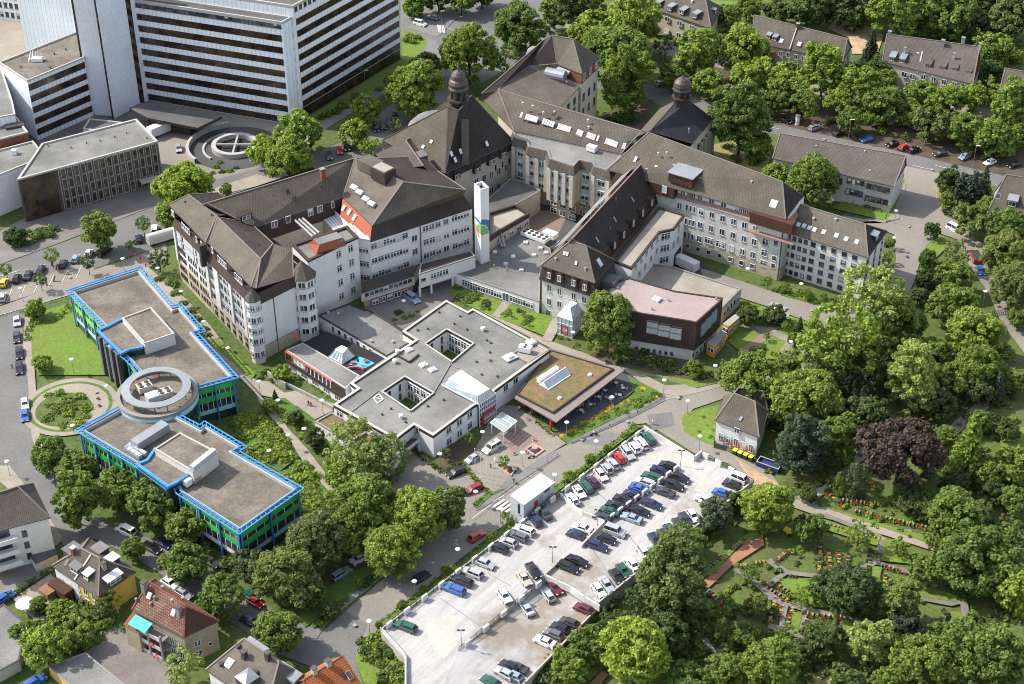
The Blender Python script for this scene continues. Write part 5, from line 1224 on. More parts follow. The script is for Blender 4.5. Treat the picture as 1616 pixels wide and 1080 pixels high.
PG=GL([(766,318),(806,281),(822,285),(853,300),(846,305),(813,323),(771,340)],6.9)
e=flat('hospital_annex','dark flat roofed link in the corner between domed block and bay windowed front','hospital annex',PG,6.9,0,'cream','felt_dark','coping',.25,.3)
ZP=13.2;ZQ=15.2
k0=G(742,287,ZP);k1=G(811,246,ZP)
kd=(k1-k0);kd.z=0;kd.normalize();kn=V3((-kd.y,kd.x,0))
l0=G(703,274,ZQ);l1=G(811,224,ZQ);l2=G(823,199,ZQ);l3=G(652,213,ZQ)
l3=G(655,214,ZQ)
AP=G(724,175,27.5);AP0=G(707,168,27.5);AP1=G(744,151,27)
e=hwing('hospital block with a steep dark hipped roof carrying a copper cupola',at=base_of([l0,l1,l2]))
wl=[V3((p.x,p.y,0))for p in(G(704,283,ZP),G(811,247,ZP))]
wd_=(V3((l1 .x,l1 .y,0))-V3((l0 .x,l0 .y,0))).normalized();wn=V3((-wd_.y,wd_.x,0));dep=26
WP=[V3((l0 .x,l0 .y,0))+wn*.3+wd_*.3,V3((l1 .x,l1 .y,0))+wn*.3-wd_*.3,V3((l1 .x,l1 .y,0))+wn*dep-wd_*.3,V3((l0 .x,l0 .y,0))+wn*dep+wd_*.3]
m=MB();m.prism(WP,0,ZP,0,top=False);m.build('wall',M['cream'],e)
lo_=inset(ccw(WP),-.6);mansard(e,lo_,inset(ccw(WP),.1),ZP-.1,ZQ+.1,'tile_dark')
m=MB();m.sheet([[V3((p.x,p.y,ZP-.1))for p in lo_]]);m.build('soffit',M['trimbrown'],e)
B2,B3=[V3((p.x,p.y,ZQ))for p in(WP[2],WP[3])]
sloped(e,[[l0,l1,AP1,AP,AP0],[l1,B2,AP1],[AP1,B2,B3,AP0,AP],[l0,AP0,B3]],['tile_dark','tile_dark','tile_dark','tile_brown'],'gutter')  # sunlit left slope toned brown, the others darker: shade in the tile colour
ff=[l0,l1,AP]
m=MB();p,q=onplane(l0,newell(ff),733.5,190),onplane(l0,newell(ff),735,262);m.bar(p+V3((0,0,.2)),q+V3((0,0,.2)),2.0,.8);m.build('roof_rib',M['tile_brown'],e)
skylights(e,ff,[(712,243),(718,252.5),(768,227),(726.5,239)],.8,1.4,'glasspale')
A0,u,n,x=wall_frame(WP[0],WP[1])
for p in((752,268),(774,255),(793,243.5),(720,278)):
 c=onplane(A0+n*.55,n,*p);m=MB();m.obox(V3((c.x,c.y,c.z)),u,n,Z,1.1,.5,.9,0)
 for k in range(9):a=math.pi*k/8;
 m.cyl(c+n*.52-n*1.0+Z*.85,c+n*.52+Z*.85,1.1,1.1,14,0);o=m.build('dormer',M['tile_dark'],e)
 for s_ in(-.45,.45):inst('window',window_mesh(.55,1.1,'w1',0),c+n*.53+u*s_-wloc(o),math.atan2(-n.x,n.y)+math.pi,o)
wins(e,WP[0],WP[1],(752,292.5),(798.5,259.5),(753,311),5,2,1.3,1.9,'w2',.2)
winz(e,WP[0],WP[1],.74,.95,3,[9.6],.8,2,'w1',.1)
f2=[l0,AP0,B3];skylights(e,f2,[(681,224),(668,232)],.9,.9,'glasspale');
cc=G(724,158,27.5);cc.z=0
tz=27.0
e2=empty('copper_cupola',cc+V3((0,0,tz)),'octagonal copper cupola with a bulb dome and finial on the steep dark roof','cupola')
m=MB();m.lathe(cc,[(2.6,tz-3.5),(2.6,tz+.6),(3.2,tz+.6),(3.2,tz+1.2),(2.3,tz+1.2)],8,0,sm=False);m.build('plinth',M['copperdark'],e2)
for k in range(8):
 a=2*math.pi*(k+.5)/8;m=MB();p=cc+V3((1.95*math.cos(a),1.95*math.sin(a),0));m.cyl(p+Z*(tz+1.2),p+Z*(tz+3.7),.36,.36,6);m.build('pillar',M['copper'],e2)
m=MB();m.cyl(cc+Z*(tz+1.2),cc+Z*(tz+3.6),1.3,1.3,8);m.build('lantern_core',M['copperdark'],e2)
m=MB();m.lathe(cc,[(2.2,tz+3.6),(2.75,tz+3.9),(2.75,tz+4.3),(2.5,tz+4.7),(2.75,tz+5.6),(2.4,tz+6.5),(2.0,tz+6.9),(2.1,tz+7.2),(1.95,tz+8.0),(1.35,tz+8.8),(.5,tz+9.3),(.28,tz+9.9),(.34,tz+10.3),(.1,tz+10.6)],16);m.build('dome',M['copper'],e2)
m=MB();m.cyl(cc+Z*(tz+10.5),cc+Z*(tz+11.6),.09,.04,6);m.build('finial',M['zinc'],e2)
c=G(688,192,15);m=MB();m.lathe(V3((c.x,c.y,0)),[(7.6,0),(7.6,13.6),(7.9,13.7),(6.2,15.4),(3,16.4),(.5,16.6)],32);tag(m.build('apse_roof',M['felt']),'round grey domed apse behind the steep dark cupola roof','apse')
P=GL([(640,262),(655,214),(703,274),(700,292),(672,285)],15.0);Q=[G(652,213,15.6),G(703,272,15.4),G(672,262,17.6),G(645,236,18)]
e=hwing('small tiled connecting roof with a flat dormer between cupola roof and central block','connecting_roof',base_of(P))
m=MB();m.prism([V3((p.x,p.y,0))for p in P],0,14.6,0,top=False);m.build('wall',M['cream'],e)
T1,T2=G(594,243,19.6),G(652,216,18.6)
sloped(e,[[G(700,290,15),G(655,214,15.2),G(640,222,20.0),G(668,262,20.3)],[G(668,262,20.3),G(640,222,20),T1,G(610,268,20)]],'tile_brown')
P=GL([(644,243),(668,236),(675,245),(652,252)],19.2);m=MB();m.prism(P,16,19.2,0,1);m.build('flat_dormer',[M['felt_dark'],M['felt']],e)
ZN=18.2;ZNR=22.6
n0=G(811,207,ZN);n1=G(980,243,ZN);rn0=G(786,142,ZNR);rn1=G(1012,208,ZNR)
e=hwing('long hospital roof with a row of white skylight groups behind the bay windowed front',at=base_of([n0,n1,rn0]))
nb=[G(760,160,ZN),n0,n1,G(1015,213,ZN)]
m=MB();m.prism([V3((p.x,p.y,0))for p in(n0,n1,rn1,rn0)],0,ZN,0,top=False);m.build('wall',M['cream'],e)
bk=(rn1-rn0);bk.z=0;bk.normalize();bkn=V3((-bk.y,bk.x,0))
g0,g1=rn0+bkn*8-V3((0,0,4.4)),rn1+bkn*8-V3((0,0,4.4));hp=G(764,159,ZN)
sloped(e,[[n0,n1,rn1,rn0],[rn0,rn1,g1,g0],[hp,n0,rn0],[hp,rn0,g0]],'tile_brown')
ff=[n0,n1,rn1]
a,nn_,x_,y_=pframe(ff)
for(p0,p1,k)in(((823,182),(823,182),1),((831,185),(847,189.5),6),((858,192),(873,197),5),((882,200),(899,205),6),((912,209),(918,212),3),((928,213.5),(938,217.5),4),((943.5,219),(943.5,219),1),((957,223),(973,229),6),((984,231),(986,231),2)):
 skylights(e,ff,[(p0[0]+(p1[0]-p0[0])*i/max(1,k-1),p0[1]+(p1[1]-p0[1])*i/max(1,k-1))for i in range(k)],.42,1.5,'white','copinglight',.15)
pots(e,ff,[(825,165),(841,170),(875,179),(928,192),(929,203),(857,180)],.25,.6,'copinglight');skylights(e,ff,[(874,179),(991,226)],.8,1.3,'glassdark')
ZV=18.0
PV=GL([(810,207),(824,199),(980,243),(958,262),(960,268),(908,257),(906,244),(866,238),(864,250),(836,243),(834,229),(812,222)],ZV)
PV=GL([(810,205),(824,198),(982,242),(962,270),(938,262),(936,257),(914,252),(905,262),(868,250),(864,238),(834,231),(831,222),(812,216)],ZV)
e=flat('hospital_wing','bay windowed beige hospital front with blue blinds under a flat grey roof','hospital wing',PV,ZV,5.6,'cream','felt','coping',.3,.4)
lo_=inset(ccw(PV),-.75);mansard(e,lo_,inset(ccw(PV),-.02),ZV-2.4,ZV-.2,'tile_brown','roof_skirt')
m=MB();m.prism(inset(ccw(PV),1.2),0,5.7,0,top=False);m.build('base_wall',M['sand'],e)
segs=[(PV[3],PV[4]),(PV[5],PV[6]),(PV[7],PV[8]),(PV[9],PV[10]),(PV[11],PV[12])]
def baywins(A,B,fs,zs,w,h):
 A0,u,n,x=wall_frame(A,B);L=(V3((B.x,B.y,0))-A0).length
 for f in fs:
  for z in zs:
   p=A0+u*L*f+n*.1+Z*z
   inst('window',window_mesh(w,h,'t2',1 if rw.random()<.6 else 0),p-wloc(e),math.atan2(-n.x,n.y)+math.pi,e)
   m=MB();m.obox(p+n*.25+Z*(h/2+.12),u,n,Z,w/2+.1,.25,.09);m.build('blue_blind_box',M['lightblue'],e)
  m=MB()
 for f in[0.02]+[(fs[i]+fs[i+1])/2 for i in range(len(fs)-1)]+[.98]:
  m=MB();m.obox(A0+u*L*f+n*.35+Z*10.4,u,n,Z,.55,.5,4.8);m.build('pier',M['cream'],e)
baywins(PV[3],PV[4],(.5,),(7.2,10.3,13.6),2.2,1.9);baywins(PV[5],PV[6],(.5,),(7.2,10.3,13.6),2.2,1.9)
baywins(PV[7],PV[8],(.18,.5,.82),(7.2,10.3,13.6),1.9,1.9);baywins(PV[9],PV[10],(.3,.72),(7.2,10.3,13.6),2.0,1.9);baywins(PV[11],PV[12],(.5,),(7.2,10.3,13.6),1.6,1.9)
ib=inset(PV,-1.2)if area2(PV)<0 else inset(ccw(PV),1.2)
winz(e,ib[7]if area2(PV)>0 else V3((PV[7].x,PV[7].y,0)),V3((PV[8].x,PV[8].y,0)),.1,.9,3,[1.6,4.2],1.9,1.5,'t2',.2,out=-1.1)
winz(e,PV[3],PV[6],.1,.9,4,[1.6,4.2],1.7,1.5,'t2',.2,out=-.9);winz(e,PV[9],PV[12],.1,.9,4,[1.6,4.2],1.7,1.5,'t2',.2,out=-1.1)
unit('roof_extractor','white boxy extractor unit on the bay front flat roof','extractor',G(934,235,18.6),bk,1.3,.8,17.7,1.5,'white')
e=hwing('tall hospital block with a pointed brown hip roof and red brick attic',at=G(912,120,0))
t0,t1,t2=G(879,101,21),G(918,117,21),G(945.5,91,21);t3=t0+t2-t1;t3 .z=21
P=[V3((p.x,p.y,0))for p in(t0,t1,t2,t3)]
m=MB();m.prism(inset(ccw(P),.25),0,17.5,0,top=False);m.build('wall',M['cream'],e);m=MB();m.prism(inset(ccw(P),.1),17.5,21,0,top=False);m.build('attic_wall',M['brick'],e)
h0,h1=G(872,56,27.5),G(904,62,27.5)
sloped(e,[[t0,t1,h1,h0],[t1,t2,h1],[t2,t3,h0,h1],[t3,t0,h0]],['tile_pale','tile_brown','tile_dark','tile_dark'])  # sunlit front-left slope toned pale, the other slopes coloured as if shaded
ip=inset(ccw(P),.25)
wins(e,t1,t2,(921.5,122),(941,102),(922,122),3,1,1.5,2.0,'w2',0);wins(e,t1,t2,(921,153),(938,137),(921,176),3,2,1.0,2.2,'d1',0,out=-.2);
u0,u1,u2,u3=G(833,105,20.5),G(913,139,17.0),G(881,172,17.0),G(786,142,20.5)
e=hwing('lower hospital wing with a wide plain brown roof between tower block and skylit roof',at=base_of([u0,u1,u2,u3]))
P=[V3((p.x,p.y,0))for p in(u0,u1,u2,u3)];m=MB();m.prism(P,0,17,0,top=False);m.build('wall',M['cream'],e)
kx=(u0-u1);kx.z=0;kx=kx.normalized()
v0,v3=G(800,70,0),G(748,150,0)
rid0,rid1=G(870,57,24.5),G(760,148,20.5)
sloped(e,[[u0,u1,u2,u3],[u0,u3,rid1,G(862,60,25)],[t0,u0,G(862,60,25),h0]],['tile_pale','tile_dark','tile_dark'])
winz(e,u1,u2,.2,.8,3,[11,14.2],1.4,2,'d2',0)
c=G(877,118,19.5);m=MB();m.cyl(c-kx*3,c+kx*3,1.7,1.7,14);m.build('vaulted_roof',M['zinc'],e)
m=MB();p=G(889,112,20);m.obox(p,kx,V3((-kx.y,kx.x,0)),Z,2.2,1.4,.3);m.build('balcony_roof',M['verdigris'],e)
m=MB();c=G(843,70,20);m.lathe(V3((c.x,c.y,0)),[(2.4,0),(2.4,17),(2,18.2),(1.0,19),(.2,19.2)],20);m.build('round_turret',M['felt'],e)
ch=[G(1025.5,207.5,17.5),G(1070,157,17.5),G(1088,160,17.5),G(1125,188,11.5),G(1093,227,11.5)]
e=empty('chapel',G(1070,215,0),'chapel with a steep black slate roof and tall windows, joined to the long brown wing','chapel')
wl=[V3((p.x,p.y,0))for p in(ch[3],ch[4])];dch=(wl[0]-wl[1]).normalized();nch=V3((-dch.y,dch.x,0))
if nch.x>0:nch=-nch
PC=[wl[1]-dch*4,wl[0]+nch*.0,wl[0]+nch*16,wl[1]+nch*16-dch*4]
m=MB();m.prism(PC,0,11.5,0,top=False);m.build('wall',M['cream'],e)
lft0,lft1=G(1008,207,11.5),G(1062,152,11.5)
ch[0]=ch[0];
sloped(e,[[ch[4],ch[3],ch[2],ch[1],ch[0]],[ch[0],ch[1],V3((PC[2].x,PC[2].y,11.5)),V3((PC[3].x,PC[3].y,11.5))],[ch[2],ch[3],V3((PC[2].x,PC[2].y,11.5)),ch[1]]],['slate','tile_brown','slate'],'gutter')  # slopes turned from the sun near black, sunlit slope brown: shade in the colour
winz(e,wl[0],wl[1],.12,.7,4,[6.2],1.2,5.5,'d1',0)
for f in(.0,.2,.42,.62):m=MB();A0,u,n,x=wall_frame(*wl);m.obox(A0+u*f*(wl[1]-wl[0]).length+n*.4+Z*4.5,u,n,Z,.35,.5,4.5);m.build('buttress',M['sand'],e)
pots(e,[ch[4],ch[3],ch[1]],[(1087,211)],.2,1.6,'metal')
cc=G(1075,162,18.2);cc.z=0;tz=18.0
e2=empty('chapel_turret',cc+Z*tz,'copper turret with a bulb dome on the slate chapel ridge','turret')
m=MB();m.lathe(cc,[(2.2,tz-3),(2.2,tz+1.6),(2.9,tz+1.7),(2.9,tz+2.2),(2.1,tz+2.3)],8,sm=False);m.build('plinth',M['copperdark'],e2)
m=MB();m.lathe(cc,[(2.0,tz+2.3),(2.0,tz+4.2)],8,sm=False);m.build('lantern',M['copperdark'],e2)
for k in range(8):a=2*math.pi*(k+.5)/8;m=MB();p=cc+V3((2.05*math.cos(a),2.05*math.sin(a),0));m.cyl(p+Z*(tz+2.2),p+Z*(tz+4.2),.25,.25,6);m.build('pillar',M['copper'],e2)
m=MB();m.lathe(cc,[(2.4,tz+4.2),(2.7,tz+4.4),(2.5,tz+5),(2.55,tz+5.6),(2.3,tz+6.6),(1.5,tz+7.5),(.5,tz+7.9),(.15,tz+8.6)],16);m.build('dome',M['copper'],e2)
ZL=18.3;ZLR=24.2
g0,g1=G(985,270,ZL),G(1239.5,346.5,ZL);r0,r1=G(1023.6,209.6,ZLR),G(1234.5,287,ZLR);g2=G(1267,309,ZL)
gd=(g1-g0);gd.z=0;gd.normalize();gn=V3((-gd.y,gd.x,0))
gl0=G(958,268,ZL)
e=hwing('long five storey hospital wing with attic windows under a big brown roof',at=base_of([g0,g1]))
PL=[V3((p.x,p.y,0))for p in(g0,g1,g1+gn*14,g0+gn*14)]
wf=[V3((p.x,p.y,0))for p in PL]
m=MB();m.prism(PL,3.4,ZL-2.9,0,top=False);m.build('wall',M['offwhite'],e);m=MB();m.prism(inset(ccw(PL),-.1),0,3.4,0,top=False);m.build('base_wall',M['sand'],e)
AT=inset(ccw(PL),.8);m=MB();m.prism(AT,ZL-2.9,ZL,0,top=False);m.build('attic_wall',M['render'],e)
mansard(e,inset(ccw(PL),-.35),AT,ZL-3.0,ZL-2.2,'pinkstrip','attic_ledge')
bk1=V3((g1+gn*14).to_tuple());bk1 .z=ZL;bk0=g0+gn*14;bk0 .z=ZL
sloped(e,[[gl0,g1,r1,r0],[g1,g2,r1],[r1,g2,bk0,r0],[gl0,r0,bk0]],['tile_brown','tile_dark','tile_brown','tile_brown'])
ff=[g0,g1,r1]
skylights(e,ff,[(1003,252),(1034.5,265.5),(1135.5,294.5)],.7,1.5,'white');skylights(e,ff,[(1221,322)],1.7,1.9,'glasspale','copinglight')
pots(e,ff,[(1052,243),(1039,244),(1186,289),(1104,283),(1107,284),(1021,269)],.22,.5,'copinglight');chimney(e,ff,[(1064,266)],.8,.9,'red')
c=onplane(g0,newell(ff),1081,282);m=MB();m.obox(c+Z*.8,gd,gn,Z,3.4,2.8,1.3,0);m.obox(c+Z*2.15,gd,gn,Z,3.7,3.1,.12,1);m.build('lift_house',[M['tile_maroon'],M['zinc']],e)
A0,u,n,x=wall_frame(PL[0],PL[1]);LL=(PL[1]-PL[0]).length
wa=[p-gn*0 for p in AT]
wins(e,PL[0]+gn*.8,PL[1]+gn*.8,(1077.5,306),(1077.5,306),(1077,306),1,1,1.2,1.6,'w2',0);wins(e,PL[0]+gn*.8,PL[1]+gn*.8,(1086,308),(1096,311),(1086,308),4,1,.5,1.3,'w1',0)
wins(e,PL[0]+gn*.8,PL[1]+gn*.8,(1104.5,314),(1142,325),(1104,314),3,1,1.3,1.7,'w2',0);wins(e,PL[0]+gn*.8,PL[1]+gn*.8,(1163,332),(1193,340),(1163,332),6,1,.9,1.6,'w2',.5)
m=MB();q=on_wall(PL[0],PL[1],1220,350);m.obox(V3((q.x,q.y,ZL-1.6))+n*.2,u,n,Z,5.8,1.2,1.5,0);m.build('red_dormer',M['redclad' if 0 else 'tile_maroon'],e)
m=MB();q=on_wall(PL[0],PL[1],1048,298);m.obox(V3((q.x,q.y,ZL-1.6))+n*.2,u,n,Z,3.6,1.2,1.5,0);m.build('red_dormer',M['tile_maroon'],e);wins(e,PL[0],PL[1],(1048.5,299),(1048.5,299),(1048,299),1,1,1.2,1.8,'w1',.5,out=1.45)
for y0,y1,yb in((326,355,0),):
 wins(e,PL[0],PL[1],(1106.5,334.5),(1175,356),(1106,334),5,1,1.25,1.7,'w2',.1);wins(e,PL[0],PL[1],(1105,356),(1174,377),(1103,377),5,2,1.25,1.7,'w2',.1)
wins(e,PL[0],PL[1],(1072.5,325),(1072.5,325),(1072,325),1,1,1.2,1.7,'w2',0)
wins(e,PL[0],PL[1],(1084,327.5),(1096,331.5),(1082,371),3,3,.6,1.7,'w1',.1)
wins(e,PL[0],PL[1],(1119,380),(1137,386),(1119,380),2,1,2.4,1.7,'t3',.5)
wins(e,PL[0],PL[1],(1192,362),(1192,362),(1189.5,403),1,3,1.25,1.7,'w2',.2);wins(e,PL[0],PL[1],(1154,392),(1171,397),(1154,392),2,1,1.25,1.7,'w2',.2)
wins(e,PL[0],PL[1],(1085,387.5),(1187,421),(1085,387),7,1,1.1,1.2,'w1',.1,out=.12)
wins(e,PL[0],PL[1],(1208,382),(1208,382),(1205,434),1,4,1.5,1.8,'t2',.1);wins(e,PL[0],PL[1],(1224.5,383.5),(1224.5,383.5),(1221,420),1,4,1.1,1.3,'w1',.2)
m=MB();q=on_wall(PL[0],PL[1],1219,372);m.obox(V3((q.x,q.y,q.z))+n*.7,u,n,Z,6.3,.8,.14);m.build('pink_ledge',M['pinkstrip'],e)
m=MB();m.obox(PL[1]-u*.3+n*.1+Z*8,u,n,Z,.12,.12,8);m.build('downpipe',M['gutter'],e)
ZW=12.7;ZWR=17.0
h0,h1,h2=G(1243,367,ZW),G(1369.7,407,ZW),G(1400,365,ZW);hr0,hr1=G(1256,321,ZWR),G(1365,354,ZWR)
hd=(h1-h0);hd.z=0;hd.normalize();hn=V3((-hd.y,hd.x,0));wdp=(h2-h1).dot(hn)
e=hwing('white end block with six rows of small windows and skylights in its brown hip roof',at=base_of([h0,h1]))
PW=[V3((p.x,p.y,0))for p in(h0,h1,h1+hn*wdp+hd*((h2-h1).dot(hd)),h0+hn*wdp)]
m=MB();m.prism(inset(ccw(PW),.3),0,ZW,0,top=False);m.build('wall',M['render'],e)
hb=V3((PW[3].x,PW[3].y,ZW))
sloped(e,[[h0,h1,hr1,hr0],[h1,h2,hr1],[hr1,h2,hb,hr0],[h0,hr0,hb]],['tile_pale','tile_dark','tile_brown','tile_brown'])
ff=[h0,h1,hr1]
skylights(e,ff,[(1260,355),(1269,357),(1277.5,360),(1285.5,363),(1300,366.5),(1320,372),(1335.5,377.5),(1352,382)],.9,1.1,'glasspale','copinglight');skylights(e,ff,[(1258.5,332)],.5,1,'glassdark');pots(e,ff,[(1319,348),(1284,347)],.25,.5,'copinglight')
fe_=[h1,h2,hr1];dormer(e,fe_,[(1384,378)],2.6,1.4,'zinc','tile_dark','w2')
HB=inset(ccw(PW),.3)
B_0,B_1=PW[0]+hn*.3,PW[1]+hn*.3
wins(e,B_0,B_1,(1245,374),(1272,382),(1238,440),4,6,.85,1.05,'d1',.15)
wins(e,B_0,B_1,(1283.5,386),(1349,407),(1276,451),5,6,1.15,1.15,'d1',.25)
winz(e,PW[1]-hd*.3,PW[2]-hd*.3,.12,.85,3,[2,4.2,6.4,8.6,10.8],1,1.2,'d1',.1)
m=MB();A0,u,n,x=wall_frame(B_0,B_1);m.obox(V3((B_1 .x,B_1 .y,6))-u*.2+n*.1,u,n,Z,.1,.1,6);m.build('downpipe',M['gutter'],e)
ZGE=14.4;ZGR=21.4
v0,v1=G(1011,260,ZGR),G(902.5,377.5,ZGR);ea0,ea1=G(1034.5,305,ZGE+.2),G(951,399,ZGE+.2)
vd_=(v1-v0);vd_.z=0;vd_.normalize();vn=V3((vd_.y,-vd_.x,0))
if vn.x<0:vn=-vn
half=(ea0-v0).dot(vn)
ow0,ow1=v0-vn*half*.92,v1-vn*half*.92;ow0 .z=ow1 .z=ZGE
e=hwing('steep roofed central hospital wing with a dark tiled slope and small attic dormers',at=base_of([v0,v1]))
PGW=[V3((p.x,p.y,0))for p in(ow0,ow1,ea1,ea0)]
m=MB();m.prism(PGW,0,ZGE,0,top=False);m.build('wall',M['cream'],e)
mansard(e,[V3((p.x,p.y,0))+vn*.9 for p in(ea1,ea0)],[V3((p.x,p.y,0))for p in(ea1,ea0)],ZGE-2.6,ZGE+.1,'tile_maroon',closed=False)
sloped(e,[[ea0,ea1,v1,v0],[v0,v1,ow1,ow0]],['tile_dark','tile_pale'],'pinkstrip')  # one roof in two tones: sunlit west slope pale, shaded east slope dark
m=MB();f=[v0-vn*2.2-Z*1.9+Z*.3,v1-vn*2.2-Z*1.9+Z*.3,v1-vn*4.6-Z*4.0+Z*.3,v0-vn*4.6-Z*4.0+Z*.3];m.face(f if newell(f).z>0 else f[::-1]);m.build('zinc_strip',M['felt'],e)
ff=[ea0,ea1,v1]
for p in((968.5,418),(983,369.8),(998,352),(1013,336),(1027.5,319.5),(968.5,387)):
 if p==(968.5,418):continue
 A0,u,n,x=wall_frame(ea1+vn*.8,ea0+vn*.8);c=onplane(A0,n,*p);m=MB();m.obox(c-n*.6,u,n,Z,.8,.9,1.15,0);o=m.build('dormer',M['tile_dark'],e);inst('window',window_mesh(.75,1.5,'w2',0),c+n*.32-wloc(o),math.atan2(-n.x,n.y)+math.pi,o)
skylights(e,ff,[(998,315.5),(970,347),(942,379)],.6,1.5,'bluefilm');pots(e,ff,[(972,316),(963,362)],.12,.5,'coping')
X0,X1,X2=G(853.5,419,14.2),G(938.5,447,14.2),G(970,410.5,14.2);xr0,xr1=G(901,380,20.6),G(925,388.5,20.6);X3=X0+X2-X1;X3 .z=14.2
e=hwing('cross block with a brown hip roof and arched dormers above the glass porch',at=base_of([X0,X1]))
PX=[V3((p.x,p.y,0))for p in(X0,X1,X2,X3)]
m=MB();m.prism(inset(ccw(PX),.25),0,10.2,0,top=False);m.build('wall',M['offwhite'],e)
mansard(e,inset(ccw(PX),-.35),inset(ccw(PX),.3),10.2,14.2,'brown');m=MB();m.sheet([[V3((p.x,p.y,10.2))for p in inset(ccw(PX),-.35)]]);m.build('soffit',M['trimbrown'],e)
sloped(e,[[X0,X1,xr1,xr0],[X1,X2,xr1],[X2,X3,xr0,xr1],[X3,X0,xr0]],['tile_pale','tile_dark','tile_dark','tile_pale'])
ff=[X0,X1,xr1];skylights(e,ff,[(891,400),(895.5,401),(909.5,415.5)],.55,.9,'white');pots(e,ff,[(877,411),(924,426.5)],.2,.6,'copinglight')
skylights(e,[X1,X2,xr1],[(946,414.5)],1.3,1.9,'glasspale','copinglight');f3=[X3,X0,xr0];skylights(e,f3,[(881,383)],.6,1.4,'glasspale')
A0,u,n,x=wall_frame(PX[0],PX[1])
for p in((867,434),(883.5,439),(906,446),(923.5,453)):
 c=onplane(A0+n*.15,n,*p);m=MB();m.obox(c-n*.3,u,n,Z,1.0,.55,.95,0);m.cyl(c-n*.85+Z*.75,c+n*.25+Z*.75,1.0,1.0,14);o=m.build('dormer',M['tile_maroon'],e);inst('window',window_mesh(.85,1.5,'w2',0),c+n*.27-wloc(o),math.atan2(-n.x,n.y)+math.pi,o)
fA,fB=PX[0]-n*.0,PX[1]
wins(e,PX[0]-n*.25,PX[1]-n*.25,(867,455),(867,455),(866,476),1,2,1.1,1.8,'w2',0);wins(e,PX[0]-n*.25,PX[1]-n*.25,(883,460.5),(883,460.5),(882.5,480.5),1,2,1.1,1.8,'w2',0)
wins(e,PX[0]-n*.25,PX[1]-n*.25,(905.5,468),(922,473.5),(905,468),2,1,1.1,1.8,'w2',0);wins(e,PX[0]-n*.25,PX[1]-n*.25,(865,493.5),(865,493.5),(865,493),1,1,1.1,1.5,'w2',0)
m=MB();c=G(960,442,12);m.obox(V3((c.x,c.y,11.2)),vd_,vn,Z,2.0,2.4,1.5);m.build('rear_dormer',M['felt_dark'],e)
ZI=12.6
PI_=GL([(1039.5,327),(1080.5,339.5),(1064,361.5),(1041.5,366.5),(997,423.5),(970,412.5)],ZI)
e=flat('hospital_wing','white angular three storey infill with a light gravel roof beside the steep dark roof','hospital wing',PI_,ZI,0,'white','felt_light','trimbrown',.3,.35,fascia=.2)
PI_=[V3((p.x,p.y,0))for p in PI_]
wins(e,PI_[2],PI_[3],(1050.5,373),(1050.5,373),(1048,410),1,3,2.4,1.7,'t3',0)
wins(e,PI_[1],PI_[2],(1071,360),(1071,360),(1070,377),1,2,1.1,1.7,'w2',0);wins(e,PI_[1],PI_[2],(1063,385),(1063,385),(1063,385),1,1,1.1,1.7,'w2',0)
wins(e,PI_[3],PI_[4],(1037,378.5),(1003,420),(1037,378),5,1,1.2,1.4,'w2',0);wins(e,PI_[3],PI_[4],(1036,397),(1009,430),(1036,397),4,1,1.2,1.4,'w2',0)
m=MB();A0,u,n,x=wall_frame(PI_[1],PI_[2]);m.obox((PI_[1]+PI_[2])/2+n*.04+Z*2,u,n,Z,2.6,.06,2.0);m.build('garage_door',M['felt_black'],e)
ZH=11.6
PH=GL([(965,448),(992,438),(1065,459),(1141,470),(1135,477),(1099,509),(1090,507),(996,492),(950,476)],ZH)
e=flat('pink_roof_hall','dark brown clad hall with a pinkish flat roof on a white ground floor','hall',PH,ZH,3.4,'brown','felt_pink','trimbrown',.25,.35)
PHg=[V3((p.x,p.y,0))for p in PH]
m=MB();m.prism(inset(ccw(PHg),.5),0,3.4,0,top=False);m.build('ground_floor_wall',M['offwhite'],e)
m=MB();
for t in([PHg],):m.sheet([[V3((p.x,p.y,3.39))for p in ccw(PHg)]])
m.build('soffit',M['trimbrown'],e)
for p in((1029.5,517),(1048,521.5),(1066.5,526)):
 A0,u,n,x=wall_frame(PHg[7],PHg[6]);c=onplane(A0,n,*p);m=MB();m.obox(c+n*.06,u,n,Z,1.35,.1,1.75,0);m.obox(c+n*.1,u,n,Z,1.45,.2,.1,1)
 for k in range(6):m.obox(c+n*.14+Z*(-1.5+k*.6),u,n,Z,1.3,.05,.04,1)
 m.obox(c+n*.2+Z*1.85,u,n,Z,1.5,.3,.1,2);m.build('shuttered_window',[M['blind'],M['coping'],M['trimbrown']],e)
A0,u,n,x=wall_frame(PHg[4],PHg[5])
for p in((1110,519),(1118,510),(1126.5,500)):
 c=onplane(A0,n,*p);m=MB();m.obox(c+n*.06,u,n,Z,1.3,.1,1.7,0);m.build('shuttered_window',[M['bluefilm']],e)
winz(e,PHg[4]-n*.5,PHg[5]-n*.5,.12,.95,6,[1.7],.9,1.5,'w1',.1)
c=G(1036,474,ZH-.2);m=MB();m.obox(c+Z*.3,gd,gn,Z,.9,.9,.3);m.build('rooflight',M['white'],e);pots(e,[G(1000,460,ZH-.2),G(1080,480,ZH-.2),G(1030,500,ZH-.2)],[(1029,489),(1055,475),(1130,473),(975,456)],.2,.4,'coping')
wins(e,PHg[7],PHg[6],(1005,546),(1060,562),(1005,546),7,1,.5,.7,'d1',0,out=-.5)
PA=GL([(1029,416),(1060,420),(1170,455),(1140,485),(985,436)],5.0)
e=flat('garage_block','low garage block with a stained beige flat roof between pink roof hall and service road','garage',PA,5.0,0,'cream','felt_light','coping',.3,.5)
winz(e,PA[2],PA[3],.15,.85,5,[2.6],1,1.6,'w1',.1)
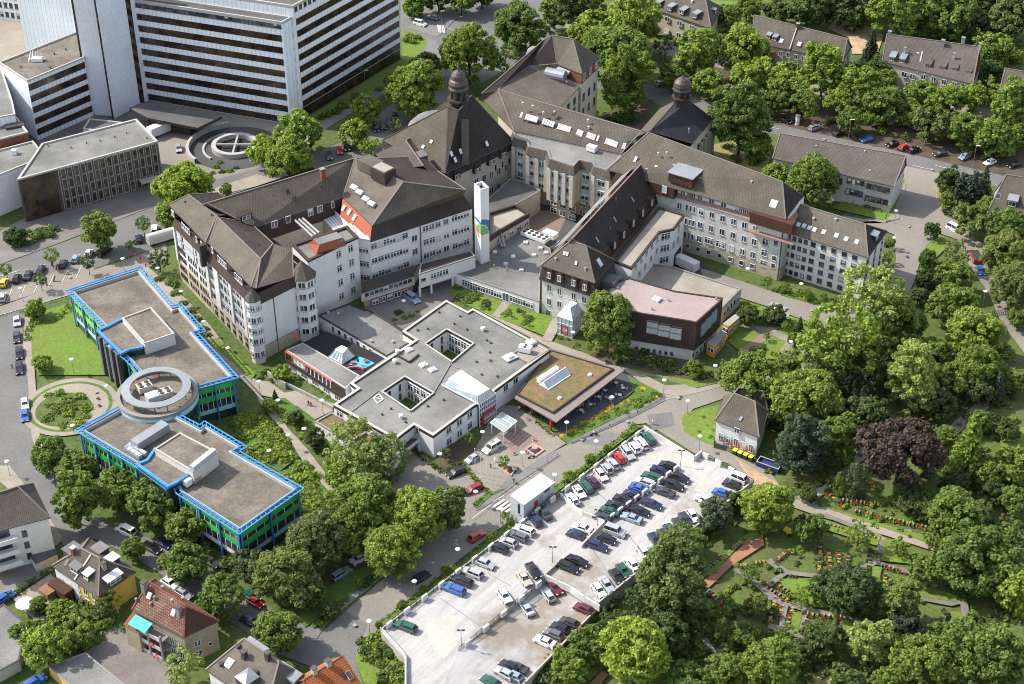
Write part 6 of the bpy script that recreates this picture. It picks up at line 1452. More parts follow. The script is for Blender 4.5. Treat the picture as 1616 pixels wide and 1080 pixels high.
for i,(q,lab)in enumerate((([(1141,511),(1160,496.5),(1167,501),(1150,516)],'yellow site container with a grey roof behind the hall, nearer the garage'),([(1116,541),(1138,522),(1146,527),(1128,548)],'yellow site container with a window, nearer the tree below the hall'))):
 P=GL(q,3.6);e=empty('site_container',base_of(P),lab,'container');m=MB();m.prism([V3((p.x,p.y,0))for p in P],.3,3.5,0,top=False);m.build('casing',M['orangep'],e);m=MB();m.prism(inset(ccw(P),-.05),3.5,3.65,0);m.build('roof',M['greywall'],e)
 A,B=[P[0],P[3]];winz(e,A,B,.3,.7,1,[2.2],1.8,1.0,'w2',0);winz(e,P[2],P[3],.2,.8,2,[2.0],2.0,1.0,'w2',1)
Pp=GL([(879.5,497),(906,503),(921,487),(897,481)],5.6);Pp=GL([(879.5,499),(903.5,507),(918.5,489),(895,482)],5.2)
e=empty('glass_porch',base_of(Pp),'white framed glass porch with a glazed hip roof and red framed door','porch');Pg=[V3((p.x,p.y,0))for p in Pp]
m=MB();m.prism(inset(ccw(Pg),.08),0,5.2,0,top=False);m.build('glazing',M['glasspale'],e)
m=MB();cc=ccw(Pg)
for i in range(4):
 a,b_=cc[i],cc[(i+1)%4]
 for k in range(4):p=a+(b_-a)*k/4;m.bar(p,p+Z*5.2,.16,.16)
 for z in(.1,1.8,3.5,5.2):m.bar(a+Z*z,b_+Z*z,.16,.16)
m.build('frame',M['white'],e)
T=GL([(892,483),(900,486),(911,479),(903,475)],7.4);T=ccw(T)
c4=[p+Z*5.2 for p in cc]
T=[min(T,key=lambda t:(t-c).to_2d().length)for c in c4]
if len(set(map(id,T)))<4:T=[c+(base_of(Pg)-V3((c.x,c.y,0)))*.5+Z*2.2 for c in c4]
m=MB()
for i in range(4):j=(i+1)%4;m.face([c4[i],c4[j],T[j],T[i]])
m.build('glass_roof',M['glasspale'],e);m=MB();m.face(T);m.face([t-Z*.1 for t in T[::-1]]);m.build('roof_cap',M['white'],e)
m=MB()
for i in range(4):
 j=(i+1)%4;m.bar(T[i],T[j],.15,.15)
 for k in range(4):f=k/4;m.bar(c4[i]+(c4[j]-c4[i])*f,T[i]+(T[j]-T[i])*f,.12,.12)
m.build('roof_frame',M['white'],e)
A0,u,n,x=wall_frame(Pg[0],Pg[1]);m=MB();c=(Pg[0]+Pg[1])/2+n*.12
for s_ in(-1,1):m.obox(c+u*s_*.9+Z*1.9,u,n,Z,.12,.1,1.1)
m.obox(c+Z*2.95,u,n,Z,1.0,.1,.12);m.obox(c+Z*.85,u,n,Z,1.0,.1,.1);m.build('door_frame',M['red'],e)
# ================================================================ low modern entrance complex
ZQm=6.3
MP=GL([(704,474),(738,492),(746,487),(867,553),(783,614),(755,637),(749,639),(683.5,687.5),(653.5,670.5),(624,693),(526.5,639),(564,613.5),(552.6,605),(656,536.5),(635,523)],ZQm)
H1=GL([(705,519),(747.6,541.7),(713,571),(670.5,542.6)],ZQm);H2=GL([(639,593.7),(684.5,619.6),(648,648.4),(602.8,617.8)],ZQm)
e=flat('entrance_complex','low white clinic building with grey flat roofs and two square courtyards','clinic building',MP,ZQm,0,'white','felt','copinglight',.35,.45,holes=(H1,H2),fascia=.45,fmat='trimbrown')
MPg=[V3((p.x,p.y,0))for p in MP]
for Hh in(H1,H2):
 hc=ccw(Hh);m=MB()
 for i in range(4):
  a,b_=hc[i],hc[(i+1)%4];f=[V3((b_.x,b_.y,.2)),V3((a.x,a.y,.2)),V3((a.x,a.y,ZQm-.9)),V3((b_.x,b_.y,ZQm-.9))];m.face(f)
 m.build('courtyard_wall',M['white'],e)
 m=MB();hq=inset(hc,-.02)
 for i in range(4):
  a,b_=hc[i],hc[(i+1)%4];f=[V3((b_.x,b_.y,ZQm-.95)),V3((a.x,a.y,ZQm-.95)),V3((a.x,a.y,ZQm+.04)),V3((b_.x,b_.y,ZQm+.04))];m.face(f)
  m.bar(V3((a.x,a.y,ZQm)),V3((b_.x,b_.y,ZQm)),.4,.14,1)
 m.build('courtyard_fascia',[M['trimbrown'],M['copinglight']],e)
 m=MB();m.sheet([[V3((p.x,p.y,.12))for p in hc]]);m.build('courtyard_floor',M['grass'],e)
 a,b_,c_,d_=[V3((p.x,p.y,0))for p in Hh]
 winz(e,a,b_,.18,.86,4,[4.1],1.6,1.9,'t2',.1,out=.02);winz(e,a,b_,.18,.86,4,[1.5],1.6,1.9,'t2',.1,out=.02);winz(e,d_,a,.3,.75,2,[4.1,1.5],.9,2,'w1',0,out=.02)
def wl_(i,j):return MPg[i],MPg[j]
wins(e,*wl_(6,7),(741,655),(708,677),(741,672),3,2,1.5,1.7,'t2',0)
wins(e,*wl_(9,10),(611.5,696),(536,653),(611,696),5,1,1.7,1.5,'t2',.2);wins(e,*wl_(7,8),(658.5,680),(658.5,680),(658,680),1,1,.9,1.5,'w1',0)
wins(e,*wl_(3,4),(813.5,601),(798,612),(813,601),2,1,1.6,1.7,'w2',0)
zr=ZQm-.33
for p in((645,553.5),(668,577),(682.5,584.5)):
 c=G(p[0],p[1],zr);m=MB();m.obox(c+V3((0,0,.18)),V3((.8,.6,0)),V3((-.6,.8,0)),UZ,.9,.7,.2,0);m.lathe(c+V3((0,0,.35)),[(.75,0),(.5,.25),(.1,.32)],10,0);m.build('rooflight',M['white'],e)
for p in((623,573),(633,660),(762,522),(627.5,558)):
 c=G(p[0],p[1],zr);m=MB();m.cyl(c,c+V3((0,0,.7)),.35,.35,10);m.cyl(c+V3((0,0,.7)),c+V3((0,0,1.0)),.6,.5,12);m.build('roof_ventilator',M['white'],e)
fl=[G(700,500,zr),G(760,520,zr),G(700,560,zr)]
pots(e,fl,[(693,494),(717,512),(659,522),(737,521),(774,542),(774,570),(768,538),(760,592),(785,595),(752,572),(675,520),(773,557),(600,566),(700,632),(675,642),(617,646),(640,667),(603,655),(726,500)],.2,.25,'darkmetal')
def kerbs(pts,z,w=.25,h=.25,mat='coping',name='roof_kerb'):
 m=MB();P=GL(pts,z)
 for a,b_ in zip(P,P[1:]):m.bar(a,b_,w,h)
 m.build(name,M[mat],e)
kerbs([(684.5,619.6),(713,571)],zr+.1);kerbs([(628,562),(646,572),(661,560)],zr+.2,.3,.5,'trimbrown');kerbs([(656,536.5),(723,582)],zr+.1);kerbs([(555,650),(597,617)],zr+.1,.15,.15);kerbs([(589,628),(596,637),(605,630),(598,622),(589,628)],zr+.1,.2,.15,'white');kerbs([(589,628),(605,630)],zr+.1,.2,.15,'white')
q=GL([(836.5,536),(867,553),(833,574),(809,559)],zr+.3)
m=MB();m.prism(q,zr-.1,zr+.2,0,1);ring(e,q,.3,zr,zr+.5,'coping','plant_kerb',0);m.build('plant_pad',[M['coping'],M['felt_light']],e)
unit('roof_plant','white roof plant with tanks on the sandy pad of the clinic roof','roof plant',G(829,549,zr+1.4),V3((.8,-.3,0)).normalized(),1.5,.9,zr+.2,1.3,'white',fans=1)
c=G(838,542,zr+.5);m=MB();m.obox(c+V3((0,0,.3)),V3((.8,.6,0)),V3((-.6,.8,0)),UZ,1,.9,.3);m.build('rooflight',M['white'],e)
c=G(804.5,564.5,zr+.3);m=MB();m.obox(c+V3((0,0,.1)),V3((.8,.6,0)),V3((-.6,.8,0)),UZ,1.5,1.2,.1);m.obox(c+V3((0,0,.45)),V3((.8,.6,0)),V3((-.6,.8,0)),UZ,.8,.7,.3);m.build('rooflight',M['white'],e)
T=[(726,585),(772.6,614),(754,625),(707.7,598)];Bt=[(727,585),(782,621.5),(756,638),(698,608)]
Tw=GL(T,8.8);Bw=GL(Bt,6.5)
e2=empty('glass_atrium',base_of(Bw),'white roofed glass atrium above the main entrance between the clinic roofs','atrium')
m=MB()
for i in range(4):j=(i+1)%4;f=[Bw[i],Bw[j],Tw[j],Tw[i]];m.face(f if newell(f).z>0 else f[::-1])
m.build('glass_slope',M['glasspale'],e2);m=MB();m.prism(Tw,8.6,8.85,0,bottom=True);m.build('roof_cap',M['white'],e2)
m=MB()
for i in range(4):
 j=(i+1)%4;k=15 if i in(0,2)else 7
 for q in range(k+1):f=q/k;m.bar(Bw[i]+(Bw[j]-Bw[i])*f,Tw[i]+(Tw[j]-Tw[i])*f,.13,.16)
 m.bar(Bw[i],Bw[j],.3,.3)
m.build('glazing_bars',M['white'],e2)
Bg=[V3((p.x,p.y,0))for p in Bw]
m=MB();m.prism([Bg[1],Bg[2],Bg[2]+(Bg[3]-Bg[2])*.12,Bg[1]+(Bg[0]-Bg[1])*.12],0,6.4,0,top=False);m.build('front_glazing',M['glass'],e2)
m=MB();A0,u,n,x=wall_frame(Bg[1],Bg[2]);L=(Bg[2]-Bg[1]).length
for k in range(9):m.obox(A0+u*L*k/8+n*.1+V3((0,0,3.2)),u,n,UZ,.07,.1,3.2)
for k in range(6):m.obox(A0+u*L/2+n*.1+V3((0,0,.2+k*1.25)),u,n,UZ,L/2,.1,.07)
m.build('front_frame',M['white'],e2);m=MB();m.obox(A0+u*L*.85+n*.2+V3((0,0,1.5)),u,n,UZ,.35,.2,1.5);m.obox(A0+u*L*.45+n*.3+V3((0,0,3.1)),u,n,UZ,1.8,.12,.25);m.build('red_portal',M['red'],e2)
P=GL([(773.5,667),(792,651),(816,664.5),(795,682)],3.6);e2=empty('glass_canopy',base_of(P),'glass entrance canopy on thin white posts in front of the atrium','canopy')
M['canopyglass']=plain('canopyglass',(.42,.5,.5),.1);nt=M['canopyglass'].node_tree;nt.nodes['Principled BSDF'].inputs['Alpha'].default_value=.5
m=MB();m.prism(P,3.55,3.6,0,bottom=True);m.build('pane',M['canopyglass'],e2)
m=MB()
for k in range(6):f=k/5;m.bar(P[0]+(P[3]-P[0])*f-V3((0,0,.15)),P[1]+(P[2]-P[1])*f-V3((0,0,.15)),.14,.3);
for k in range(4):f=k/3;m.bar(P[0]+(P[1]-P[0])*f,P[3]+(P[2]-P[3])*f,.1,.12)
m.build('beams',M['white'],e2)
for k,p in enumerate((P[2],P[3],P[0],P[1])):m=MB();c=V3((p.x,p.y,0))*1.0+(base_of(P)-V3((p.x,p.y,0)))*.12;m.cyl(c,c+V3((0,0,3.4)),.1,.1,8);m.build('post',M['white'],e2)
ZS=3.6
P=GL([(497.5,664),(523.5,649),(560,672),(628,711),(611,735)],ZS);P=GL([(497,665),(524,650),(632,712),(612,733)],ZS)
e=flat('green_roof_wing','low white wing with a planted flat roof, half hidden by a pale tree','low wing',P,ZS,0,'white','sedum','coping',.3,.4)
for a,b_ in(((533,686),(556,673)),((553,697),(577,684)),((580,714),(603,700))):m=MB();m.bar(G(*a,ZS),G(*b_,ZS),.4,.6);m.build('roof_upstand',M['coping'],e)
P=GL([(628,708),(645,690),(662,690),(664,700),(640,712)],3.4);P=GL([(627,709),(649,690),(663,692),(634,715)],3.4)
e=flat('porch_roof','small black roofed side porch in the corner of the white clinic building','porch',P,3.4,2.7,'white','felt_black','copinglight',.15,.2)
for p in(P[0],P[3],P[2]):m=MB();c=V3((p.x,p.y,0));c=c+(base_of(P)-c)*.1;m.bar(c,c+V3((0,0,2.7)),.5,.5);m.build('pillar',M['white'],e)
ZK=5.6
P=GL([(451.5,552),(478,541),(568,592),(541,614)],ZK)
P=GL([(451.5,552.5),(478,541.5),(567.5,592.5),(545,613)],ZK)
e=flat('nursery_wing','nursery wing with red framed windows and yellow blue panels under a grey roof','nursery',P,ZK,0,'white','felt','copinglight',.2,.3)
Pg=[V3((p.x,p.y,0))for p in P];A0,u,n,x=wall_frame(Pg[0],Pg[3]);L=(Pg[3]-Pg[0]).length;Z=UZ
if(Pg[3]-A0).dot(u)<0:u=-u
m=MB();m.obox(A0+u*L*.5+n*.2+Z*2.75,u,n,Z,L*.5,.25,.45);m.build('brown_band',M['trimbrown'],e)
m=MB();m.obox(A0+u*L*.88+n*.12+Z*3.9,u,n,Z,L*.12,.12,1.4);m.build('brown_cladding',M['brown'],e)
m=MB();m.obox(A0+u*L*.40+n*.3+Z*5.35,u,n,Z,L*.40,.12,.14);
for f in(.0,.12,.36):m.obox(A0+u*L*f+n*.3+Z*4.25,u,n,Z,.14,.12,1.1)
m.build('red_frame',M['pinkred'],e)
for i in range(6):
 for j in range(4):m=MB();m.obox(A0+u*L*(.14+.035*i)+n*.16+Z*(3.5+.5*j),u,n,Z,L*.015,.1,.2);m.build('coloured_panel',M[('yellow','lightblue','white','skyblue')[(i*3+j*2)%4]],e)
for i in range(6):m=MB();c=A0+u*L*(.40+.067*i)+n*.12+Z*4.2;m.obox(c,u,n,Z,L*.026,.1,1.0,0);m.obox(c+u*L*.032+n*.1,u,n,Z,.12,.15,1.1,1);m.build('tall_window',[M['glassdark'],M['white']],e)
m=MB();m.obox(A0+u*L*.055+n*.1+Z*4.2,u,n,Z,L*.045,.1,1.0);m.build('tall_window',M['glassdark'],e)
winz(e,Pg[0],Pg[3],.1,.86,5,[1.4],2.0,1.5,'t3',.3)
P=GL([(520,536),(556,528),(600,558),(585,600),(566,591)],0)
tag(ground('playground_floor',[(478,541),(515,523),(608,565),(568,594),(540,585)],3.0,'darkfloor'),kind='structure')
P=GL([(480,540),(514,524),(608,564),(568,593)],3.0);m=MB();m.prism(P,0,2.98,0,top=False);tag(m.build('terrace',M['render']),kind='structure')
P=GL([(549,574),(566,563.5),(590,572),(575,583)],3.05);P=GL([(549,575),(568,563),(591,573),(577,581)],3.06);m=MB();m.sheet([P]);tag(m.build('play_mat',M['skyblue']),'light blue play mat with a closed parasol on the nursery terrace','play mat')
Bq=GL([(519,563),(540,575),(560,562),(541,550)],3.05);Tq=GL([(534,551),(541,555),(548,550),(541,546)],5.6);Tq=GL([(529,552),(541,558),(548,550),(539,546)],5.4)
e=empty('glass_pavilion',base_of(Bq)+V3((0,0,3.05)),'white glass pavilion skylight on the dark nursery terrace','glass pavilion')
m=MB()
for i in range(4):j=(i+1)%4;m.face([Bq[i],Bq[j],Tq[j],Tq[i]]);
m.build('glass_slope',M['glasspale'],e);m=MB();m.face(Tq if newell(Tq).z>0 else Tq[::-1]);m.build('roof_cap',M['white'],e);m=MB()
for i in range(4):
 j=(i+1)%4;m.bar(Tq[i],Tq[j],.2,.2);m.bar(Bq[i],Bq[j],.2,.2)
 for k in range(5):f=k/4;m.bar(Bq[i]+(Bq[j]-Bq[i])*f,Tq[i]+(Tq[j]-Tq[i])*f,.14,.14)
m.build('frame',M['white'],e)
c=G(565,576,3.1);e=empty('parasol',c,'closed dark blue parasol on the light blue play mat','parasol');m=MB();m.cyl(c,c+Z*2.6,.04,.04,6);m.build('pole',M['metal'],e);m=MB();m.lathe(c+Z*.9,[(.1,0),(.3,.15),(.22,.9),(.05,1.7)],8);m.build('canopy',M['navy'],e)
for p,lab in(((557,574),'round wooden sandpit table on the play mat, left of the parasol'),((577.5,571.5),'round wooden sandpit table on the play mat, right of the parasol')):
 c=G(*p,3.08);m=MB();m.cyl(c,c+Z*.4,.35,.35,10);m.cyl(c+Z*.4,c+Z*.5,.6,.6,12);tag(m.build('play_table',M['wood']),lab,'table')
m=MB();c=G(560,583,3.1)
for k in range(9):a,b_=math.pi*k/8,math.pi*(k+1)/8;m.bar(c+V3((2.0*math.cos(a),1.0*math.sin(a)-.6,.3)),c+V3((2.0*math.cos(b_),1.0*math.sin(b_)-.6,.3)),.35,.5)
tag(m.build('curved_bench',M['pinkred']),'curved reddish bench at the edge of the play mat','bench')
m=MB();m.bar(G(461,526,6),G(472,536,4.0),.7,.2);m.bar(G(461,527,3),G(461,526,6),.15,.15);tag(m.build('slide',M['pinkred']),'red slide beside the cream corner bay, above the nursery roof','slide')
ZL2=4.0
P=GL([(501,497.5),(551,478.5),(575,489),(580,487.5),(616,508.5),(655,536),(610,562.5)],ZL2)
e=flat('flat_link_wing','low link wing with a dark grey flat roof at the foot of the white blocks','link wing',P,ZL2,0,'white','felt','trimbrown',.2,.4)
wins(e,V3((P[0].x,P[0].y,0)),V3((P[6].x,P[6].y,0)),(526,520),(585,554),(526,520),7,1,.9,1.4,'w1',0)
pots(e,[G(520,500,3.8),G(600,530,3.8),G(560,500,3.8)],[(534,497),(518,495),(586,540),(620,541)],.25,.5,'copinglight')
ZT=3.9
P=GL([(812,628),(878,666),(985.5,584),(868,550)],ZT);Pg=[V3((p.x,p.y,0))for p in P]
e=empty('cafeteria',base_of(Pg),'cafeteria pavilion with a planted brown green roof and a wide metal eave','cafeteria')
m=MB();m.prism(P,ZT-.35,ZT,0,bottom=True);m.build('eave_slab',M['brownmetal'],e)
Q=GL([(815,622),(873,652),(969,582),(868,552)],ZT+.35);Qi=inset(ccw(Q),.4)
ring(e,Q,.35,ZT,ZT+.45,'trimbrown','parapet');m=MB();m.sheet([[V3((p.x,p.y,ZT+.25))for p in ccw(Q)]]);m.build('planted_roof',M['sedum'],e)
ig=inset(ccw(Pg),2.6);m=MB();m.prism(ig,0,ZT-.3,0,top=False);m.build('glazing',M['glassdark'],e)
cg=ccw(ig);m=MB()
for i in range(4):
 a,b_=cg[i],cg[(i+1)%4];k=int((b_-a).length/1.8)
 for j in range(k+1):p=a+(b_-a)*j/k;m.bar(p,p+Z*(ZT-.3),.12,.12)
m.build('glazing_bars',M['zinc'],e)
pp=inset(ccw(Pg),.9);
A,B=Pg[1],Pg[2]
for f in(.03,.25,.48,.72,.95):m=MB();c=A+(B-A)*f+(base_of(Pg)-(A+B)/2).normalized()*2.0;c.z=0;m.obox(c+Z*1.75,(B-A).normalized(),UZ.cross((B-A).normalized()),Z,.2,.2,1.75);m.build('red_pillar',M['red'],e)
for f in(.03,.3):m=MB();c=Pg[0]+(Pg[1]-Pg[0])*f+V3((1.2,1.6,0));m.bar(c,c+Z*3.5,.4,.4);m.build('red_pillar',M['red'],e)
rp=GL([(855,608),(890,585),(895,591),(860,614)],ZT+.35);rd=(rp[1]-rp[0]);rd.z=0;L=rd.length;rd.normalize();rn=V3((-rd.y,rd.x,0));c=base_of(rp)+Z*(ZT+.3)
m=MB();w=1.5;a0,a1=c-rd*L/2,c+rd*L/2
F=[a0-rn*w,a1-rn*w,a1+Z*1.5,a0+Z*1.5];m.face(F,1);m.face([a1+rn*w,a0+rn*w,a0+Z*1.5,a1+Z*1.5],0);m.face([a0+rn*w,a0-rn*w,a0+Z*1.5],0);m.face([a1-rn*w,a1+rn*w,a1+Z*1.5],0);m.bar(a0-rn*w,a1-rn*w,.3,.3,0);m.bar(a0+Z*1.5,a1+Z*1.5,.2,.2,0)
for k in range(9):f=k/8;m.bar(a0+(a1-a0)*f-rn*w,a0+(a1-a0)*f+Z*1.5,.12,.12,0)
m.build('ridge_rooflight',[M['white'],M['glasspale']],e)
for k in(.25,.7):m=MB();m.obox(a0+(a1-a0)*k+rn*1.9+Z*.7,rd,rn,Z,1.6,.5,.6);m.build('vent_box',M['white'],e)
for p in((883,629),(931,592)):m=MB();q=G(p[0],p[1],ZT+.3);m.cyl(q,q+Z*.35,.55,.45,12);m.build('roof_ventilator',M['white'],e)
P=GL([(783,640),(806,624),(818,632),(812,650)],3.4)
P=GL([(805.5,782),(826.5,797),(875,761.5),(853,748)],7.0);Pg=[V3((p.x,p.y,0))for p in P]
e=empty('parking_kiosk',base_of(Pg),'white flat roofed kiosk block on the parking deck beside the street','kiosk')
m=MB();m.prism(Pg,0,6.9,0,top=False);m.build('wall',M['sheet'],e);m=MB();m.prism(inset(ccw(Pg),-.15),6.85,7.05,0,bottom=True);m.build('roof',M['sheet'],e)
wins(e,Pg[0],Pg[1],(819,803),(819,803),(819,803),1,1,.7,2.6,'n1',0)
A0,u,n,x=wall_frame(Pg[1],Pg[2]);c=onplane(A0,n,846,794.5);m=MB();m.obox(c+n*.05,u,n,Z,.55,.05,.75);m.build('red_poster',M['crimsonp']if 'crimsonp' in M else M['red'],e);c=onplane(A0,n,854,788);m=MB();m.obox(c+n*.05,u,n,Z,.5,.06,1.0);m.build('door',M['greywall'],e)
for i in range(4):
 c=onplane(A0,n,860+i*2.2,776.5-i*1.6)
 m=MB();m.obox(c+n*.04,u,n,Z,.16,.03,.3);m.build('sign_mark',M['darkmetal'],e)
# ================================================================ houses
def hiphouse(name,label,eave,ze,ridge,zr,wall='render',roof='tile_brown',cat='house',z0=0,ins=.35,roofs=None):
 """four eave corners in order, ridge end 0 belongs to edge e3-e0, ridge end 1 to edge e1-e2"""
 E_=GL(eave,ze)if not isinstance(eave[0],Vector)else eave
 if len(E_)==3:E_=E_+[V3((E_[0].x+E_[2].x-E_[1].x,E_[0].y+E_[2].y-E_[1].y,ze))]
 R=GL(ridge,zr);Pg=[V3((p.x,p.y,0))for p in E_]
 e=empty(name,base_of(Pg),label,cat);m=MB();W=inset(ccw(Pg),ins);m.prism(W,z0,ze,0,top=False);m.build('wall',M[wall],e)
 m=MB();m.sheet([[V3((p.x,p.y,ze-.02))for p in ccw(Pg)]])
 F=[[E_[0],E_[1],R[1],R[0]],[E_[1],E_[2],R[1]],[E_[2],E_[3],R[0],R[1]],[E_[3],E_[0],R[0]]]
 sloped(e,F,roofs or roof,soffit=E_);return e,F,E_
def gablehouse(name,label,eave,ze,ridge,zr,wall='render',roof='tile_brown',gable=None,cat='house',ins=.3):
 E_=GL(eave,ze)
 if len(E_)==3:E_=E_+[V3((E_[0].x+E_[2].x-E_[1].x,E_[0].y+E_[2].y-E_[1].y,ze))]
 R=GL(ridge,zr);Pg=[V3((p.x,p.y,0))for p in E_]
 e=empty(name,base_of(Pg),label,cat);W=inset(ccw(Pg),ins);m=MB();m.prism(W,0,ze,0,top=False);m.build('wall',M[wall],e)
 F=[[E_[0],E_[1],R[1],R[0]],[E_[2],E_[3],R[0],R[1]]]
 sloped(e,F,roof,soffit=E_)
 for a,c,r in((E_[1],E_[2],R[1]),(E_[3],E_[0],R[0])):
  m=MB();d=((E_[0]+E_[1]+E_[2]+E_[3])/4-(a+c)/2);d.z=0;d=d.normalized()*ins;m.face([a+d,c+d,r+d-V3((0,0,.1))]);m.face([r+d-V3((0,0,.1)),c+d,a+d]);m.build('gable',M[gable or wall],e)
 return e,F,E_
e,F,E_=gablehouse('grey_roof_block','pale three storey block with a long plain grey roof beside the tree lined street',[(1219,250),(1411,294.5),(1430,262)],8.8,[(1231,211),(1429.5,246)],12.6,'offwhite','tile_grey',cat='school block')
wins(e,E_[0],E_[1],(1371,295.5),(1400,300),(1370,313.5),4,2,1.3,1.7,'d1',.2);wins(e,E_[0],E_[1],(1340,286),(1361,290),(1338,302),4,2,.9,1.6,'d1',.2);wins(e,E_[0],E_[1],(1325,286),(1325,286),(1325,286),1,1,1.3,1.7,'d1',0)
wins(e,E_[0],E_[1],(1368,328),(1386,332),(1368,328),3,1,1.3,1.3,'d1',.2);pots(e,F[0],[(1373,271),(1288,232),(1365,240)],.2,.4,'copinglight')
e,F,E_=hiphouse('terrace_house','cream house with four grey dormers in a row, cut by the top picture edge',[(985,-2),(1122,45.5),(1140,12)],8.5,[(1010,-42),(1113,-2)],14,'sand','tile_grey')
dormer(e,F[0],[(1036,11.5),(1056.5,17.5),(1075.5,23),(1096,29)],1.9,1.5,'zinc','gutter');wins(e,E_[0],E_[1],(1053,31.5),(1092,43),(1052,49),3,2,1.7,1.5,'w2',.2)
dormer(e,F[1],[(1129,21)],1.8,1.3,'zinc','gutter');pots(e,F[0],[(1092,4)],.3,.7,'white')
e,F,E_=gablehouse('terrace_house','long brown roofed house with a white seam and skylights beside a bare gravel yard',[(1186,66),(1330,97),(1345,75)],6.5,[(1190,24),(1337,61.5)],11.5,'cream','tile_brown')
skylights(e,F[0],[(1233,65),(1261.5,70)],1.1,1.4,'glasspale','copinglight');dormer(e,F[0],[(1276,77),(1222,64),(1212,61)],1.5,1.1,'zinc','gutter');chimney(e,F[0],[(1259,43)],1,1.2,'gutter')
a,b_=onplane(F[0][0],newell(F[0]),1257,45),onplane(F[0][0],newell(F[0]),1246,78);m=MB();m.bar(a+V3((0,0,.1)),b_+V3((0,0,.1)),.35,.3);m.build('roof_seam',M['copinglight'],e)
wins(e,E_[0],E_[1],(1232,84),(1280,96),(1232,84),5,1,1,1.5,'w2',.2);winz(e,E_[1],E_[2],.3,.7,2,[4.8],1,1.4,'w2',0)
e,F,E_=gablehouse('terrace_house','grey brown roofed double house with two rows of dormers and brick red end walls',[(1392,97),(1535,133),(1548,106)],8.3,[(1399.5,54),(1546,74)],13.8,'cream','tile_grey','brick')
dormer(e,F[0],[(1407,97),(1423,100)],1.8,1.4,'zinc','gutter');dormer(e,F[0],[(1463.5,108.5),(1486.5,112),(1505,114.5),(1527,119.5)],1.8,1.4,'tile_grey','gutter')
skylights(e,F[0],[(1411.5,76),(1448,82)],1.2,1.4,'glasspale','copinglight');skylights(e,F[0],[(1445.5,101)],.7,1,'glassdark');chimney(e,F[0],[(1403,60),(1487,74),(1519,70)],1,2.2,'zinc');chimney(e,F[0],[(1427,86),(1504.5,95),(1545,79)],.7,2.2,'copinglight')
a,b_=onplane(F[0][0],newell(F[0]),1460,62),onplane(F[0][0],newell(F[0]),1448,115);m=MB();m.bar(a+V3((0,0,.1)),b_+V3((0,0,.1)),.4,.3);m.build('roof_seam',M['copinglight'],e)
wins(e,E_[0],E_[1],(1427,118),(1440,121.5),(1427,118),2,1,1.5,1.6,'w2',.2);wins(e,E_[0],E_[1],(1457,124),(1523,136),(1457,124),5,1,1.3,1.6,'w2',.2);wins(e,E_[0],E_[1],(1433,135),(1433,135),(1433,135),1,1,1.6,1.6,'w2',.2)
e,F,E_=hiphouse('terrace_house','grey roofed house with a brick red wall at the right picture edge among street trees',[(1577,145),(1640,158),(1650,120)],7,[(1586,108),(1632,116)],11.5,'brick','tile_grey')
e,F,E_=hiphouse('garden_house','small orange roofed garden house half hidden by street trees',[(1196,88),(1221,92),(1228,80)],3.2,[(1204,79),(1220,83)],5.2,'brick','tile_orange')
e,F,E_=gablehouse('gabled_house','house with a brown roof and a wide front gable dormer at the right picture edge',[(1558,335),(1640,352),(1650,318)],5.4,[(1588,276),(1650,286)],12.6,'render','tile_brown')
dormer(e,F[0],[(1596,327)],2.6,1.9,'zinc','gutter');g=onplane(F[0][0],newell(F[0]),1579,305);skylights(e,F[0],[(1575,310)],1,1.3,'glassdark','copinglight')
e,F,E_=hiphouse('villa','white villa with a grey brown hip roof and red window flowers beside the parking deck',[(1128,663),(1197.5,690.5),(1213,650),(1143,626)],6.2,[(1158,621),(1191,634)],8.9,'render','tile_brown')
skylights(e,F[0],[(1169,661.5)],.6,1.1,'bluefilm');wins(e,E_[0],E_[1],(1163,680),(1163,680),(1163,680),1,1,1.1,1.3,'w2',0);wins(e,E_[0],E_[1],(1138,690),(1185,707),(1138,690),5,1,1.0,1.9,'w2',.8)
A0,u,n,x=wall_frame(E_[0],E_[1])
for i in range(5):
 f=i/4;c=onplane(A0,n,1138+47*f,694+17*f);m=MB();r_=random.Random(i);leaf_cloud(m,r_,c+n*.1,.45,30,.13);o=m.build('flower_box',LEAF['fred'],e)
e2,F2,E2=hiphouse('villa_annex','dark roofed rear annex behind the white villa, shaded by tall trees',[(1150,632),(1212,648),(1232,622)],5.6,[(1166,612),(1204,618)],8.6,'greywall','tile_dark')
for i,p in enumerate(((1160,713),(1168,716.5),(1176.5,720),(1185,723.5))):
 c=G(p[0],p[1],.6);c.z=0;e=empty('waste_container',c,'yellow lidded black waste container in the row before the villa, %s'%('leftmost','second from left','third from left','rightmost')[i],'waste container','yellow lidded waste containers')
 d=(E_[1]-E_[0]);d.z=0;d.normalize();nn=V3((-d.y,d.x,0));m=MB();m.obox(c+V3((0,0,.6)),d,nn,UZ,.46,.5,.5);m.build('bin',M['darkmetal'],e);m=MB();m.obox(c+V3((0,0,1.17)),d,nn,UZ,.49,.55,.08);m.cyl(c-d*.48+nn*.5+V3((0,0,1.12)),c+d*.48+nn*.5+V3((0,0,1.12)),.12,.12,8);m.build('lid',M['yellow'],e)
m=MB();A,B=G(1126,708,0),G(1146,713,0);d=(B-A).normalized();m.obox((A+B)/2+V3((0,0,.8)),d,V3((-d.y,d.x,0)),UZ,(B-A).length/2,.06,.8);tag(m.build('wooden_screen',M['greywood']),'grey wooden screen fence at the foot of the white villa','fence')
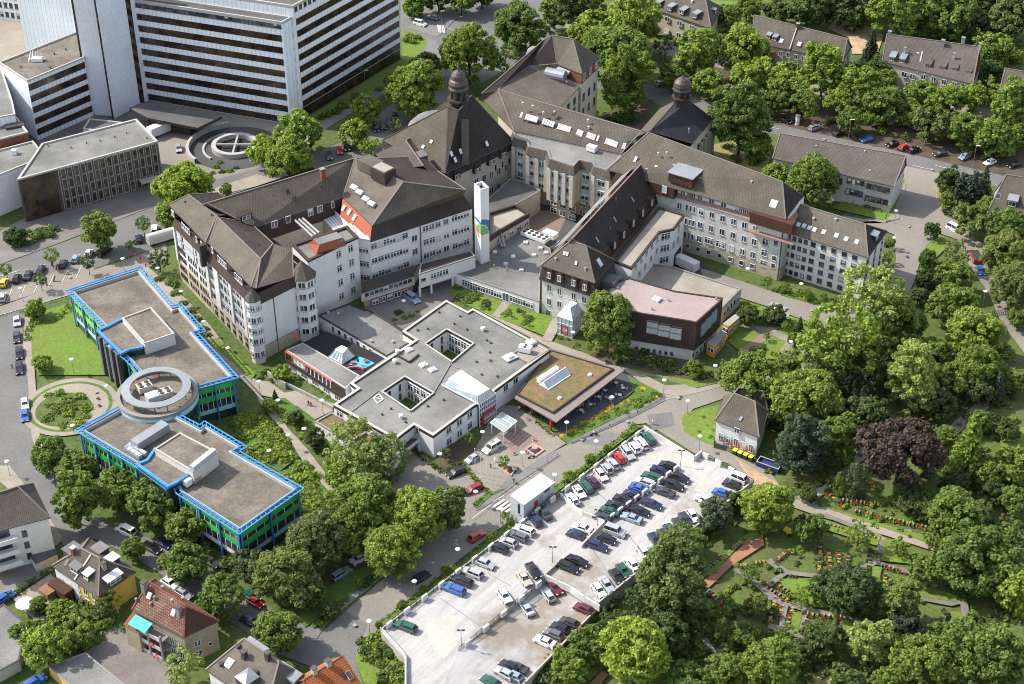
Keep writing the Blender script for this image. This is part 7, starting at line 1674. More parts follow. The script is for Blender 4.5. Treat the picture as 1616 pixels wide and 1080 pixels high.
c=G(1214,733,1);c.z=0;d=(G(1226,738,0)-G(1198,728,0)).normalized();nn=V3((-d.y,d.x,0));e=empty('skip_container',c,'dark blue open skip container at the corner behind the parking deck','skip');m=MB();q=ccw([c-d*2.6-nn*1.1,c+d*2.6-nn*1.1,c+d*2.6+nn*1.1,c-d*2.6+nn*1.1]);m.prism(q,.2,1.5,0,top=False);m.sheet([[p+V3((0,0,.9))for p in q]]);m.build('bin',M['navy'],e);ring(e,q,.12,1.35,1.55,'copinglight','rim',.03)
e=empty('apartment_house',G(10,860,0),'white apartment house with balconies and a brown roof at the left picture edge','house')
Pz=11.0;pa,pb=G(20,832,Pz),G(79,817,Pz);pc=G(52,763,Pz);pd=G(-30,785,Pz);pe=G(-40,850,Pz)
Pg=[V3((p.x,p.y,0))for p in(pa,pb,pc,pd,pe)];m=MB();m.prism(inset(ccw(Pg),.3),0,Pz,0,top=False);m.build('wall',M['render'],e)
g1=G(28,768,15.2);g0=G(-40,790,15.2)
sloped(e,[[pa,pb,g1],[pb,pc,g1],[pe,pa,g1,g0],[pd,g0,g1,pc]],'tile_brown','ridge')
winz(e,Pg[0],Pg[1],.22,.3,1,[8.4,5.4,2.4],.8,1.4,'d1',0,out=-.3)
A0,u,n,x=wall_frame(Pg[0],Pg[4])
for z in(2.6,5.6,8.6):
 m=MB();m.obox(A0+u*(3.0 if(Pg[4]-A0).dot(u)>0 else-3.0)+n*.9+V3((0,0,z)),u,n,UZ,3.2,1.0,.12);m.obox(A0+u*(3.0 if(Pg[4]-A0).dot(u)>0 else-3.0)+n*1.85+V3((0,0,z+.5)),u,n,UZ,3.2,.06,.5);m.build('balcony',M['render'],e)
 m=MB();m.obox(A0+u*(3.0 if(Pg[4]-A0).dot(u)>0 else-3.0)-n*.25+V3((0,0,z+1.3)),u,n,UZ,2.2,.06,1.1);m.build('balcony_door',M['glass'],e)
P=GL([(46,874),(87,862),(91,877),(57,898)],2.6);P=GL([(46.5,875),(86,862),(90,874),(56,890)],2.6);e=flat('garage','small grey roofed garage leaning on the white apartment house','garage',P,2.6,0,'offwhite','felt_dark','gutter',.12,.15)
ZY=6.0
ya,yb,yc,yd=G(82,893,ZY),G(155,942,ZY),G(215,902,ZY),G(140,850,ZY)
e=empty('double_house',base_of([ya,yb,yc,yd]),'brown roofed double house, its right half painted yellow, with white dormers','house')
Pg=[V3((p.x,p.y,0))for p in(ya,yb,yc,yd)];W=inset(ccw(Pg),.35)
m=MB();m.prism(W,0,ZY,0,top=False);m.build('wall',M['yellowwall'],e)
Wg=[min(W,key=lambda t:(t-p).length)for p in Pg]
dY=(Wg[1]-Wg[0]);m=MB();A0,u,n,x=wall_frame(Wg[0],Wg[1]);
q0,q1=Wg[0],Wg[0]+dY*.52;m.obox((q0+q1)/2+n*.03+V3((0,0,3)),u,n,UZ,(q1-q0).length/2,.04,3.0);m.build('white_wall_half',M['render'],e)
ra,rb=G(139,851,0),0
apx0,apx1=G(135,872,10.4),G(157,880,10.2);
r_a=G(112,868,9.6)
R0_,R1_=G(128,866,10.2),G(157,881,10.2)
sloped(e,[[ya,yb,R1_,R0_],[yb,yc,R1_],[yc,yd,R0_,R1_],[yd,ya,R0_]],'tile_brown','ridge')
f0=[ya,yb,R1_];f1=[yb,yc,R1_]
dormer(e,f0,[(117,904)],2.6,1.2,'felt','gutter','w2');dormer(e,f0,[(136.5,915)],1.6,1.3,'white','gutter','w2');dormer(e,f1,[(183,920)],3.6,1.3,'white','gutter','t2')
f2=[yc,yd,R0_]
for p,w_,z_ in(((156,866),2.6,8.2),((174.5,882),2.0,8.2),((114,866),2.6,8.0)):
 c=G(p[0],p[1],z_);m=MB();dx=dY.normalized();nn=V3((-dx.y,dx.x,0));m.obox(c-V3((0,0,.6)),dx,nn,UZ,w_/2,1.4,.7,0);m.obox(c+V3((0,0,.15)),dx,nn,UZ,w_/2+.2,1.6,.08,1);m.build('dormer',[M['gutter'],M['white' if w_<2.5 else 'felt']],e)
chimney(e,f0,[(117,874)],.9,1.6,'brick','copinglight');chimney(e,f1,[(164,897)],.8,1.4,'coping','gutter');skylights(e,f0,[(106,888)],.7,1.3,'felt')
a,b_=onplane(f0[0],newell(f0),144,876),onplane(f0[0],newell(f0),118,916);m=MB();m.bar(a+V3((0,0,.1)),b_+V3((0,0,.1)),.35,.3);m.build('roof_seam',M['copinglight'],e)
winz(e,Wg[0],Wg[1],.12,.88,5,[4.3,1.6],1.1,1.4,'w2',.1);winz(e,Wg[1],Wg[2],.2,.3,1,[3.6],1.2,1.4,'w2',0)
m=MB();m.obox(Wg[0]+dY*.2+n*1.2+V3((0,0,1.5)),u,n,UZ,2.6,1.2,1.5);m.build('brown_bay',M['tile_maroon'],e)
c=Wg[0]+dY*.06+n*3;m=MB();m.obox(c+V3((0,0,1.9)),u,n,UZ,1.5,1.3,.5);m.build('terrace_rail',M['wood'],e)
ZH2=7.6
ea,eb,ec=G(208,962,ZH2),G(290,1006,ZH2),G(346,980,ZH2);ed=G(244,914,ZH2)
e=empty('balcony_house',base_of([ea,eb,ec,ed]),'house with a weathered red tile roof, stacked rear balconies and a turquoise awning','house')
Pg=[V3((p.x,p.y,0))for p in(ea,eb,ec,ed)];W=inset(ccw(Pg),.35);Wg=[min(W,key=lambda t:(t-p).length)for p in Pg]
m=MB();m.prism(W,0,5.2,0,top=False);m.build('wall',M['tanwall'],e);m=MB();m.prism(inset(ccw(Pg),.2),5.2,ZH2,0,top=False);m.build('upper_wall',M['tanwall'],e)
R0_,R1_=G(236,919,12.2),G(292,956,12.0)
M['tile_redold']=surf('tile_redold',(.225,.11,.075),.9,.45,.5,1.8,c2=(.30,.19,.15),spec=.15,bump=.6,tex=('brick',.5,.5,.45,.12,.7))
lowa,lowb=G(192,953,6.2),0
sloped(e,[[ea,eb,R1_,R0_],[eb,ec,R1_],[ec,ed,R0_,R1_],[ed,ea,R0_]],['tile_redold','tile_maroon','tile_red','tile_redold'],'tile_red')
f0=[ea,eb,R1_];chimney(e,f0,[(228,930),(283,969)],.9,1.8,'coping','gutter');skylights(e,f0,[(236,940),(274,967)],.8,1.1,'glasspale','copinglight');pots(e,f0,[(215,948),(244,945),(238,955)],.2,.5,'coping');pots(e,[ec,ed,R0_],[(257,929),(289,947),(272,950)],.25,.6,'metal')
A0,u,n,x=wall_frame(Wg[0],Wg[1]);L=(Wg[1]-Wg[0]).length
if(Wg[1]-A0).dot(u)<0:u=-u
for k,z in enumerate((.15,2.75,5.2)):
 m=MB();m.obox(A0+u*L*.42+n*1.1+V3((0,0,z)),u,n,UZ,L*.26,1.2,.1,0);m.obox(A0+u*L*.42+n*2.25+V3((0,0,z+.55)),u,n,UZ,L*.26,.06,.45,1);m.build('balcony',[M['coping'],M['offwhite']],e)
for f in(.17,.42,.67):m=MB();m.obox(A0+u*L*f+n*2.2+V3((0,0,3.4)),u,n,UZ,.2,.2,3.4);m.build('balcony_pillar',M['coping'],e)
m=MB();c=A0+u*L*.28+n*1.0+V3((0,0,7.7));m.face([c-u*2.2,c+u*2.2,c+u*2.2+n*2.2-V3((0,0,.7)),c-u*2.2+n*2.2-V3((0,0,.7))]);m.face([c-u*2.2+V3((0,0,.05)),c-u*2.2+n*2.2-V3((0,0,.65)),c+u*2.2+n*2.2-V3((0,0,.65)),c+u*2.2+V3((0,0,.05))]);m.build('awning',M['teal'],e)
m=MB();r_=random.Random(5);leaf_cloud(m,r_,A0+u*L*.5+n*2.3+V3((0,0,3.8)),.6,40,.12);leaf_cloud(m,r_,A0+u*L*.55+n*2.3+V3((0,0,1.2)),.9,50,.12);m.build('balcony_flowers',LEAF['fred'],e)
winz(e,Wg[0],Wg[1],.2,.9,5,[1.6,4.2,6.6],1.0,1.5,'w2',.1);winz(e,Wg[1],Wg[2],.3,.4,1,[4.2,1.6],1.2,1.3,'w2',0);winz(e,Wg[1],Wg[2],.7,.75,1,[2.6],.6,.8,'w1',0)
m=MB();c=Wg[0]+u*1.6-n*0;m.obox(c+n*1.2+V3((0,0,2.8)),u,n,UZ,1.8,1.5,2.8,0);m.face([c+n*2.9-u*2.0+V3((0,0,5.6)),c+n*2.9+u*2.0+V3((0,0,5.6)),c+u*2.0-n*.2+V3((0,0,6.9)),c-u*2.0-n*.2+V3((0,0,6.9))],1);m.build('side_bay',[M['tanwall'],M['tile_red']],e)
E4=[(325,1057),(420,1120),(484,1068),(386,1008)]
e,F,E_=hiphouse('corner_house','pale brown roofed house at the bottom edge, left of the orange roof',E4,7.0,[(385,1008),(440,1045)],11.2,'render','tile_pale')
skylights(e,F[0],[(362,1047)],1.4,1.6,'white','copinglight');chimney(e,F[0],[(386,1038),(423,1040)],.9,1.6,'copper','gutter');pots(e,F[0],[(349,1050),(376,1022),(404,1063)],.35,.5,'darkmetal')
c=G(390,1068,10);m=MB();m.obox(c-V3((0,0,.8)),V3((.8,-.6,0)),V3((.6,.8,0)),UZ,1.6,1.4,.8,0);m.lathe(c,[(2.3,0),(.2,.8)],4,1,sm=False);m.build('dormer',[M['gutter'],M['zinc']],e)
for p in((403,1022),(455,1062)):c=G(p[0],p[1],8.6);m=MB();m.obox(c,(G(430,1035,8)-G(395,1012,8)).normalized(),V3((.5,.8,0)).normalized(),UZ,2.6,1.3,.3);m.build('dormer',M['zinc'],e)
E5=[(470,1085),(575,1130),(572,1080),(541,1034)]
R=[G(541,1034,9),G(470,1078,9)]
oz=9.5
a,b_,c_,d_=G(541,1035,oz),G(478,1074,oz),G(571,1083,6.2),G(500,1130,6.2)
e=empty('orange_roof_house',G(520,1085,0),'house with a bright orange tile roof cut by the bottom picture edge','house')
bk=V3((b_.x-6,b_.y+3,6.0));
sloped(e,[[a,b_,d_,c_]],'tile_orange','tile_orange');Pg=[V3((p.x,p.y,0))for p in(a,b_,d_,c_)];m=MB();m.prism(inset(ccw(Pg),.4),0,6.0,0);m.build('wall',M['cream'],e)
b2=[G(541,1035,oz),G(478,1074,oz),G(452,1080,6.2),G(520,1041,6.2)];f=[b2[1],b2[0],b2[3],b2[2]];sloped(e,[f],'tile_orange','tile_orange',caps=False)
ff=[a,b_,d_];skylights(e,ff,[(551,1066)],.8,1.5,'glassdark','copinglight');chimney(e,ff,[(518,1050),(496,1062)],.9,1.2,'copinglight','gutter');skylights(e,ff,[(542,1067)],.5,.6,'glassdark')
P=GL([(-40,975),(6,953),(42,985),(30,1042),(-40,1080)],2.8);flat('garage_row','flat grey garage roof in the bottom left corner','garage',P,2.8,0,'cream','felt','gutter',.15,.3)
P=GL([(78,1052),(140,1030),(205,1085),(110,1110)],2.8);e=flat('garage_row','flat grey garage with a yellow wall at the bottom edge, below the pale garden tree','garage',GL([(76,1050),(135,1030),(215,1095),(150,1120)],2.8),2.8,0,'yellowwall','felt','coping',.15,.3)
c=G(42,965,0);e=empty('parasol',c,'open white parasol in the yellow house garden','parasol');m=MB();m.cyl(c,c+V3((0,0,2.7)),.05,.05,6);m.build('pole',M['metal'],e);m=MB();m.lathe(c+V3((0,0,2.2)),[(1.9,0),(1.0,.38),(.05,.65)],8,sm=False);m.lathe(c+V3((0,0,2.15)),[(1.9,.04),(1.0,.36),(.05,.6)],8,sm=False);m.build('canopy',M['white'],e)
# ================================================================ cars
GD='cars parked on the parking deck';GSt='cars parked along the streets'
ORD=('first','second','third','fourth','fifth','sixth','seventh','eighth','ninth','tenth','eleventh','twelfth','thirteenth')
CN={'charcoal':'dark grey','navy':'dark blue','crimson':'dark red','wine':'black red','lightblue':'pale blue','cream':'cream','beige':'beige'}
def row(cars,d,z,where,group,flip=()):
 for i,(x,y,col,kind)in enumerate(cars):
  s=-1 if i in flip else 1
  car(x,y,d[0]*s,d[1]*s,col,kind,'%s %s, %s %s'%(CN.get(col,col),{'mini':'small car'}.get(kind,kind),ORD[i],where),z,group)
row([(1023.5,691,'green','estate'),(1012.5,699,'white','estate'),(1001.5,706.5,'white','hatchback'),(990.5,714.5,'silver','estate'),(977.5,722.5,'red','hatchback'),(967.5,732,'silver','hatchback'),(958,739.5,'silver','mini'),(948.5,749,'cream','hatchback'),(936,760,'purple','hatchback'),(925,767.5,'green','estate'),(914,776,'white','hatchback'),(903.5,788,'white','hatchback')],(-8,-10),DZ,'from the north corner in the row along the deck railing',GD,(3,7,10))
row([(859,809,'charcoal','sedan'),(845,820.5,'navy','hatchback')],(-8,-10),DZ,'from the white kiosk wall',GD)
row([(826.7,836,'white','estate'),(816.8,846,'grey','estate'),(802,855.5,'silver','hatchback'),(788,864.5,'black','hatchback'),(766,889,'silver','hatchback'),(745,903.5,'silver','estate'),(729,916,'black','estate'),(717,929.5,'blue','estate'),(640,988,'green','estate')],(-10,-4),DZ,'below the kiosk in the row along the street railing',GD,(4,))
row([(1054,734.5,'black','hatchback'),(1043,743,'navy','sedan'),(1029,752,'green','estate'),(1018,761,'silver','estate'),(1009,771,'blue','sedan'),(997,780,'navy','hatchback'),(984,787.5,'black','sedan'),(972,797.5,'black','sedan'),(962,806.5,'green','sedan'),(951,816,'charcoal','hatchback')],(-10,-3.6),DZ,'from the north in the street side half of the double row',GD,(1,4))
row([(1074,754,'black','hatchback'),(1063,765,'black','estate'),(1049,776,'charcoal','sedan'),(1029,795,'navy','sedan'),(1010,806,'black','sedan'),(997,817,'lightblue','sedan'),(970.5,838,'silver','van'),(958,850,'black','hatchback'),(943,861,'navy','estate')],(10,3.6),DZ,'from the north in the cemetery side half of the double row',GD,(2,5))
row([(919,833,'white','sedan'),(909,843,'navy','hatchback')],(-10,-3.6),DZ,'from the curved ramp parapet, facing the kiosk',GD)
row([(1162,753.5,'white','van'),(1155,764,'black','hatchback'),(1137,777,'blue','mini'),(1111,788,'white','hatchback')],(-10,-4),DZ,'from the north east corner of the parking deck',GD)
row([(1093,814,'white','hatchback'),(1083,820,'charcoal','sedan'),(1072,827.5,'charcoal','hatchback'),(1058,836,'navy','hatchback'),(1047,844,'charcoal','mini'),(1034,851,'navy','hatchback'),(1017,872.5,'white','estate'),(998,889.5,'white','sedan'),(984,900,'green','hatchback'),(973,909,'black','hatchback'),(957,922,'silver','sedan'),(945,931,'white','hatchback')],(8,11),DZ,'from the north in the row along the cemetery edge',GD,(3,7))
row([(912,885,'black','sedan'),(897,894.5,'black','estate')],(10,4),DZ,'of the pair at the ramp head',GD)
row([(842,900,'black','sedan'),(827,912,'beige','sedan'),(796,940,'white','hatchback')],(8,11),DZ,'along the dark railing above the lower deck',GD)
row([(875.5,926,'wine','sedan'),(865,939,'silver','hatchback'),(831,960,'silver','sedan')],(8,11),2.0,'from the dark opening on the lower deck',GD,(1,2))
row([(921,960,'wine','hatchback'),(898,982,'charcoal','hatchback'),(884,990.5,'black','hatchback'),(874,1000.5,'grey','hatchback'),(860,1012,'white','sedan'),(816,1053,'charcoal','sedan'),(809,1066,'lightblue','hatchback')],(-10,-4.4),2.0,'from the north along the shrub edge of the lower deck',GD)
row([(803,1051,'black','hatchback'),(796,1062,'silver','hatchback'),(774,1075,'green','hatchback')],(-9,-5),2.4,'by the pale turning lane at the south end of the deck',GD)
def c1(x,y,d,col,kind,label,z=.05,g=GSt,**k):return car(x,y,d[0],d[1],col,kind,label,z,g,**k)
S1=(1,-.62)
c1(751.5,846,S1,'red','hatchback','red hatchback driving on the tree shaded street below the kiosk',name='driving_car');c1(665,910,S1,'charcoal','hatchback','dark grey hatchback driving in tree shade beside the deck railing',name='driving_car')
c1(568,880,S1,'white','sedan','white sedan half hidden under the yellowish street trees');c1(538,905,S1,'lightblue','estate','pale blue estate under the olive trees left of the deck street')
c1(719.5,745.5,(-1,.4),'black','estate','black estate parked beside the hedge in the drive court');c1(746,772,(-1,.42),'crimson','estate','dark red estate parked in the drive court below the black estate')
c1(745.5,724,(-1,.55),'silver','mini','small rounded silver car parked on the entrance plaza');c1(776.5,706.5,(-1,.6),'cream','van','cream taxi van parked on the entrance plaza beside the lamp')
c1(650.5,471,(1,.75),'lightblue','van','pale blue van parked in the yard below the black roofed annex')
for i,(x,y,col,kind)in enumerate([(6,446,'yellow','hatchback'),(26,439,'black','hatchback'),(44,434,'charcoal','sedan'),(64,425,'navy','hatchback'),(99,416,'black','hatchback'),(119,408,'lightblue','hatchback')]):
 c1(x,y,(.45,-1),col,kind,'%s %s, %s from the left in the slanted street row'%(CN.get(col,col),kind,ORD[i]))
c1(4,469,(.2,-1),'silver','hatchback','silver hatchback in the bay below the yellow hatchback');c1(140,399,(.5,-1),'white','mini','small white car partly under the round street tree');c1(164,397,(1,-.75),'black','van','long black van parked under the round street tree')
c1(219,376,(-.1,-1),'navy','hatchback','dark blue hatchback beside the white lorry in the street');c1(244,363,(0,-1),'white','van','white van parked before the cream hospital wing corner')
c1(282,234,(.15,1),'silver','hatchback','silver hatchback standing in the sunny office court')
for x,y,col,k,l in((27,507,'silver','hatchback','silver hatchback at the top of the side street kerb'),(26,532,'charcoal','sedan','dark grey sedan beside the lawn in the side street'),(30,557.5,'black','estate','black estate, upper of two beside the yellowish lawn shrub'),(30,581,'black','estate','black estate, lower of two beside the yellowish lawn shrub'),(39.5,637,'white','hatchback','white hatchback parked at the round garden kerb'),(39,656,'blue','hatchback','bright blue hatchback parked at the round garden kerb')):c1(x,y,(.05,1),col,k,l)
for x,y,d,col,k,l in((536,237,(.2,1),'red','hatchback','red hatchback behind the long brown roof'),(546,231,(.4,1),'black','estate','black estate right of the red hatchback behind the roof'),(520,246,(.2,1),'black','hatchback','black hatchback left of the red hatchback behind the roof'),(594,202,(.2,1),'charcoal','hatchback','dark grey hatchback, leftmost of four in tower shade'),(605,198,(.2,1),'black','hatchback','black hatchback, second of four in tower shade'),(615,191,(.2,1),'navy','hatchback','dark blue hatchback, third of four in tower shade'),(624,184,(.2,1),'charcoal','hatchback','dark grey hatchback, rightmost of four in tower shade'),(651,17,(-1,-.3),'silver','sedan','silver sedan waiting at the junction beside the tower'),(684,27,(-1,-.3),'silver','estate','silver estate waiting nearer the crossing stripes'),(663,37,(1,.3),'white','van','white van at the junction beside the striped tower'),(1286,201,(1,-.35),'silver','estate','silver estate parked beside the avenue verge'),(1239,190,(1,.3),'black','hatchback','black hatchback beside the white advertising column'),(1324,210,(1,-.3),'black','hatchback','black hatchback right of the silver estate on the verge'),(1368,220,(-1,.2),'blue','hatchback','blue hatchback parked alone beside the grey roofed block'),(1408,227,(-1,.3),'black','hatchback','black hatchback left of the red avenue car'),(1426,232,(1,-.6),'red','hatchback','red hatchback parked between two black cars on the avenue'),(1442,236,(1,-.4),'black','sedan','black sedan right of the red avenue car'),(1483,242,(-1,.2),'charcoal','hatchback','dark grey hatchback between red and pale blue avenue cars'),(1522,247,(-1,.5),'lightblue','hatchback','pale blue hatchback on the avenue verge'),(1562,256,(-1,.4),'white','hatchback','white hatchback on the avenue verge near the right edge'),(1600,260,(-1,.3),'black','hatchback','black hatchback on the avenue verge at the right edge'),(1333,173,(1,-.4),'lightblue','hatchback','pale blue hatchback glimpsed between the avenue trees'),(1441,196,(1,-.3),'lightblue','hatchback','pale blue hatchback in shade under the avenue trees'),(1452,201,(1,-.3),'white','hatchback','white hatchback in shade under the avenue trees'),(1043,131,(1,-.2),'silver','hatchback','silver hatchback in sun left of the chapel turret'),(1507,361,(1,.5),'white','van','white van at the lane fork beside the round trees'),(1548,427,(.35,1),'blue','hatchback','dark blue car behind the red trailer on the shaded drive'),(1227,484,(1,.3),'silver','sedan','silver sedan on the service road below the white end block'),(199,837,(-1,-.5),'white','van','white van with red doors under the street trees'),(239,864,(1,.55),'black','sedan','black sedan between the street trees above the yellow house'),(257,857,(1,.5),'navy','hatchback','dark blue hatchback behind the black sedan under the trees'),(332,886,(1,.6),'charcoal','estate','dark grey estate in deep shade beside the green office'),(397,941,(1,.6),'green','hatchback','dark green hatchback at the kerb above the red car'),(403,951,(1,.6),'red','mini','small red car mostly hidden by the olive tree'),(395,981,(1,.5),'black','sedan','black sedan at the kerb behind the red roofed house'),(7,943,(1,-.6),'blue','estate','blue estate in the yard at the left picture edge'),(54,1076,(1,-.6),'blue','estate','blue estate cut by the bottom left picture edge'),(268,920,(1,.6),'white','hatchback','white car behind the red roofed house, nearer its ridge'),(290,937,(1,.6),'silver','hatchback','silver car behind the red roofed house under the tree')):c1(x,y,d,col,k,l)
def boxthing(name,label,cat,x,y,d,hx,hy,z0,z1,mat,roofround=False,top=None):
 c=G(x,y,.8);c.z=0;v=G(x+d[0],y+d[1],.8)-G(x,y,.8);v.z=0;v.normalize();s=V3((-v.y,v.x,0));e=empty(name,c,label,cat);m=MB();Z=UZ
 m.obox(c+Z*(z0+z1)/2,v,s,Z,hx,hy,(z1-z0)/2)
 if roofround:m.cyl(c-v*hx+Z*(z1-.2),c+v*hx+Z*(z1-.2),hy*.98,hy*.98,16)
 m.build('body',M[mat],e)
 if top:m=MB();m.obox(c+Z*(z1+.05),v,s,Z,hx*.98,hy*.95,.06);m.build('load',M[top],e)
 for sx in(-.7,.7):
  for sy in(-1,1):m=MB();p=c+v*(hx*sx)+s*(sy*hy*.9)+Z*.4;m.cyl(p-s*.14,p+s*.14,.4,.4,12);m.build('wheel',M['tyre'],e)
 return e
boxthing('site_trailer','white round roofed trailer standing on the rails beside the cream wing','trailer',257,377,(1,-.3),4.2,1.2,.7,2.4,'offwhite',True)
boxthing('open_trailer','red open trailer on the shaded drive beside the orange fence','trailer',1540,407,(.4,1),2.6,1.1,.6,1.5,'red',False,'darkmetal')
boxthing('delivery_truck','white delivery truck in the dark yard behind the garage block','truck',1084,420,(1,.45),3.2,1.15,.6,3.0,'white')
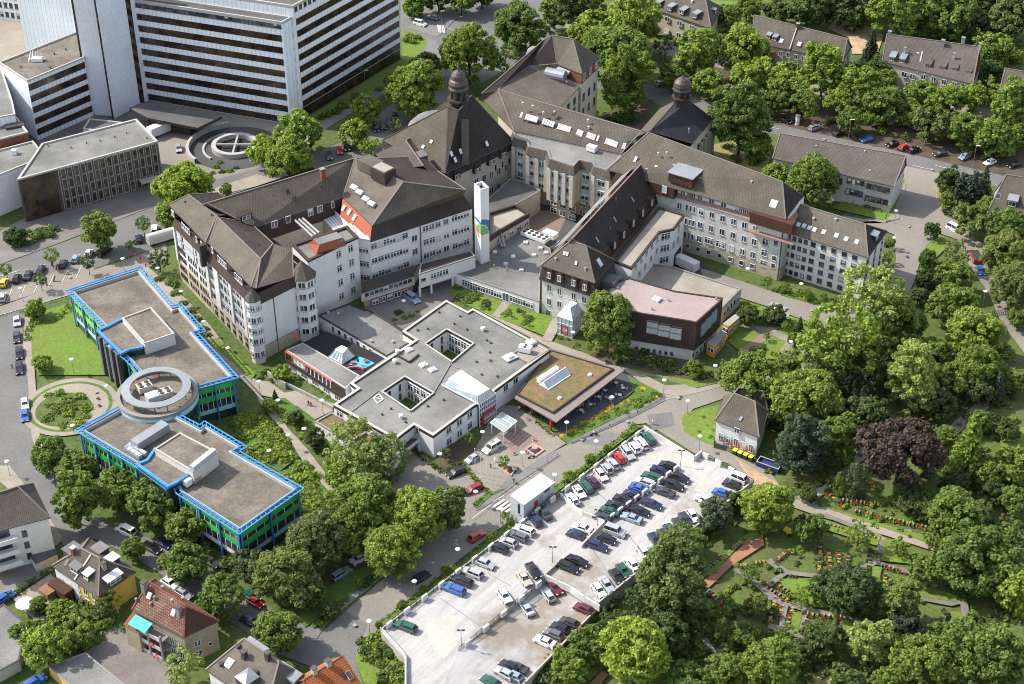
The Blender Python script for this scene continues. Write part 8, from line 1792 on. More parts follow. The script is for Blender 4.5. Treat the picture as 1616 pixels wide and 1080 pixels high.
# ================================================================ trees
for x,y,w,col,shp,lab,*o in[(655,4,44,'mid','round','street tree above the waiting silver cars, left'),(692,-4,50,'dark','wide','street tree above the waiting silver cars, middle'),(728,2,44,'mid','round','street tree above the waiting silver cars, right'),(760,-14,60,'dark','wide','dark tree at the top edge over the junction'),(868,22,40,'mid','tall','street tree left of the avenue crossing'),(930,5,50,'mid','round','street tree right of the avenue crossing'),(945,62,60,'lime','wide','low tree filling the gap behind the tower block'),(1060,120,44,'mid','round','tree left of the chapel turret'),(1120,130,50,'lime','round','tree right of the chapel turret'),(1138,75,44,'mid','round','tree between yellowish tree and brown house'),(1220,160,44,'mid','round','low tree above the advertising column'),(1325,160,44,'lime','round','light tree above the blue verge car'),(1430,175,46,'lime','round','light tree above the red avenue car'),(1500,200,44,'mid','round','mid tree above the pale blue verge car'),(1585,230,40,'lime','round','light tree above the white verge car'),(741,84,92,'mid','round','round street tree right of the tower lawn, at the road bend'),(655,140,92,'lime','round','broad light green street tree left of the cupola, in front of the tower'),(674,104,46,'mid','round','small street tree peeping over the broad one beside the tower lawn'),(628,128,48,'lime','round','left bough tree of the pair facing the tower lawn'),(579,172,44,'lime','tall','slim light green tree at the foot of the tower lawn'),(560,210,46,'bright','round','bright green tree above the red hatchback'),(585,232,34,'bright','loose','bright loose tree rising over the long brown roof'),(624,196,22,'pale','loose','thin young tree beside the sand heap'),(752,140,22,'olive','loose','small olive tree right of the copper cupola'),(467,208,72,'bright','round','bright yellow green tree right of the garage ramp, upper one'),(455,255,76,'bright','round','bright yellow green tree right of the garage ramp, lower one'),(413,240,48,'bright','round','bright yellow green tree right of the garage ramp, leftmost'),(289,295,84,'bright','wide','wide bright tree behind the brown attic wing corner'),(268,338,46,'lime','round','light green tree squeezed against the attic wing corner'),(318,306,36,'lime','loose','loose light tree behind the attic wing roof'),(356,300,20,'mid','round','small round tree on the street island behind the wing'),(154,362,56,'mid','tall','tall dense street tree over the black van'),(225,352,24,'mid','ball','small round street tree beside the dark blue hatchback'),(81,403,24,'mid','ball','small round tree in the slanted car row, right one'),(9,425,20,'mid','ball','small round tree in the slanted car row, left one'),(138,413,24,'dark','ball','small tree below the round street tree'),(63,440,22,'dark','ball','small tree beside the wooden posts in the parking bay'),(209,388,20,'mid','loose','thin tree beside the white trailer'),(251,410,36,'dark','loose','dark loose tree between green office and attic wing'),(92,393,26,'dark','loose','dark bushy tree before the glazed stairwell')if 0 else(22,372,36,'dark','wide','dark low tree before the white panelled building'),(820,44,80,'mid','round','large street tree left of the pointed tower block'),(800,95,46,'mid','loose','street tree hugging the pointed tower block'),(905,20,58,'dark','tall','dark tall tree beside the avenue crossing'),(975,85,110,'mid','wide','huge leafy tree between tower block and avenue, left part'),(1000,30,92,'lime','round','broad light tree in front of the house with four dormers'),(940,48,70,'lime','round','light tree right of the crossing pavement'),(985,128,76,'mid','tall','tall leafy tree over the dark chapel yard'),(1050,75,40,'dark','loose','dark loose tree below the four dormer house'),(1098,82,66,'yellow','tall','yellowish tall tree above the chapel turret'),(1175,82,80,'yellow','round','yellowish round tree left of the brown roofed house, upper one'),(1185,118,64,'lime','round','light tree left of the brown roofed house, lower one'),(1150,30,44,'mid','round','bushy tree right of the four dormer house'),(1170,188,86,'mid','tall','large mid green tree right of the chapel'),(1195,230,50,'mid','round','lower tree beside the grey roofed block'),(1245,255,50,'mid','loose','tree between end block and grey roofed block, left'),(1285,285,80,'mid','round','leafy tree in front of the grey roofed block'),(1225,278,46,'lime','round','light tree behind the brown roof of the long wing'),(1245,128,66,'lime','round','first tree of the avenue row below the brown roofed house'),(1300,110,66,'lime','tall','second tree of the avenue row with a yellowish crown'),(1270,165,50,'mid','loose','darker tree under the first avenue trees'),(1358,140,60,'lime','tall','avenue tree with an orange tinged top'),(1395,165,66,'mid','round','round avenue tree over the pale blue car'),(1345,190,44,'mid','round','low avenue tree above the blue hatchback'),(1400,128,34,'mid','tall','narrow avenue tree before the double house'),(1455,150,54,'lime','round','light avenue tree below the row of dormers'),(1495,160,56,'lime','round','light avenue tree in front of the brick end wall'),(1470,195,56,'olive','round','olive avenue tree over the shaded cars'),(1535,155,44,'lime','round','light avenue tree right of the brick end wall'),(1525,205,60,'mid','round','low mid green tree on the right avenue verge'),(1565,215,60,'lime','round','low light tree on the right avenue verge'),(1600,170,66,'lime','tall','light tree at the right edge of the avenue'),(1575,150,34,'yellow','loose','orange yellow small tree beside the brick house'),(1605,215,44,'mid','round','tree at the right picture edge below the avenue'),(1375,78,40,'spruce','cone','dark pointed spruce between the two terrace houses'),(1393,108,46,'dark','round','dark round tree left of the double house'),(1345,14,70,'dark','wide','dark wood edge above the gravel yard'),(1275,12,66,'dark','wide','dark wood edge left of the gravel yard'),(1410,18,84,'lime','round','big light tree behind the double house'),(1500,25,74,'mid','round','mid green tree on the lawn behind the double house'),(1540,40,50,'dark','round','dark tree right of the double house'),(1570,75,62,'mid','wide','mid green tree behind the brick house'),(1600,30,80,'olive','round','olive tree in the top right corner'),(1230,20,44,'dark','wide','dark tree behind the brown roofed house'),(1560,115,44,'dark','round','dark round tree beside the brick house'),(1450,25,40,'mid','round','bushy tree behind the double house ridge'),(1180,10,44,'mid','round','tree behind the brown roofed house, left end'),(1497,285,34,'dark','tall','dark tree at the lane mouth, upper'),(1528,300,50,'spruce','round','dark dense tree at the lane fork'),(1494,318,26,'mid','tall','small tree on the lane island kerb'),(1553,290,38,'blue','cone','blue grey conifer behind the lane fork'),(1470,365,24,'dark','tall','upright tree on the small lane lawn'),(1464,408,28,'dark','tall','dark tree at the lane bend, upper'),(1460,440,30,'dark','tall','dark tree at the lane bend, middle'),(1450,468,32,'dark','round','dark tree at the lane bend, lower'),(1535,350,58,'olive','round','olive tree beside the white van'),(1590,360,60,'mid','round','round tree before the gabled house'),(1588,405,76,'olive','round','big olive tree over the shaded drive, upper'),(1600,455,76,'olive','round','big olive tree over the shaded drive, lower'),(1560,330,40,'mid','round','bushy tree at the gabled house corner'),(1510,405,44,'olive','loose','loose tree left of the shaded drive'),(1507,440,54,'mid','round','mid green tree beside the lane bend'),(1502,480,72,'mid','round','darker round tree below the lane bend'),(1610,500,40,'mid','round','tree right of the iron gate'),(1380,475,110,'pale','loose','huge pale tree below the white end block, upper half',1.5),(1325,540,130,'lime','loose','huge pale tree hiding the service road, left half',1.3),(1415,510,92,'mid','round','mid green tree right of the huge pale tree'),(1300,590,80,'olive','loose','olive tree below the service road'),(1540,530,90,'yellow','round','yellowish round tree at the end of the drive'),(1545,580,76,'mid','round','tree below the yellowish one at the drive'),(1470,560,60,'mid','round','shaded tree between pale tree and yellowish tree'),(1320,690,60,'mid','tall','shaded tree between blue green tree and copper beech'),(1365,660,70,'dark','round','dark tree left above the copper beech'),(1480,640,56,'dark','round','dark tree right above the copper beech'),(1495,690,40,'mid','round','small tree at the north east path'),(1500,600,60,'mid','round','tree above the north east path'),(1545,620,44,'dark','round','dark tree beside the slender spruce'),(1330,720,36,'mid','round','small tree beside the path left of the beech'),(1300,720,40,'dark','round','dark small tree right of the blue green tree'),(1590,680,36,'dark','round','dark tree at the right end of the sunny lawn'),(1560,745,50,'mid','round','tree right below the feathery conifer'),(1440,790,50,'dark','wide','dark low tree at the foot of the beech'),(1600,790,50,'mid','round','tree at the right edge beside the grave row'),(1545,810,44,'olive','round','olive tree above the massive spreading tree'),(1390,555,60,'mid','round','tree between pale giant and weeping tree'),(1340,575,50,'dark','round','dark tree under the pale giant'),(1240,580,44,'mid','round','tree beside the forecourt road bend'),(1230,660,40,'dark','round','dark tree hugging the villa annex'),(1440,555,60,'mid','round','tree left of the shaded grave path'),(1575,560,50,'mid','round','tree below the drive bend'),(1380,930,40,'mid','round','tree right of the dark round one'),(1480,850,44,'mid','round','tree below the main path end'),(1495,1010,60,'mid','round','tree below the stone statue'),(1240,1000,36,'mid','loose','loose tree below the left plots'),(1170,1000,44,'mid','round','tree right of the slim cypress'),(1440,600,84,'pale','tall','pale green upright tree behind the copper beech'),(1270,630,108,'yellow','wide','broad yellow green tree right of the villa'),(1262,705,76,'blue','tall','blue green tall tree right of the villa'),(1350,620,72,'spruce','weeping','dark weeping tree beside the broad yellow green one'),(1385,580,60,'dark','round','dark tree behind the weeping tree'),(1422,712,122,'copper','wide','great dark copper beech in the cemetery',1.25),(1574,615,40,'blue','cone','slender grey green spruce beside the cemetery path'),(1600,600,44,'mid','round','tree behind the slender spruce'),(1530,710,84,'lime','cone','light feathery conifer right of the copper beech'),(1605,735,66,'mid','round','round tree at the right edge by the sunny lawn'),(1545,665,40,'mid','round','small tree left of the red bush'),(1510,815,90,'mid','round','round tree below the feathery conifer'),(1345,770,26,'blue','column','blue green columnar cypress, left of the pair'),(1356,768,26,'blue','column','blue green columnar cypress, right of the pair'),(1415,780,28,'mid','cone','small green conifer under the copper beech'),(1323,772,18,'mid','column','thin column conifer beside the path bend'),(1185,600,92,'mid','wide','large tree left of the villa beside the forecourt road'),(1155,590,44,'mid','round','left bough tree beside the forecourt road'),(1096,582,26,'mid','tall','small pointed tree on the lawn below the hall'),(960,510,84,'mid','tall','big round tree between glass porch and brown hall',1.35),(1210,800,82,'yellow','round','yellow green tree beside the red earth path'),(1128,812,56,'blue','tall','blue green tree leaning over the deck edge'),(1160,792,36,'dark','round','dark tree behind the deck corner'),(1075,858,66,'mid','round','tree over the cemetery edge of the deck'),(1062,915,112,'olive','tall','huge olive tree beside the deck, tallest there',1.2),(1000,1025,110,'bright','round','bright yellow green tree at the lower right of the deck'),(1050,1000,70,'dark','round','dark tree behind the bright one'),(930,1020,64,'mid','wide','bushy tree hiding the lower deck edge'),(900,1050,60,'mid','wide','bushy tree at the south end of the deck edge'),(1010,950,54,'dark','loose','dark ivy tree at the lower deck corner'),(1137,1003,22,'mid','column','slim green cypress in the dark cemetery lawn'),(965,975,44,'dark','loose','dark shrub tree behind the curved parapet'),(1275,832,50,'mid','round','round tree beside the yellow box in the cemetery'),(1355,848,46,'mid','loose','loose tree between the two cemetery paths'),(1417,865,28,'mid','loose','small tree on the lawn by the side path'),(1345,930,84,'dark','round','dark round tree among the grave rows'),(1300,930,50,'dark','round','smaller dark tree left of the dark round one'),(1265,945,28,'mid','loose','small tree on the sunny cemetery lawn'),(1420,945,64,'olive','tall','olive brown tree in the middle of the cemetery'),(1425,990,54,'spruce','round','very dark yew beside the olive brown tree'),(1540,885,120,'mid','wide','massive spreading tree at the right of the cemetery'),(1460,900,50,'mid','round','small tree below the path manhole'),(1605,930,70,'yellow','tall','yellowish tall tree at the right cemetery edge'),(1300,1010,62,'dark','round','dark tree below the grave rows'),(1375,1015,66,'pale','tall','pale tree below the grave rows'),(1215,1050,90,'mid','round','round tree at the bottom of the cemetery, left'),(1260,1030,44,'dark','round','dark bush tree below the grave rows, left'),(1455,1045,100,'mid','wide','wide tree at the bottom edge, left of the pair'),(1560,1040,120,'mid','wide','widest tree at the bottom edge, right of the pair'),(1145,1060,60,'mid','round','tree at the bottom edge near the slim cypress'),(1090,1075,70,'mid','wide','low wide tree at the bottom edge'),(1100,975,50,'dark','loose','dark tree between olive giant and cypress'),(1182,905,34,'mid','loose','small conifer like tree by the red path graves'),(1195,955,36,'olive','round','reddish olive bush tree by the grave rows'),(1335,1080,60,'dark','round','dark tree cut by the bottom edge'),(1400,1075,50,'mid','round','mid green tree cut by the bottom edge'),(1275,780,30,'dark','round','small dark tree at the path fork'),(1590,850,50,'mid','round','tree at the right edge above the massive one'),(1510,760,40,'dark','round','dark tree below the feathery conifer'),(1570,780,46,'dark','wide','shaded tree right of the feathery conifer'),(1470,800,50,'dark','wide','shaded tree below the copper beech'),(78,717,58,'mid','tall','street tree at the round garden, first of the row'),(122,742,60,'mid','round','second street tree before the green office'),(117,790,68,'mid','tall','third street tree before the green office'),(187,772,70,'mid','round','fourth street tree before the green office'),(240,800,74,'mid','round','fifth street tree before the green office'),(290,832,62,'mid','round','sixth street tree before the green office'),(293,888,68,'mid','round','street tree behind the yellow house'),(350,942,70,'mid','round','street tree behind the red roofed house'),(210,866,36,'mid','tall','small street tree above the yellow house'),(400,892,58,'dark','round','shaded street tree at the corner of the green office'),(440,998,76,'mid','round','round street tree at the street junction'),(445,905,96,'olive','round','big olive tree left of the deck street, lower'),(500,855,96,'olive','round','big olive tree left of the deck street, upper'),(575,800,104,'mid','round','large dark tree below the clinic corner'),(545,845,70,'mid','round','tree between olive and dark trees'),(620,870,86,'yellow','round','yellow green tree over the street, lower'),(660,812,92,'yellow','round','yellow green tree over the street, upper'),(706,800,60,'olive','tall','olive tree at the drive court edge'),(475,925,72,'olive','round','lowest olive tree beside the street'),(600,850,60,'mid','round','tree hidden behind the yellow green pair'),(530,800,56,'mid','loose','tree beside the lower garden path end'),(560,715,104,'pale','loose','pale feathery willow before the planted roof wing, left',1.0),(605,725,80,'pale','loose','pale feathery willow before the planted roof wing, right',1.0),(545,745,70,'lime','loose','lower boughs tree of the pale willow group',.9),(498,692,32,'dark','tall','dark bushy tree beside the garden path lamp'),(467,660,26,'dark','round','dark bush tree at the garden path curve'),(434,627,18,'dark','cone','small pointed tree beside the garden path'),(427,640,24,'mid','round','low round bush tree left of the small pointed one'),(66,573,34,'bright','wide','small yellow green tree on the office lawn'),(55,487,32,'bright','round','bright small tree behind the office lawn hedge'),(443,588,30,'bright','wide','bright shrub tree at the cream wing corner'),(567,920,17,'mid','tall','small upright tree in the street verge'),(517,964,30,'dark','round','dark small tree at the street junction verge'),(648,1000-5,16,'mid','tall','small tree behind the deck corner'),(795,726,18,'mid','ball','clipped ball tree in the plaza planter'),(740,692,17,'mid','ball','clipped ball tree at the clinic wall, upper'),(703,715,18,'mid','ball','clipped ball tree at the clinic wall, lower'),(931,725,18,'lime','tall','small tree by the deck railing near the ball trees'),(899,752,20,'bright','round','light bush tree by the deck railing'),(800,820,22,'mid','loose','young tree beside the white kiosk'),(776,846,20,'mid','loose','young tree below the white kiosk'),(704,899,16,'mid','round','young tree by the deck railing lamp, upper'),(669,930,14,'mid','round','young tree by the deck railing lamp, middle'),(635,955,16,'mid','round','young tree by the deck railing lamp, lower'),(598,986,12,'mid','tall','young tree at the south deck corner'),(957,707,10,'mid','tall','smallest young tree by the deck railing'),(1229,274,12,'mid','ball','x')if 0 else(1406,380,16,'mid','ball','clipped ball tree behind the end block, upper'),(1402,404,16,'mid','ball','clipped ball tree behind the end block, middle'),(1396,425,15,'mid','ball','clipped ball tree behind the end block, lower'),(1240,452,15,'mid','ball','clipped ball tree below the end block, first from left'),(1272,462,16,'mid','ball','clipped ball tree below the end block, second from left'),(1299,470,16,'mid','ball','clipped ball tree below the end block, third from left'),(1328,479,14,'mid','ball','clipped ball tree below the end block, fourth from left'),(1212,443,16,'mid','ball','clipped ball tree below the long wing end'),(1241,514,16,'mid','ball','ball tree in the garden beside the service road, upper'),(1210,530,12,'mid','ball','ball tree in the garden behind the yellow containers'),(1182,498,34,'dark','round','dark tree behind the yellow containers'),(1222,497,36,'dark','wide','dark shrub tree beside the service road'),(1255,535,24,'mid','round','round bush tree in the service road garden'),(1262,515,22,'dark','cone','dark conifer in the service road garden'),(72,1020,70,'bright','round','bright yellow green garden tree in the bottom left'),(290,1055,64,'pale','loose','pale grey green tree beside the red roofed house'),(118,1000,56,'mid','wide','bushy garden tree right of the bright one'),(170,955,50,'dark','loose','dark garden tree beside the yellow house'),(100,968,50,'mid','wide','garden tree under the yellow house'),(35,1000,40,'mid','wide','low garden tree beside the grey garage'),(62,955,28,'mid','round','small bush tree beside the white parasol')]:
 tree(x,y,w,col,shp,lab,hf=o[0]if o else None,name={'cone':'conifer_tree','column':'cypress_tree','ball':'clipped_tree'}.get(shp))
for x,y,w,lab in((1310,-8,80,'far dark tree above the gravel yard, left'),(1370,-14,70,'far dark tree above the gravel yard, right'),(1560,8,70,'far dark tree behind the top right lawn'),(1460,-12,60,'far dark tree behind the double house')):tree(x,y,w,'dark','round',lab)
def shrubs(lab,group,pts,name='shrub',zs=.8,shape='shrub',z0=0):
 for x,y,w,c in pts:shrub(x,y,w,c,lab,group,shape,zs,name,z0=z0)
rs=random.Random(21)
def scatter(poly,n,w0,w1,cols):
 out=[];P=poly
 x0,x1=min(p[0]for p in P),max(p[0]for p in P);y0,y1=min(p[1]for p in P),max(p[1]for p in P)
 while len(out)<n:
  x,y=rs.uniform(x0,x1),rs.uniform(y0,y1);ins=False;j=len(P)-1
  for i in range(len(P)):
   if(P[i][1]>y)!=(P[j][1]>y)and x<(P[j][0]-P[i][0])*(y-P[i][1])/(P[j][1]-P[i][1])+P[i][0]:ins=not ins
   j=i
  if ins:out.append((x,y,rs.uniform(w0,w1),rs.choice(cols)))
 return out
COVER=[]
MD=('mid','dark','mid','lime','olive')
shrubs('leafy shrub in the round garden bed','shrubs of the round garden',scatter([(70,625),(100,612),(135,625),(142,650),(125,670),(95,676),(65,665),(62,640)],30,16,30,('mid','olive','lime','pale','lime')))
shrubs('shrub in the slope bed between green office and garden path','slope bed shrubs',scatter([(372,662),(405,648),(428,668),(462,712),(440,742),(405,730)],34,24,42,('bright','bright','lime','yellow'))+scatter([(434,750),(476,734),(528,790),(490,825),(462,800)],34,24,42,('bright','lime','lime','bright')))
shrubs('shrub along the garden path below the nursery','garden path shrubs',scatter([(413,634),(440,654),(500,706),(548,775),(600,770),(560,730),(490,680),(450,640)],44,18,34,('bright','lime','mid','lime')))
shrubs('shrub at the foot of the cream attic wing','attic wing foot shrubs',[(272,445,26,'mid'),(276,462,22,'mid'),(250,440,20,'dark'),(300,490,26,'mid'),(310,503,26,'olive'),(322,518,24,'mid'),(290,478,20,'mid'),(330,528,16,'dark'),(370,556,9,'dark'),(430,598,18,'dark'),(412,596,14,'dark'),(455,600,18,'mid'),(470,607,10,'bright'),(420,586,20,'dark')])
COVER.append(('low shrubs growing in the bed along the brown clad hall',scatter([(975,548),(1000,552),(1090,582),(1125,592),(1105,600),(1040,588),(950,565)],40,10,20,('dark','mid','olive','dark'))))
shrubs('shrub in the garden before the long low wing','low wing garden shrubs',scatter([(715,462),(724,448),(770,466),(785,482),(770,492),(740,482)],22,12,22,('mid','lime','dark'))+scatter([(800,482),(845,498),(838,518),(805,508),(792,496)],24,10,20,('mid','dark','lime','olive')))
shrubs('shrub in the yard bed behind the clinic roof','yard bed shrubs',[(628,492,20,'dark'),(640,500,18,'mid'),(650,498,16,'mid'),(622,505,14,'mid'),(660,492,12,'dark')])
shrubs('shrub beside the villa lawn','villa lawn shrubs',scatter([(1098,676),(1126,664),(1128,700),(1108,694)],14,9,15,('mid','lime','olive')))
shrubs('shrub in the cafeteria terrace bed','terrace bed shrubs',scatter([(995,596),(1030,614),(1046,625),(1010,640),(968,655),(940,668),(905,690),(890,690),(915,672),(960,648),(1000,628)],44,11,22,('lime','mid','lime','pale')))
COVER.append(('low shrubs growing on the garden lawn beside the service road',scatter([(1175,478),(1212,490),(1250,505),(1240,520),(1190,520)],16,10,18,MD)+scatter([(1180,545),(1230,560),(1265,550),(1250,568),(1190,566)],12,8,16,MD)))
COVER.append(('low shrubs growing along the foot of the white end block',scatter([(1225,450),(1345,485),(1340,495),(1222,462)],26,8,16,MD)))
COVER.append(('low shrubs growing behind the end block car park',scatter([(1400,372),(1410,376),(1402,440),(1388,438)],10,8,14,('mid','dark'))))
COVER.append(('low shrubs growing under the cemetery edge of the deck',scatter([(1185,775),(1190,765),(960,950),(870,1070),(840,1080),(935,965),(1000,920)],46,18,34,('dark','mid','dark','olive'))))
COVER.append(('low shrubs growing on the slope below the deck corner',scatter([(570,1010),(600,1000),(640,1045),(690,1085),(640,1090),(590,1070)],34,16,30,('mid','dark','lime'))))
COVER.append(('low shrubs growing in the street verge below the olive trees',scatter([(485,992),(520,965),(600,905),(625,890),(560,935),(510,985)],30,10,18,('mid','lime','dark'))))
COVER.append(('low shrubs growing under the street trees of the green office',scatter([(130,700),(280,790),(375,880),(460,850),(478,870),(400,920),(330,890),(140,770)],44,16,30,('dark','dark','mid'))))
COVER.append(('low shrubs growing before the glazed stairwell office',scatter([(0,380),(40,368),(95,358),(98,366),(45,384),(0,394)],18,12,20,('dark','mid'))))
COVER.append(('low shrubs growing in the gardens of the bottom left houses',scatter([(10,990),(60,950),(130,950),(185,960),(180,1000),(120,1030),(60,1040)],50,14,28,('mid','dark','lime','mid'))))
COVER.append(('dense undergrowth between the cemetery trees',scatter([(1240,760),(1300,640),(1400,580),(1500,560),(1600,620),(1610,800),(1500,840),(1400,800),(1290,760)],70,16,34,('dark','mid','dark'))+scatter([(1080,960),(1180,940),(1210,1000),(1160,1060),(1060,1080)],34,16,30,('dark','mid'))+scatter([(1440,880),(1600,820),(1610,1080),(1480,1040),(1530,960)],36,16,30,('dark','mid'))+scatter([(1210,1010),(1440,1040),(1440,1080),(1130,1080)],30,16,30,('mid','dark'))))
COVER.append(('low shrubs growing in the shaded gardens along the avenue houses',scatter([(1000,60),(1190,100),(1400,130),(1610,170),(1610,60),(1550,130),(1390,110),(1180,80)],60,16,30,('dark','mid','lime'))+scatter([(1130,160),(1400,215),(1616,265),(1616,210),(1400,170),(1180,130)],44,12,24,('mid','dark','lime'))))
COVER.append(('low shrubs growing behind the avenue houses',scatter([(1200,-10),(1600,-10),(1616,100),(1555,100),(1400,40),(1200,15)],44,22,40,('dark','mid'))))
COVER.append(('low shrubs growing in the chapel yard',scatter([(945,190),(985,165),(1020,165),(1010,200)],12,14,22,('dark',))+scatter([(1135,225),(1210,235),(1200,280),(1165,262)],8,10,18,('mid','dark'))))
shrubs('shrub on the street island beside the garage ramp','ramp shrubs',[(340,262,16,'mid'),(350,270,14,'dark'),(362,268,16,'mid'),(335,272,12,'mid'),(372,264,12,'dark'),(347,255,14,'mid')])
COVER.append(('low shrubs growing along the shaded foot of the office tower',scatter([(495,185),(590,135),(600,140),(510,190)],14,12,20,('dark','mid'))+scatter([(640,52),(660,60),(655,72),(640,70)],6,12,18,('mid','lime'))))
COVER.append(('low shrubs growing in the planted lane corner',scatter([(1478,280),(1545,290),(1545,345),(1500,340)],20,12,22,('dark','mid','olive'))+scatter([(1445,420),(1490,400),(1540,470),(1450,500)],24,14,26,('dark','mid'))))
shrub(1572,657,22,'red','dark red leaved bush beside the cemetery path');shrub(1566,690,12,'yellow','golden yellow bush on the edge of the sunny lawn');shrub(1218,968,24,'dark','round dark clipped bush beside the grave rows');shrub(1150,950,24,'dark','round dark clipped bush below the red path');shrub(1225,890,18,'dark','dark round bush right of the red path graves')
shrubs('clipped box ball beside the glass porch','porch box balls',[(877,530,10,'dark'),(885,533,10,'dark'),(897,535,9,'dark'),(911,543,10,'mid')],shape='ball',zs=.9)
shrubs('yellow flowering clump along the cafeteria terrace','yellow flower clumps',[(x+rs.uniform(-3,3),y+rs.uniform(-2,2),rs.uniform(9,15),'fyellow')for p,q,n in(((884,688),(912,674),9),((918,670),(968,640),15),((984,637),(992,632),3),((1012,614),(1018,611),3),((1024,631),(1046,622),7))for k in range(n)for x,y in((p[0]+(q[0]-p[0])*k/n,p[1]+(q[1]-p[1])*k/n),)],'flower_clump',.7)
shrubs('colourful flower clump at the clinic wall','clinic flower clumps',[(741,712,9,'fyellow'),(737,716,9,'fyellow'),(729,722,8,'fred'),(748,706,11,'fpink'),(720,709,12,'mid'),(712,718,14,'mid'),(728,705,12,'dark'),(718,726,10,'lime')],'flower_clump',.6)
shrubs('yellow flower clump in the plaza planter','planter flowers',[(793,738,7,'fyellow'),(800,741,7,'fyellow'),(803,745,6,'fred'),(788,733,6,'mid')],'flower_clump',.7,z0=.5)
for pts,w,h,c,lab in(([(728,731),(752,762),(772,779)],1.3,.9,'mid','clipped hedge between drive court and plaza'),([(772,781),(748,800)],1.2,.8,'lime','short hedge at the zebra crossing end of the drive court'),([(657,715),(678,733),(696,747),(715,740),(729,734)],1.2,.9,'dark','dark hedge in front of the clinic corner'),([(55,512),(80,508),(105,495),(112,482)],2.2,1.3,'mid','curved hedge behind the office lawn'),([(42,540),(48,510)],2,1.2,'mid','hedge at the street side of the office lawn'),([(604,983),(660,940),(740,880),(800,832)],1.0,.8,'mid','narrow hedge under the lower deck railing'),([(878,772),(930,735),(1003,672)],1.4,1.0,'lime','bright hedge under the upper deck railing'),([(1325,308),(1345,322),(1390,335)],2.6,1.5,'lime','hedge below the grey roofed block'),([(5,952),(78,905)],1.6,1.5,'dark','tall hedge beside the yellow house yard'),([(845,667),(862,680),(875,690)],1.0,.5,'olive','low planting at the cafeteria corner'),([(1232,770),(1262,790)],2.4,1.5,'mid','clipped hedge at the cemetery path fork'),([(463,585),(490,605),(523,628)],1.4,.5,'lime','low green strip before the nursery wall'),([(1206,500),(1236,490)],1.6,1.1,'dark','dark hedge beside the service road garden'),([(510,520),(540,530),(600,572)],1.0,.5,'mid','green strip along the low link wing')):hedge(pts,w,h,c,lab)
CC=['mid','dark','lime','olive','pale']
for lab,pts in COVER:cover([(x,y,w*1.1,c)for x,y,w,c in pts],CC,lab)
cover(scatter([(1185,775),(1300,650),(1400,590),(1600,560),(1616,1080),(1080,1080),(960,980)],560,6,14,['mid','lime','bright','dark','olive']),['mid','lime','bright','dark','olive'],'mixed low planting between the graves and cemetery paths','ground_cover')
# ================================================================ lamps, people, furniture, graves
for x,y,lab in((117,590,'on the ring path above the round garden'),(172,632,'on the ring path beside the round hall'),(119,695,'on the ring path below the round garden'),(16,752,'beside the side street bend'),(411,625,'where the garden path branches, left'),(441,655,'beside the small pointed garden tree'),(510,655,'beside the planted roof wing corner'),(482,700,'beside the dark bushy garden tree'),(457,710,'on the garden path edge above the steps'),(427,735,'in the slope bed above the green office'),(695,740,'at the clinic corner hedge'),(762,705,'between the plaza taxi and the clinic wall'),(825,738,'between fountain and planter'),(894,690,'at the cafeteria corner'),(965,650,'in the yellow flower strip'),(1047,623,'at the tip of the terrace bed'),(1084,656,'on the villa lawn tip'),(1127,600,'on the lawn below the hall'),(940,720,'beside the upper deck hedge'),(875,773,'at the white kiosk rear corner'),(1103,712,'at the north end wall of the deck'),(723,891,'beside the dark tree shade of the deck street'),(655,942,'beside the deck railing near the grey car'),(584,1005,'at the southern deck corner'),(790,827,'below the white kiosk by the railing'),(197,430,'behind the blue railed roof corner'),(252,445,'at the path between green office and attic wing'),(37,477,'in the slanted bay car park'),(289,482,'at the attic wing base, upper'),(324,530,'at the attic wing base, middle'),(362,572,'at the attic wing base, lower'),(638,497,'in the yard bed behind the clinic roof'),(1411,354,'on the lawn of the grey roofed block'),(1408,397,'behind the white end block, upper'),(1395,437,'behind the white end block, lower'),(1262,470,'between clipped trees below the end block'),(1222,509,'in the service road garden'),(1551,482,'on the shaded drive'),(1171,512,'beside the yellow containers'),(1178,446,'at the garage block entrance'),(1246,562,'on the lawn beside the huge pale tree'),(751,800,'at the drive court hedge end'),(904,547,'in front of the glass porch')):lamp(x,y,'white disc street lamp '+lab)
for x,y,lab in((577,147,'tall street lamp on the tower lawn'),(1338,226,'tall street lamp behind the grey roofed block'),(1534,268,'tall street lamp at the lane mouth'),(697,52,'tall street lamp at the junction crossing')):lamp(x,y,lab,8,kind='arm')
for x,y,pose,t,l,lab,rz in((1030,671,'walk','white','khaki','person in white walking across the forecourt road',1.2),(487,641,'walk','black','black','person in black walking on the garden path, left of two',-1.2),(491,642,'walk','red','jeans','person in red top walking on the garden path, right of two',-1.2),(905,552,'walk','red','black','person in red walking past the glass porch path',1.5),(774.6,740,'stand','red','jeans','person in red standing beside the plaza planter',0),(781,731,'stand','white','white','person in white standing behind the plaza planter',2),(811,764,'walk','black','jeans','person in dark clothes crossing the plaza edge',-.8),(819,650,'stand','white','jeans','person in white at the cafeteria entrance',0),(232,437,'stand','red','jeans','person in red at the corner of the green office path',0),(20,583,'stand','blue','jeans','person in blue beside the black estate',0),(814,748,'sit','black','black','person sitting on the planter edge, left',2.5),(818,744,'sit','black','jeans','person sitting on the planter edge, right',2.5)):person(x,y,pose,t,l,lab,rz)
k=0
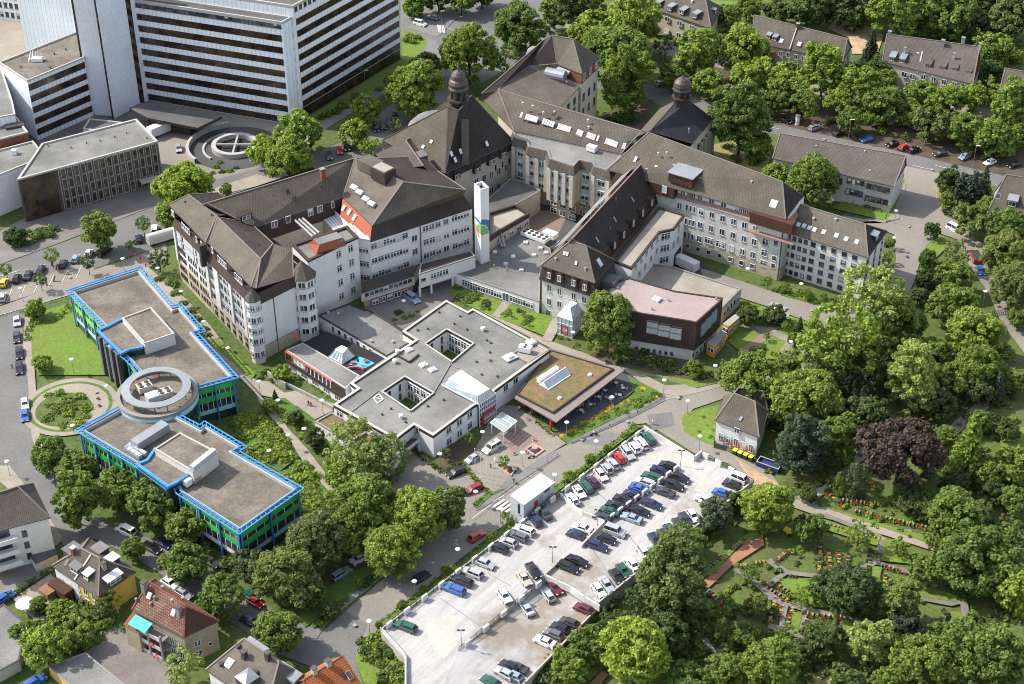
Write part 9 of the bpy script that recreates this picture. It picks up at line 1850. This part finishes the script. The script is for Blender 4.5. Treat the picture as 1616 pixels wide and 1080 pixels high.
for x,y in((917,651),(932,642),(945,630),(955,620),(978,627),(983,616),(972,608),(918,642),(962,632)):
 c=G(x,y,.0);k+=1;o=empty('cafe_table',c,'round white cafe table on the shaded terrace','table','terrace tables');m=MB();m.cyl(c,c+UZ*.72,.05,.05,6);m.build('pedestal',M['metal'],o);m=MB();m.cyl(c+UZ*.72,c+UZ*.76,.5,.5,14);m.build('tabletop',M['white'],o)
 for j in range(3):
  a=j*2.1+k;p=c+V3((math.cos(a)*.95,math.sin(a)*.95,0));s=empty('cafe_chair',p,'pale cafe chair at a terrace table','chair','terrace chairs',a+math.pi/2)
  if 'chair' not in _lamp:
   m=MB();m.obox((0,0,.45),V3((1,0,0)),V3((0,1,0)),UZ,.23,.23,.03);q=MB();q.obox((0,-.23,.72),V3((1,0,0)),V3((0,1,0)),UZ,.23,.025,.26);g=MB()
   for sx in(-.2,.2):
    for sy in(-.2,.2):g.bar((sx,sy,0),(sx,sy,.45),.04,.04)
   _lamp['chair']=[z.mesh(n_,[M['zinc']],V3((0,0,0)))for z,n_ in((m,'seat'),(q,'backrest'),(g,'legs'))]
  for me in _lamp['chair']:inst(me.name.split('.')[0],me,(0,0,0),0,s)
  if(j+k)%3<2 and k not in(4,7):person(0,0,'sit',rs.choice(('white','white','blue','pink','black')),rs.choice(('jeans','khaki','black')),'guest sitting at a cafe terrace table',a+math.pi/2,group='terrace guests').location=p+V3((0,0,-.02))
P=ccw(GL([(827,710),(842,700),(860,711),(845,722)],.3));e=empty('fountain',base_of(P),'square reddish stone fountain basin with a central block on the plaza','fountain');Pg=[V3((p.x,p.y,0))for p in P]
ring(e,Pg,.5,0,.55,'sandstone','basin_rim');M['water']=plain('water',(.05,.08,.09),.05);m=MB();m.sheet([[p+UZ*.35 for p in inset(Pg,.45)]]);m.build('water',M['water'],e);c=base_of(P);m=MB();m.obox(c+UZ*.6,V3((1,0,0)),V3((0,1,0)),UZ,.6,.6,.6);m.build('stone_block',M['sandstone'],e)
P=ccw(GL([(781,736),(797,728),(813,743),(807,752)],.4));Pg=[V3((p.x,p.y,0))for p in P];e=empty('planter',base_of(P),'low stone planter with a clipped tree on the plaza','planter');ring(e,Pg,.35,0,.6,'stone','rim');m=MB();m.sheet([[p+UZ*.45 for p in inset(Pg,.3)]]);m.build('soil',M['earth'],e)
for i,(x,y)in enumerate(((750,748),(759,756),(768,765),(777,772))):
 p=G(x,y);m=MB();m.cyl(p,p+UZ*7,.07,.04,8);m.lathe(p+UZ*7,[(.1,0),(.1,.1),(.02,.18)],8);tag(m.build('flag_pole',M['white']),'bare white flag pole in the hedge strip, %s from the clinic'%ORD[i],'flag pole','bare flag poles')
for x,y,lab in((830,716,'flower bowl beside the fountain, left'),(812,718,'flower bowl on the red plaza square'),(833,664,'flower bowl near the glass canopy'),(843,697,'flower bowl behind the fountain')):
 p=G(x,y,.1);m=MB();m.lathe(p,[(.2,0),(.5,.25),(.55,.4),(.3,.42)],12);o=m.build('flower_bowl',M['stone']);tag(o,lab,'flower bowl');m=MB();leaf_cloud(m,rs,p+UZ*.55,.45,40,.1);m.build('flowers',LEAF['fpink'],o)
for x,y,d,lab in((839,724,1,'dark motorbike parked beside the fountain'),(937,688,.6,'bicycle with a rider on the forecourt road')):
 p=G(x,y,.05);e=empty('bicycle' if d<1 else 'motorbike',p,lab,'bicycle' if d<1 else 'motorbike');u=V3((.8,.35,0)).normalized();s=V3((-u.y,u.x,0))
 for t in(-.6,.6):m=MB();m.cyl(p+u*t+UZ*.33-s*.05,p+u*t+UZ*.33+s*.05,.33,.33,14);m.build('wheel',M['tyre'],e)
 m=MB();m.bar(p-u*.6+UZ*.33,p+UZ*.75,.1,.1);m.bar(p+UZ*.75,p+u*.6+UZ*.33,.1,.1);m.bar(p+u*.45+UZ*.7,p+u*.5+UZ*1.05,.06,.06);m.bar(p+u*.5+UZ*1.05-s*.3,p+u*.5+UZ*1.05+s*.3,.05,.05);m.obox(p-u*.15+UZ*.8,u,s,UZ,.3,.12,.07);m.build('frame',M['darkmetal'],e)
 if d<1:o=person(937,688,'sit','white','jeans','cyclist in white riding on the forecourt road',math.atan2(u.y,u.x)-math.pi/2);o.location=p+UZ*.35-u*.1
p=G(1258,197);e=empty('advertising_column',p,'white advertising column beside the shaded avenue verge','advertising column');m=MB();m.cyl(p,p+UZ*3,.65,.65,20);m.build('drum',M['white'],e);m=MB();m.lathe(p+UZ*3,[(.75,0),(.75,.15),(.3,.35)],20);m.build('cap',M['greywall'],e)
p=G(1494,988);e=empty('statue',p,'dark stone statue of a robed figure on a plinth in the cemetery','statue');m=MB();m.obox(p+UZ*.6,V3((1,0,0)),V3((0,1,0)),UZ,.7,.7,.6);m.build('plinth',M['stone'],e);m=MB();m.lathe(p+UZ*1.2,[(.55,0),(.5,.6),(.38,1.3),(.45,1.75),(.2,2.0),(.2,2.1),(.24,2.25),(.2,2.4),(.05,2.5)],12);m.bar(p+V3((.35,-.1,2.7)),p+V3((.5,-.45,2.3)),.18,.18);m.build('figure',M['darkstone'],e)
boxthing('grit_box','yellow box with a sloping lid beside the cemetery tree','box',1244,838,(1,.4),.9,.6,.1,1.2,'yellow')
def postfence(name,pts,h,label,mat='darkmetal',step=2.2,cat='fence',rails=2,chain=False):
 P=GL(pts);m=MB();o=empty(name,P[0],label,cat)
 for a,b_ in zip(P,P[1:]):
  L=(b_-a).length;k=max(1,int(L/step))
  for i in range(k+1):p=a+(b_-a)*i/k;m.bar(p,p+UZ*h,.12,.12)
  for r in range(rails):z=UZ*(h*(.95-.45*r));m.bar(a+z,b_+z,.06,.06)
 m.build('bars',M[mat],o)
postfence('iron_gate',[(1565,500),(1607,493)],1.6,'black iron gate across the drive at the cemetery corner',step=.5,cat='gate')
postfence('kerb_railing',[(902,700),(962,674),(1006,653),(1049,628)],.9,'low metal kerb railing along the cafeteria footway','metal',2.5);postfence('kerb_railing',[(765,803),(815,766),(880,720)],.9,'low metal kerb railing along the plaza edge','metal',2.8,rails=1)
postfence('post_row',[(0,501),(60,484),(120,466)],.7,'row of white posts behind the slanted bay car park','white',1.3,rails=1);postfence('site_fence',[(205,403),(222,410),(230,422),(237,418)],1.1,'red and white site fence beside the trench','pinkred',1.4);postfence('orange_fence',[(1538,395),(1555,425)],1.2,'orange fence beside the shaded drive','orangep',1.5)
wall_line('garden_wall',[(424,596),(447,612),(451,614)],0,1.8,.4,'stone','stone retaining wall with steps beside the nursery');wall_line('garden_wall',[(452,610),(500,634),(525,648)],0,1.2,.35,'stone','long stone retaining wall below the nursery strip');wall_line('garden_wall',[(1060,438),(1120,455),(1165,470)],0,1.2,.3,'coping','low kerb wall beside the garage roof')if 0 else None
for i,(x,y)in enumerate(((82,420),(88,426),(74,452),(84,445))):p=G(x,y);m=MB();m.bar(p,p+V3((.6*(i%2),.3,1.6)),.35,.35);tag(m.build('timber_post',M['wood']),'leaning timber post in the building site bay, %s from left'%ORD[i],'post')
def grave_proto(i):
 m=MB();q=ccw([V3((-.6,-1.1,0)),V3((.6,-1.1,0)),V3((.6,1.1,0)),V3((-.6,1.1,0))]);m.prism(q,0,.16,0);b=m.mesh('border',[M['earth']],V3((0,0,0)))
 m=MB();m.obox((0,.95,.42),V3((1,0,0)),V3((0,1,0)),UZ,.34,.1,.42);h=m.mesh('headstone',[M[('greywall','darkstone','sandstone')[i]]],V3((0,0,0)))
 r_=random.Random(i);m=MB()
 for k in range(12):leaf_cloud(m,r_,V3((r_.uniform(-.6,.6),r_.uniform(-1.1,.9),.28)),.38,13,.13)
 p=m.mesh('planting',[LEAF[('mid','lime','dark')[i]]],V3((0,0,0)));m=MB()
 for k in range(1+i):leaf_cloud(m,r_,V3((r_.uniform(-.4,.4),r_.uniform(-.9,.5),.42)),.32,16,.11)
 return b,h,p,m.mesh('flowers',[LEAF[('fred','fred','fyellow')[i]]],V3((0,0,0)))
GP=[grave_proto(i)for i in range(3)];gi=0
for x0,y0,x1,y1,n,lab in((1308,876,1311,910,6,'dark row left of the sunny plots'),(1324,879,1322,911,6,'row in the sunny plots'),(1338,882,1334,898,4,'short row in the sunny plots'),(1372,890,1369,902,3,'short row beside the bright lawn strip'),(1294,872,1292,905,5,'shaded row beside the round tree'),(1227,885,1247,870,4,'shaded row below the yellow box'),(1306,831,1336,838,6,'row along the main path lawn'),(1367,849,1387,853,4,'row at the side path corner'),(1398,897,1423,904,5,'row above the olive brown tree'),(1216,935,1236,946,4,'first row at the left cemetery lawn'),(1223,925,1250,940,5,'upper row at the left cemetery lawn'),(1222,952,1214,985,5,'first column of the left plots'),(1234,957,1229,982,4,'second column of the left plots'),(1251,962,1241,992,5,'third column of the left plots'),(1273,972,1334,977,8,'long row below the dark trees'),(1271,987,1267,1000,2,'pair below the long row'),(1392,995,1410,1000,3,'row beside the pale tree'),(1442,831,1474,838,6,'row across the main path'),(1357,811,1387,818,6,'row above the main path'),(1405,822,1432,828,5,'row above the main path manhole'),(1307,783,1330,800,4,'row at the path bend'),(1337,793,1387,798,8,'row under the copper beech'),(1487,640,1527,648,6,'row beside the north east path'),(1477,682,1494,722,4,'row right of the copper beech'),(1367,762,1382,770,3,'row beside the cypress pair'),(1123,896,1148,880,8,'row along the red earth path'),(1158,867,1178,852,4,'row at the upper red earth path'),(1175,895,1200,890,4,'row right of the red earth path'),(1123,940,1140,957,5,'row below the red earth path'),(1396,915,1394,927,2,'pair beside the bright lawn strip'),(1590,820,1612,830,3,'row at the right picture edge')):
 d=G(x1,y1)-G(x0,y0);a0=math.atan2(d.y,d.x)
 for k in range(n):
  f=k/max(1,n-1);gi+=1;p=G(x0+(x1-x0)*f,y0+(y1-y0)*f,0);t=GP[gi*7%3]
  o=empty('grave',p,'small planted grave in the '+lab,'grave','graves: '+lab,a0+(math.pi/2 if gi%1==0 and d.length/n<2.0 else 0))
  for me in t:inst(me.name.split('.')[0],me,(0,0,0),0,o)
cd=bpy.data.cameras.new('camera');cam=bpy.data.objects.new('camera',cd);COL.objects.link(cam);sc.camera=cam
cam.location=CP;cam.rotation_euler=(math.pi/2-PITCH,0,0)
cd.sensor_fit='HORIZONTAL';cd.sensor_width=36;cd.lens=36*FPX/1616;cd.clip_start=1;cd.clip_end=4000
SEL,SAZ=math.radians(44),math.radians(17)
sd=V3((-math.cos(SAZ)*math.cos(SEL),math.sin(SAZ)*math.cos(SEL),math.sin(SEL)))
sl=bpy.data.lights.new('sun','SUN');sl.energy=3.1;sl.angle=math.radians(.5);sl.color=(1,.94,.84)
so=bpy.data.objects.new('sun',sl);COL.objects.link(so);so.location=(-150,500,200);so.rotation_euler=(-sd).to_track_quat('-Z','Y').to_euler()
w=bpy.data.worlds.new('World');sc.world=w;w.use_nodes=True
bg=w.node_tree.nodes['Background'];st=w.node_tree.nodes.new('ShaderNodeTexSky');st.sky_type='NISHITA';st.sun_disc=False
st.sun_elevation=SEL;st.sun_rotation=math.atan2(sd.x,sd.y);st.dust_density=1.5
hs=w.node_tree.nodes.new('ShaderNodeHueSaturation');hs.inputs['Saturation'].default_value=.6;w.node_tree.links.new(st.outputs[0],hs.inputs['Color']);w.node_tree.links.new(hs.outputs[0],bg.inputs['Color']);bg.inputs['Strength'].default_value=.15
sc.view_settings.view_transform='Standard';sc.view_settings.look='None';sc.view_settings.exposure=1.12;sc.view_settings.gamma=1
sc.render.engine='CYCLES';sc.cycles.filter_width=1.0;sc.cycles.max_bounces=6;sc.cycles.transparent_max_bounces=4
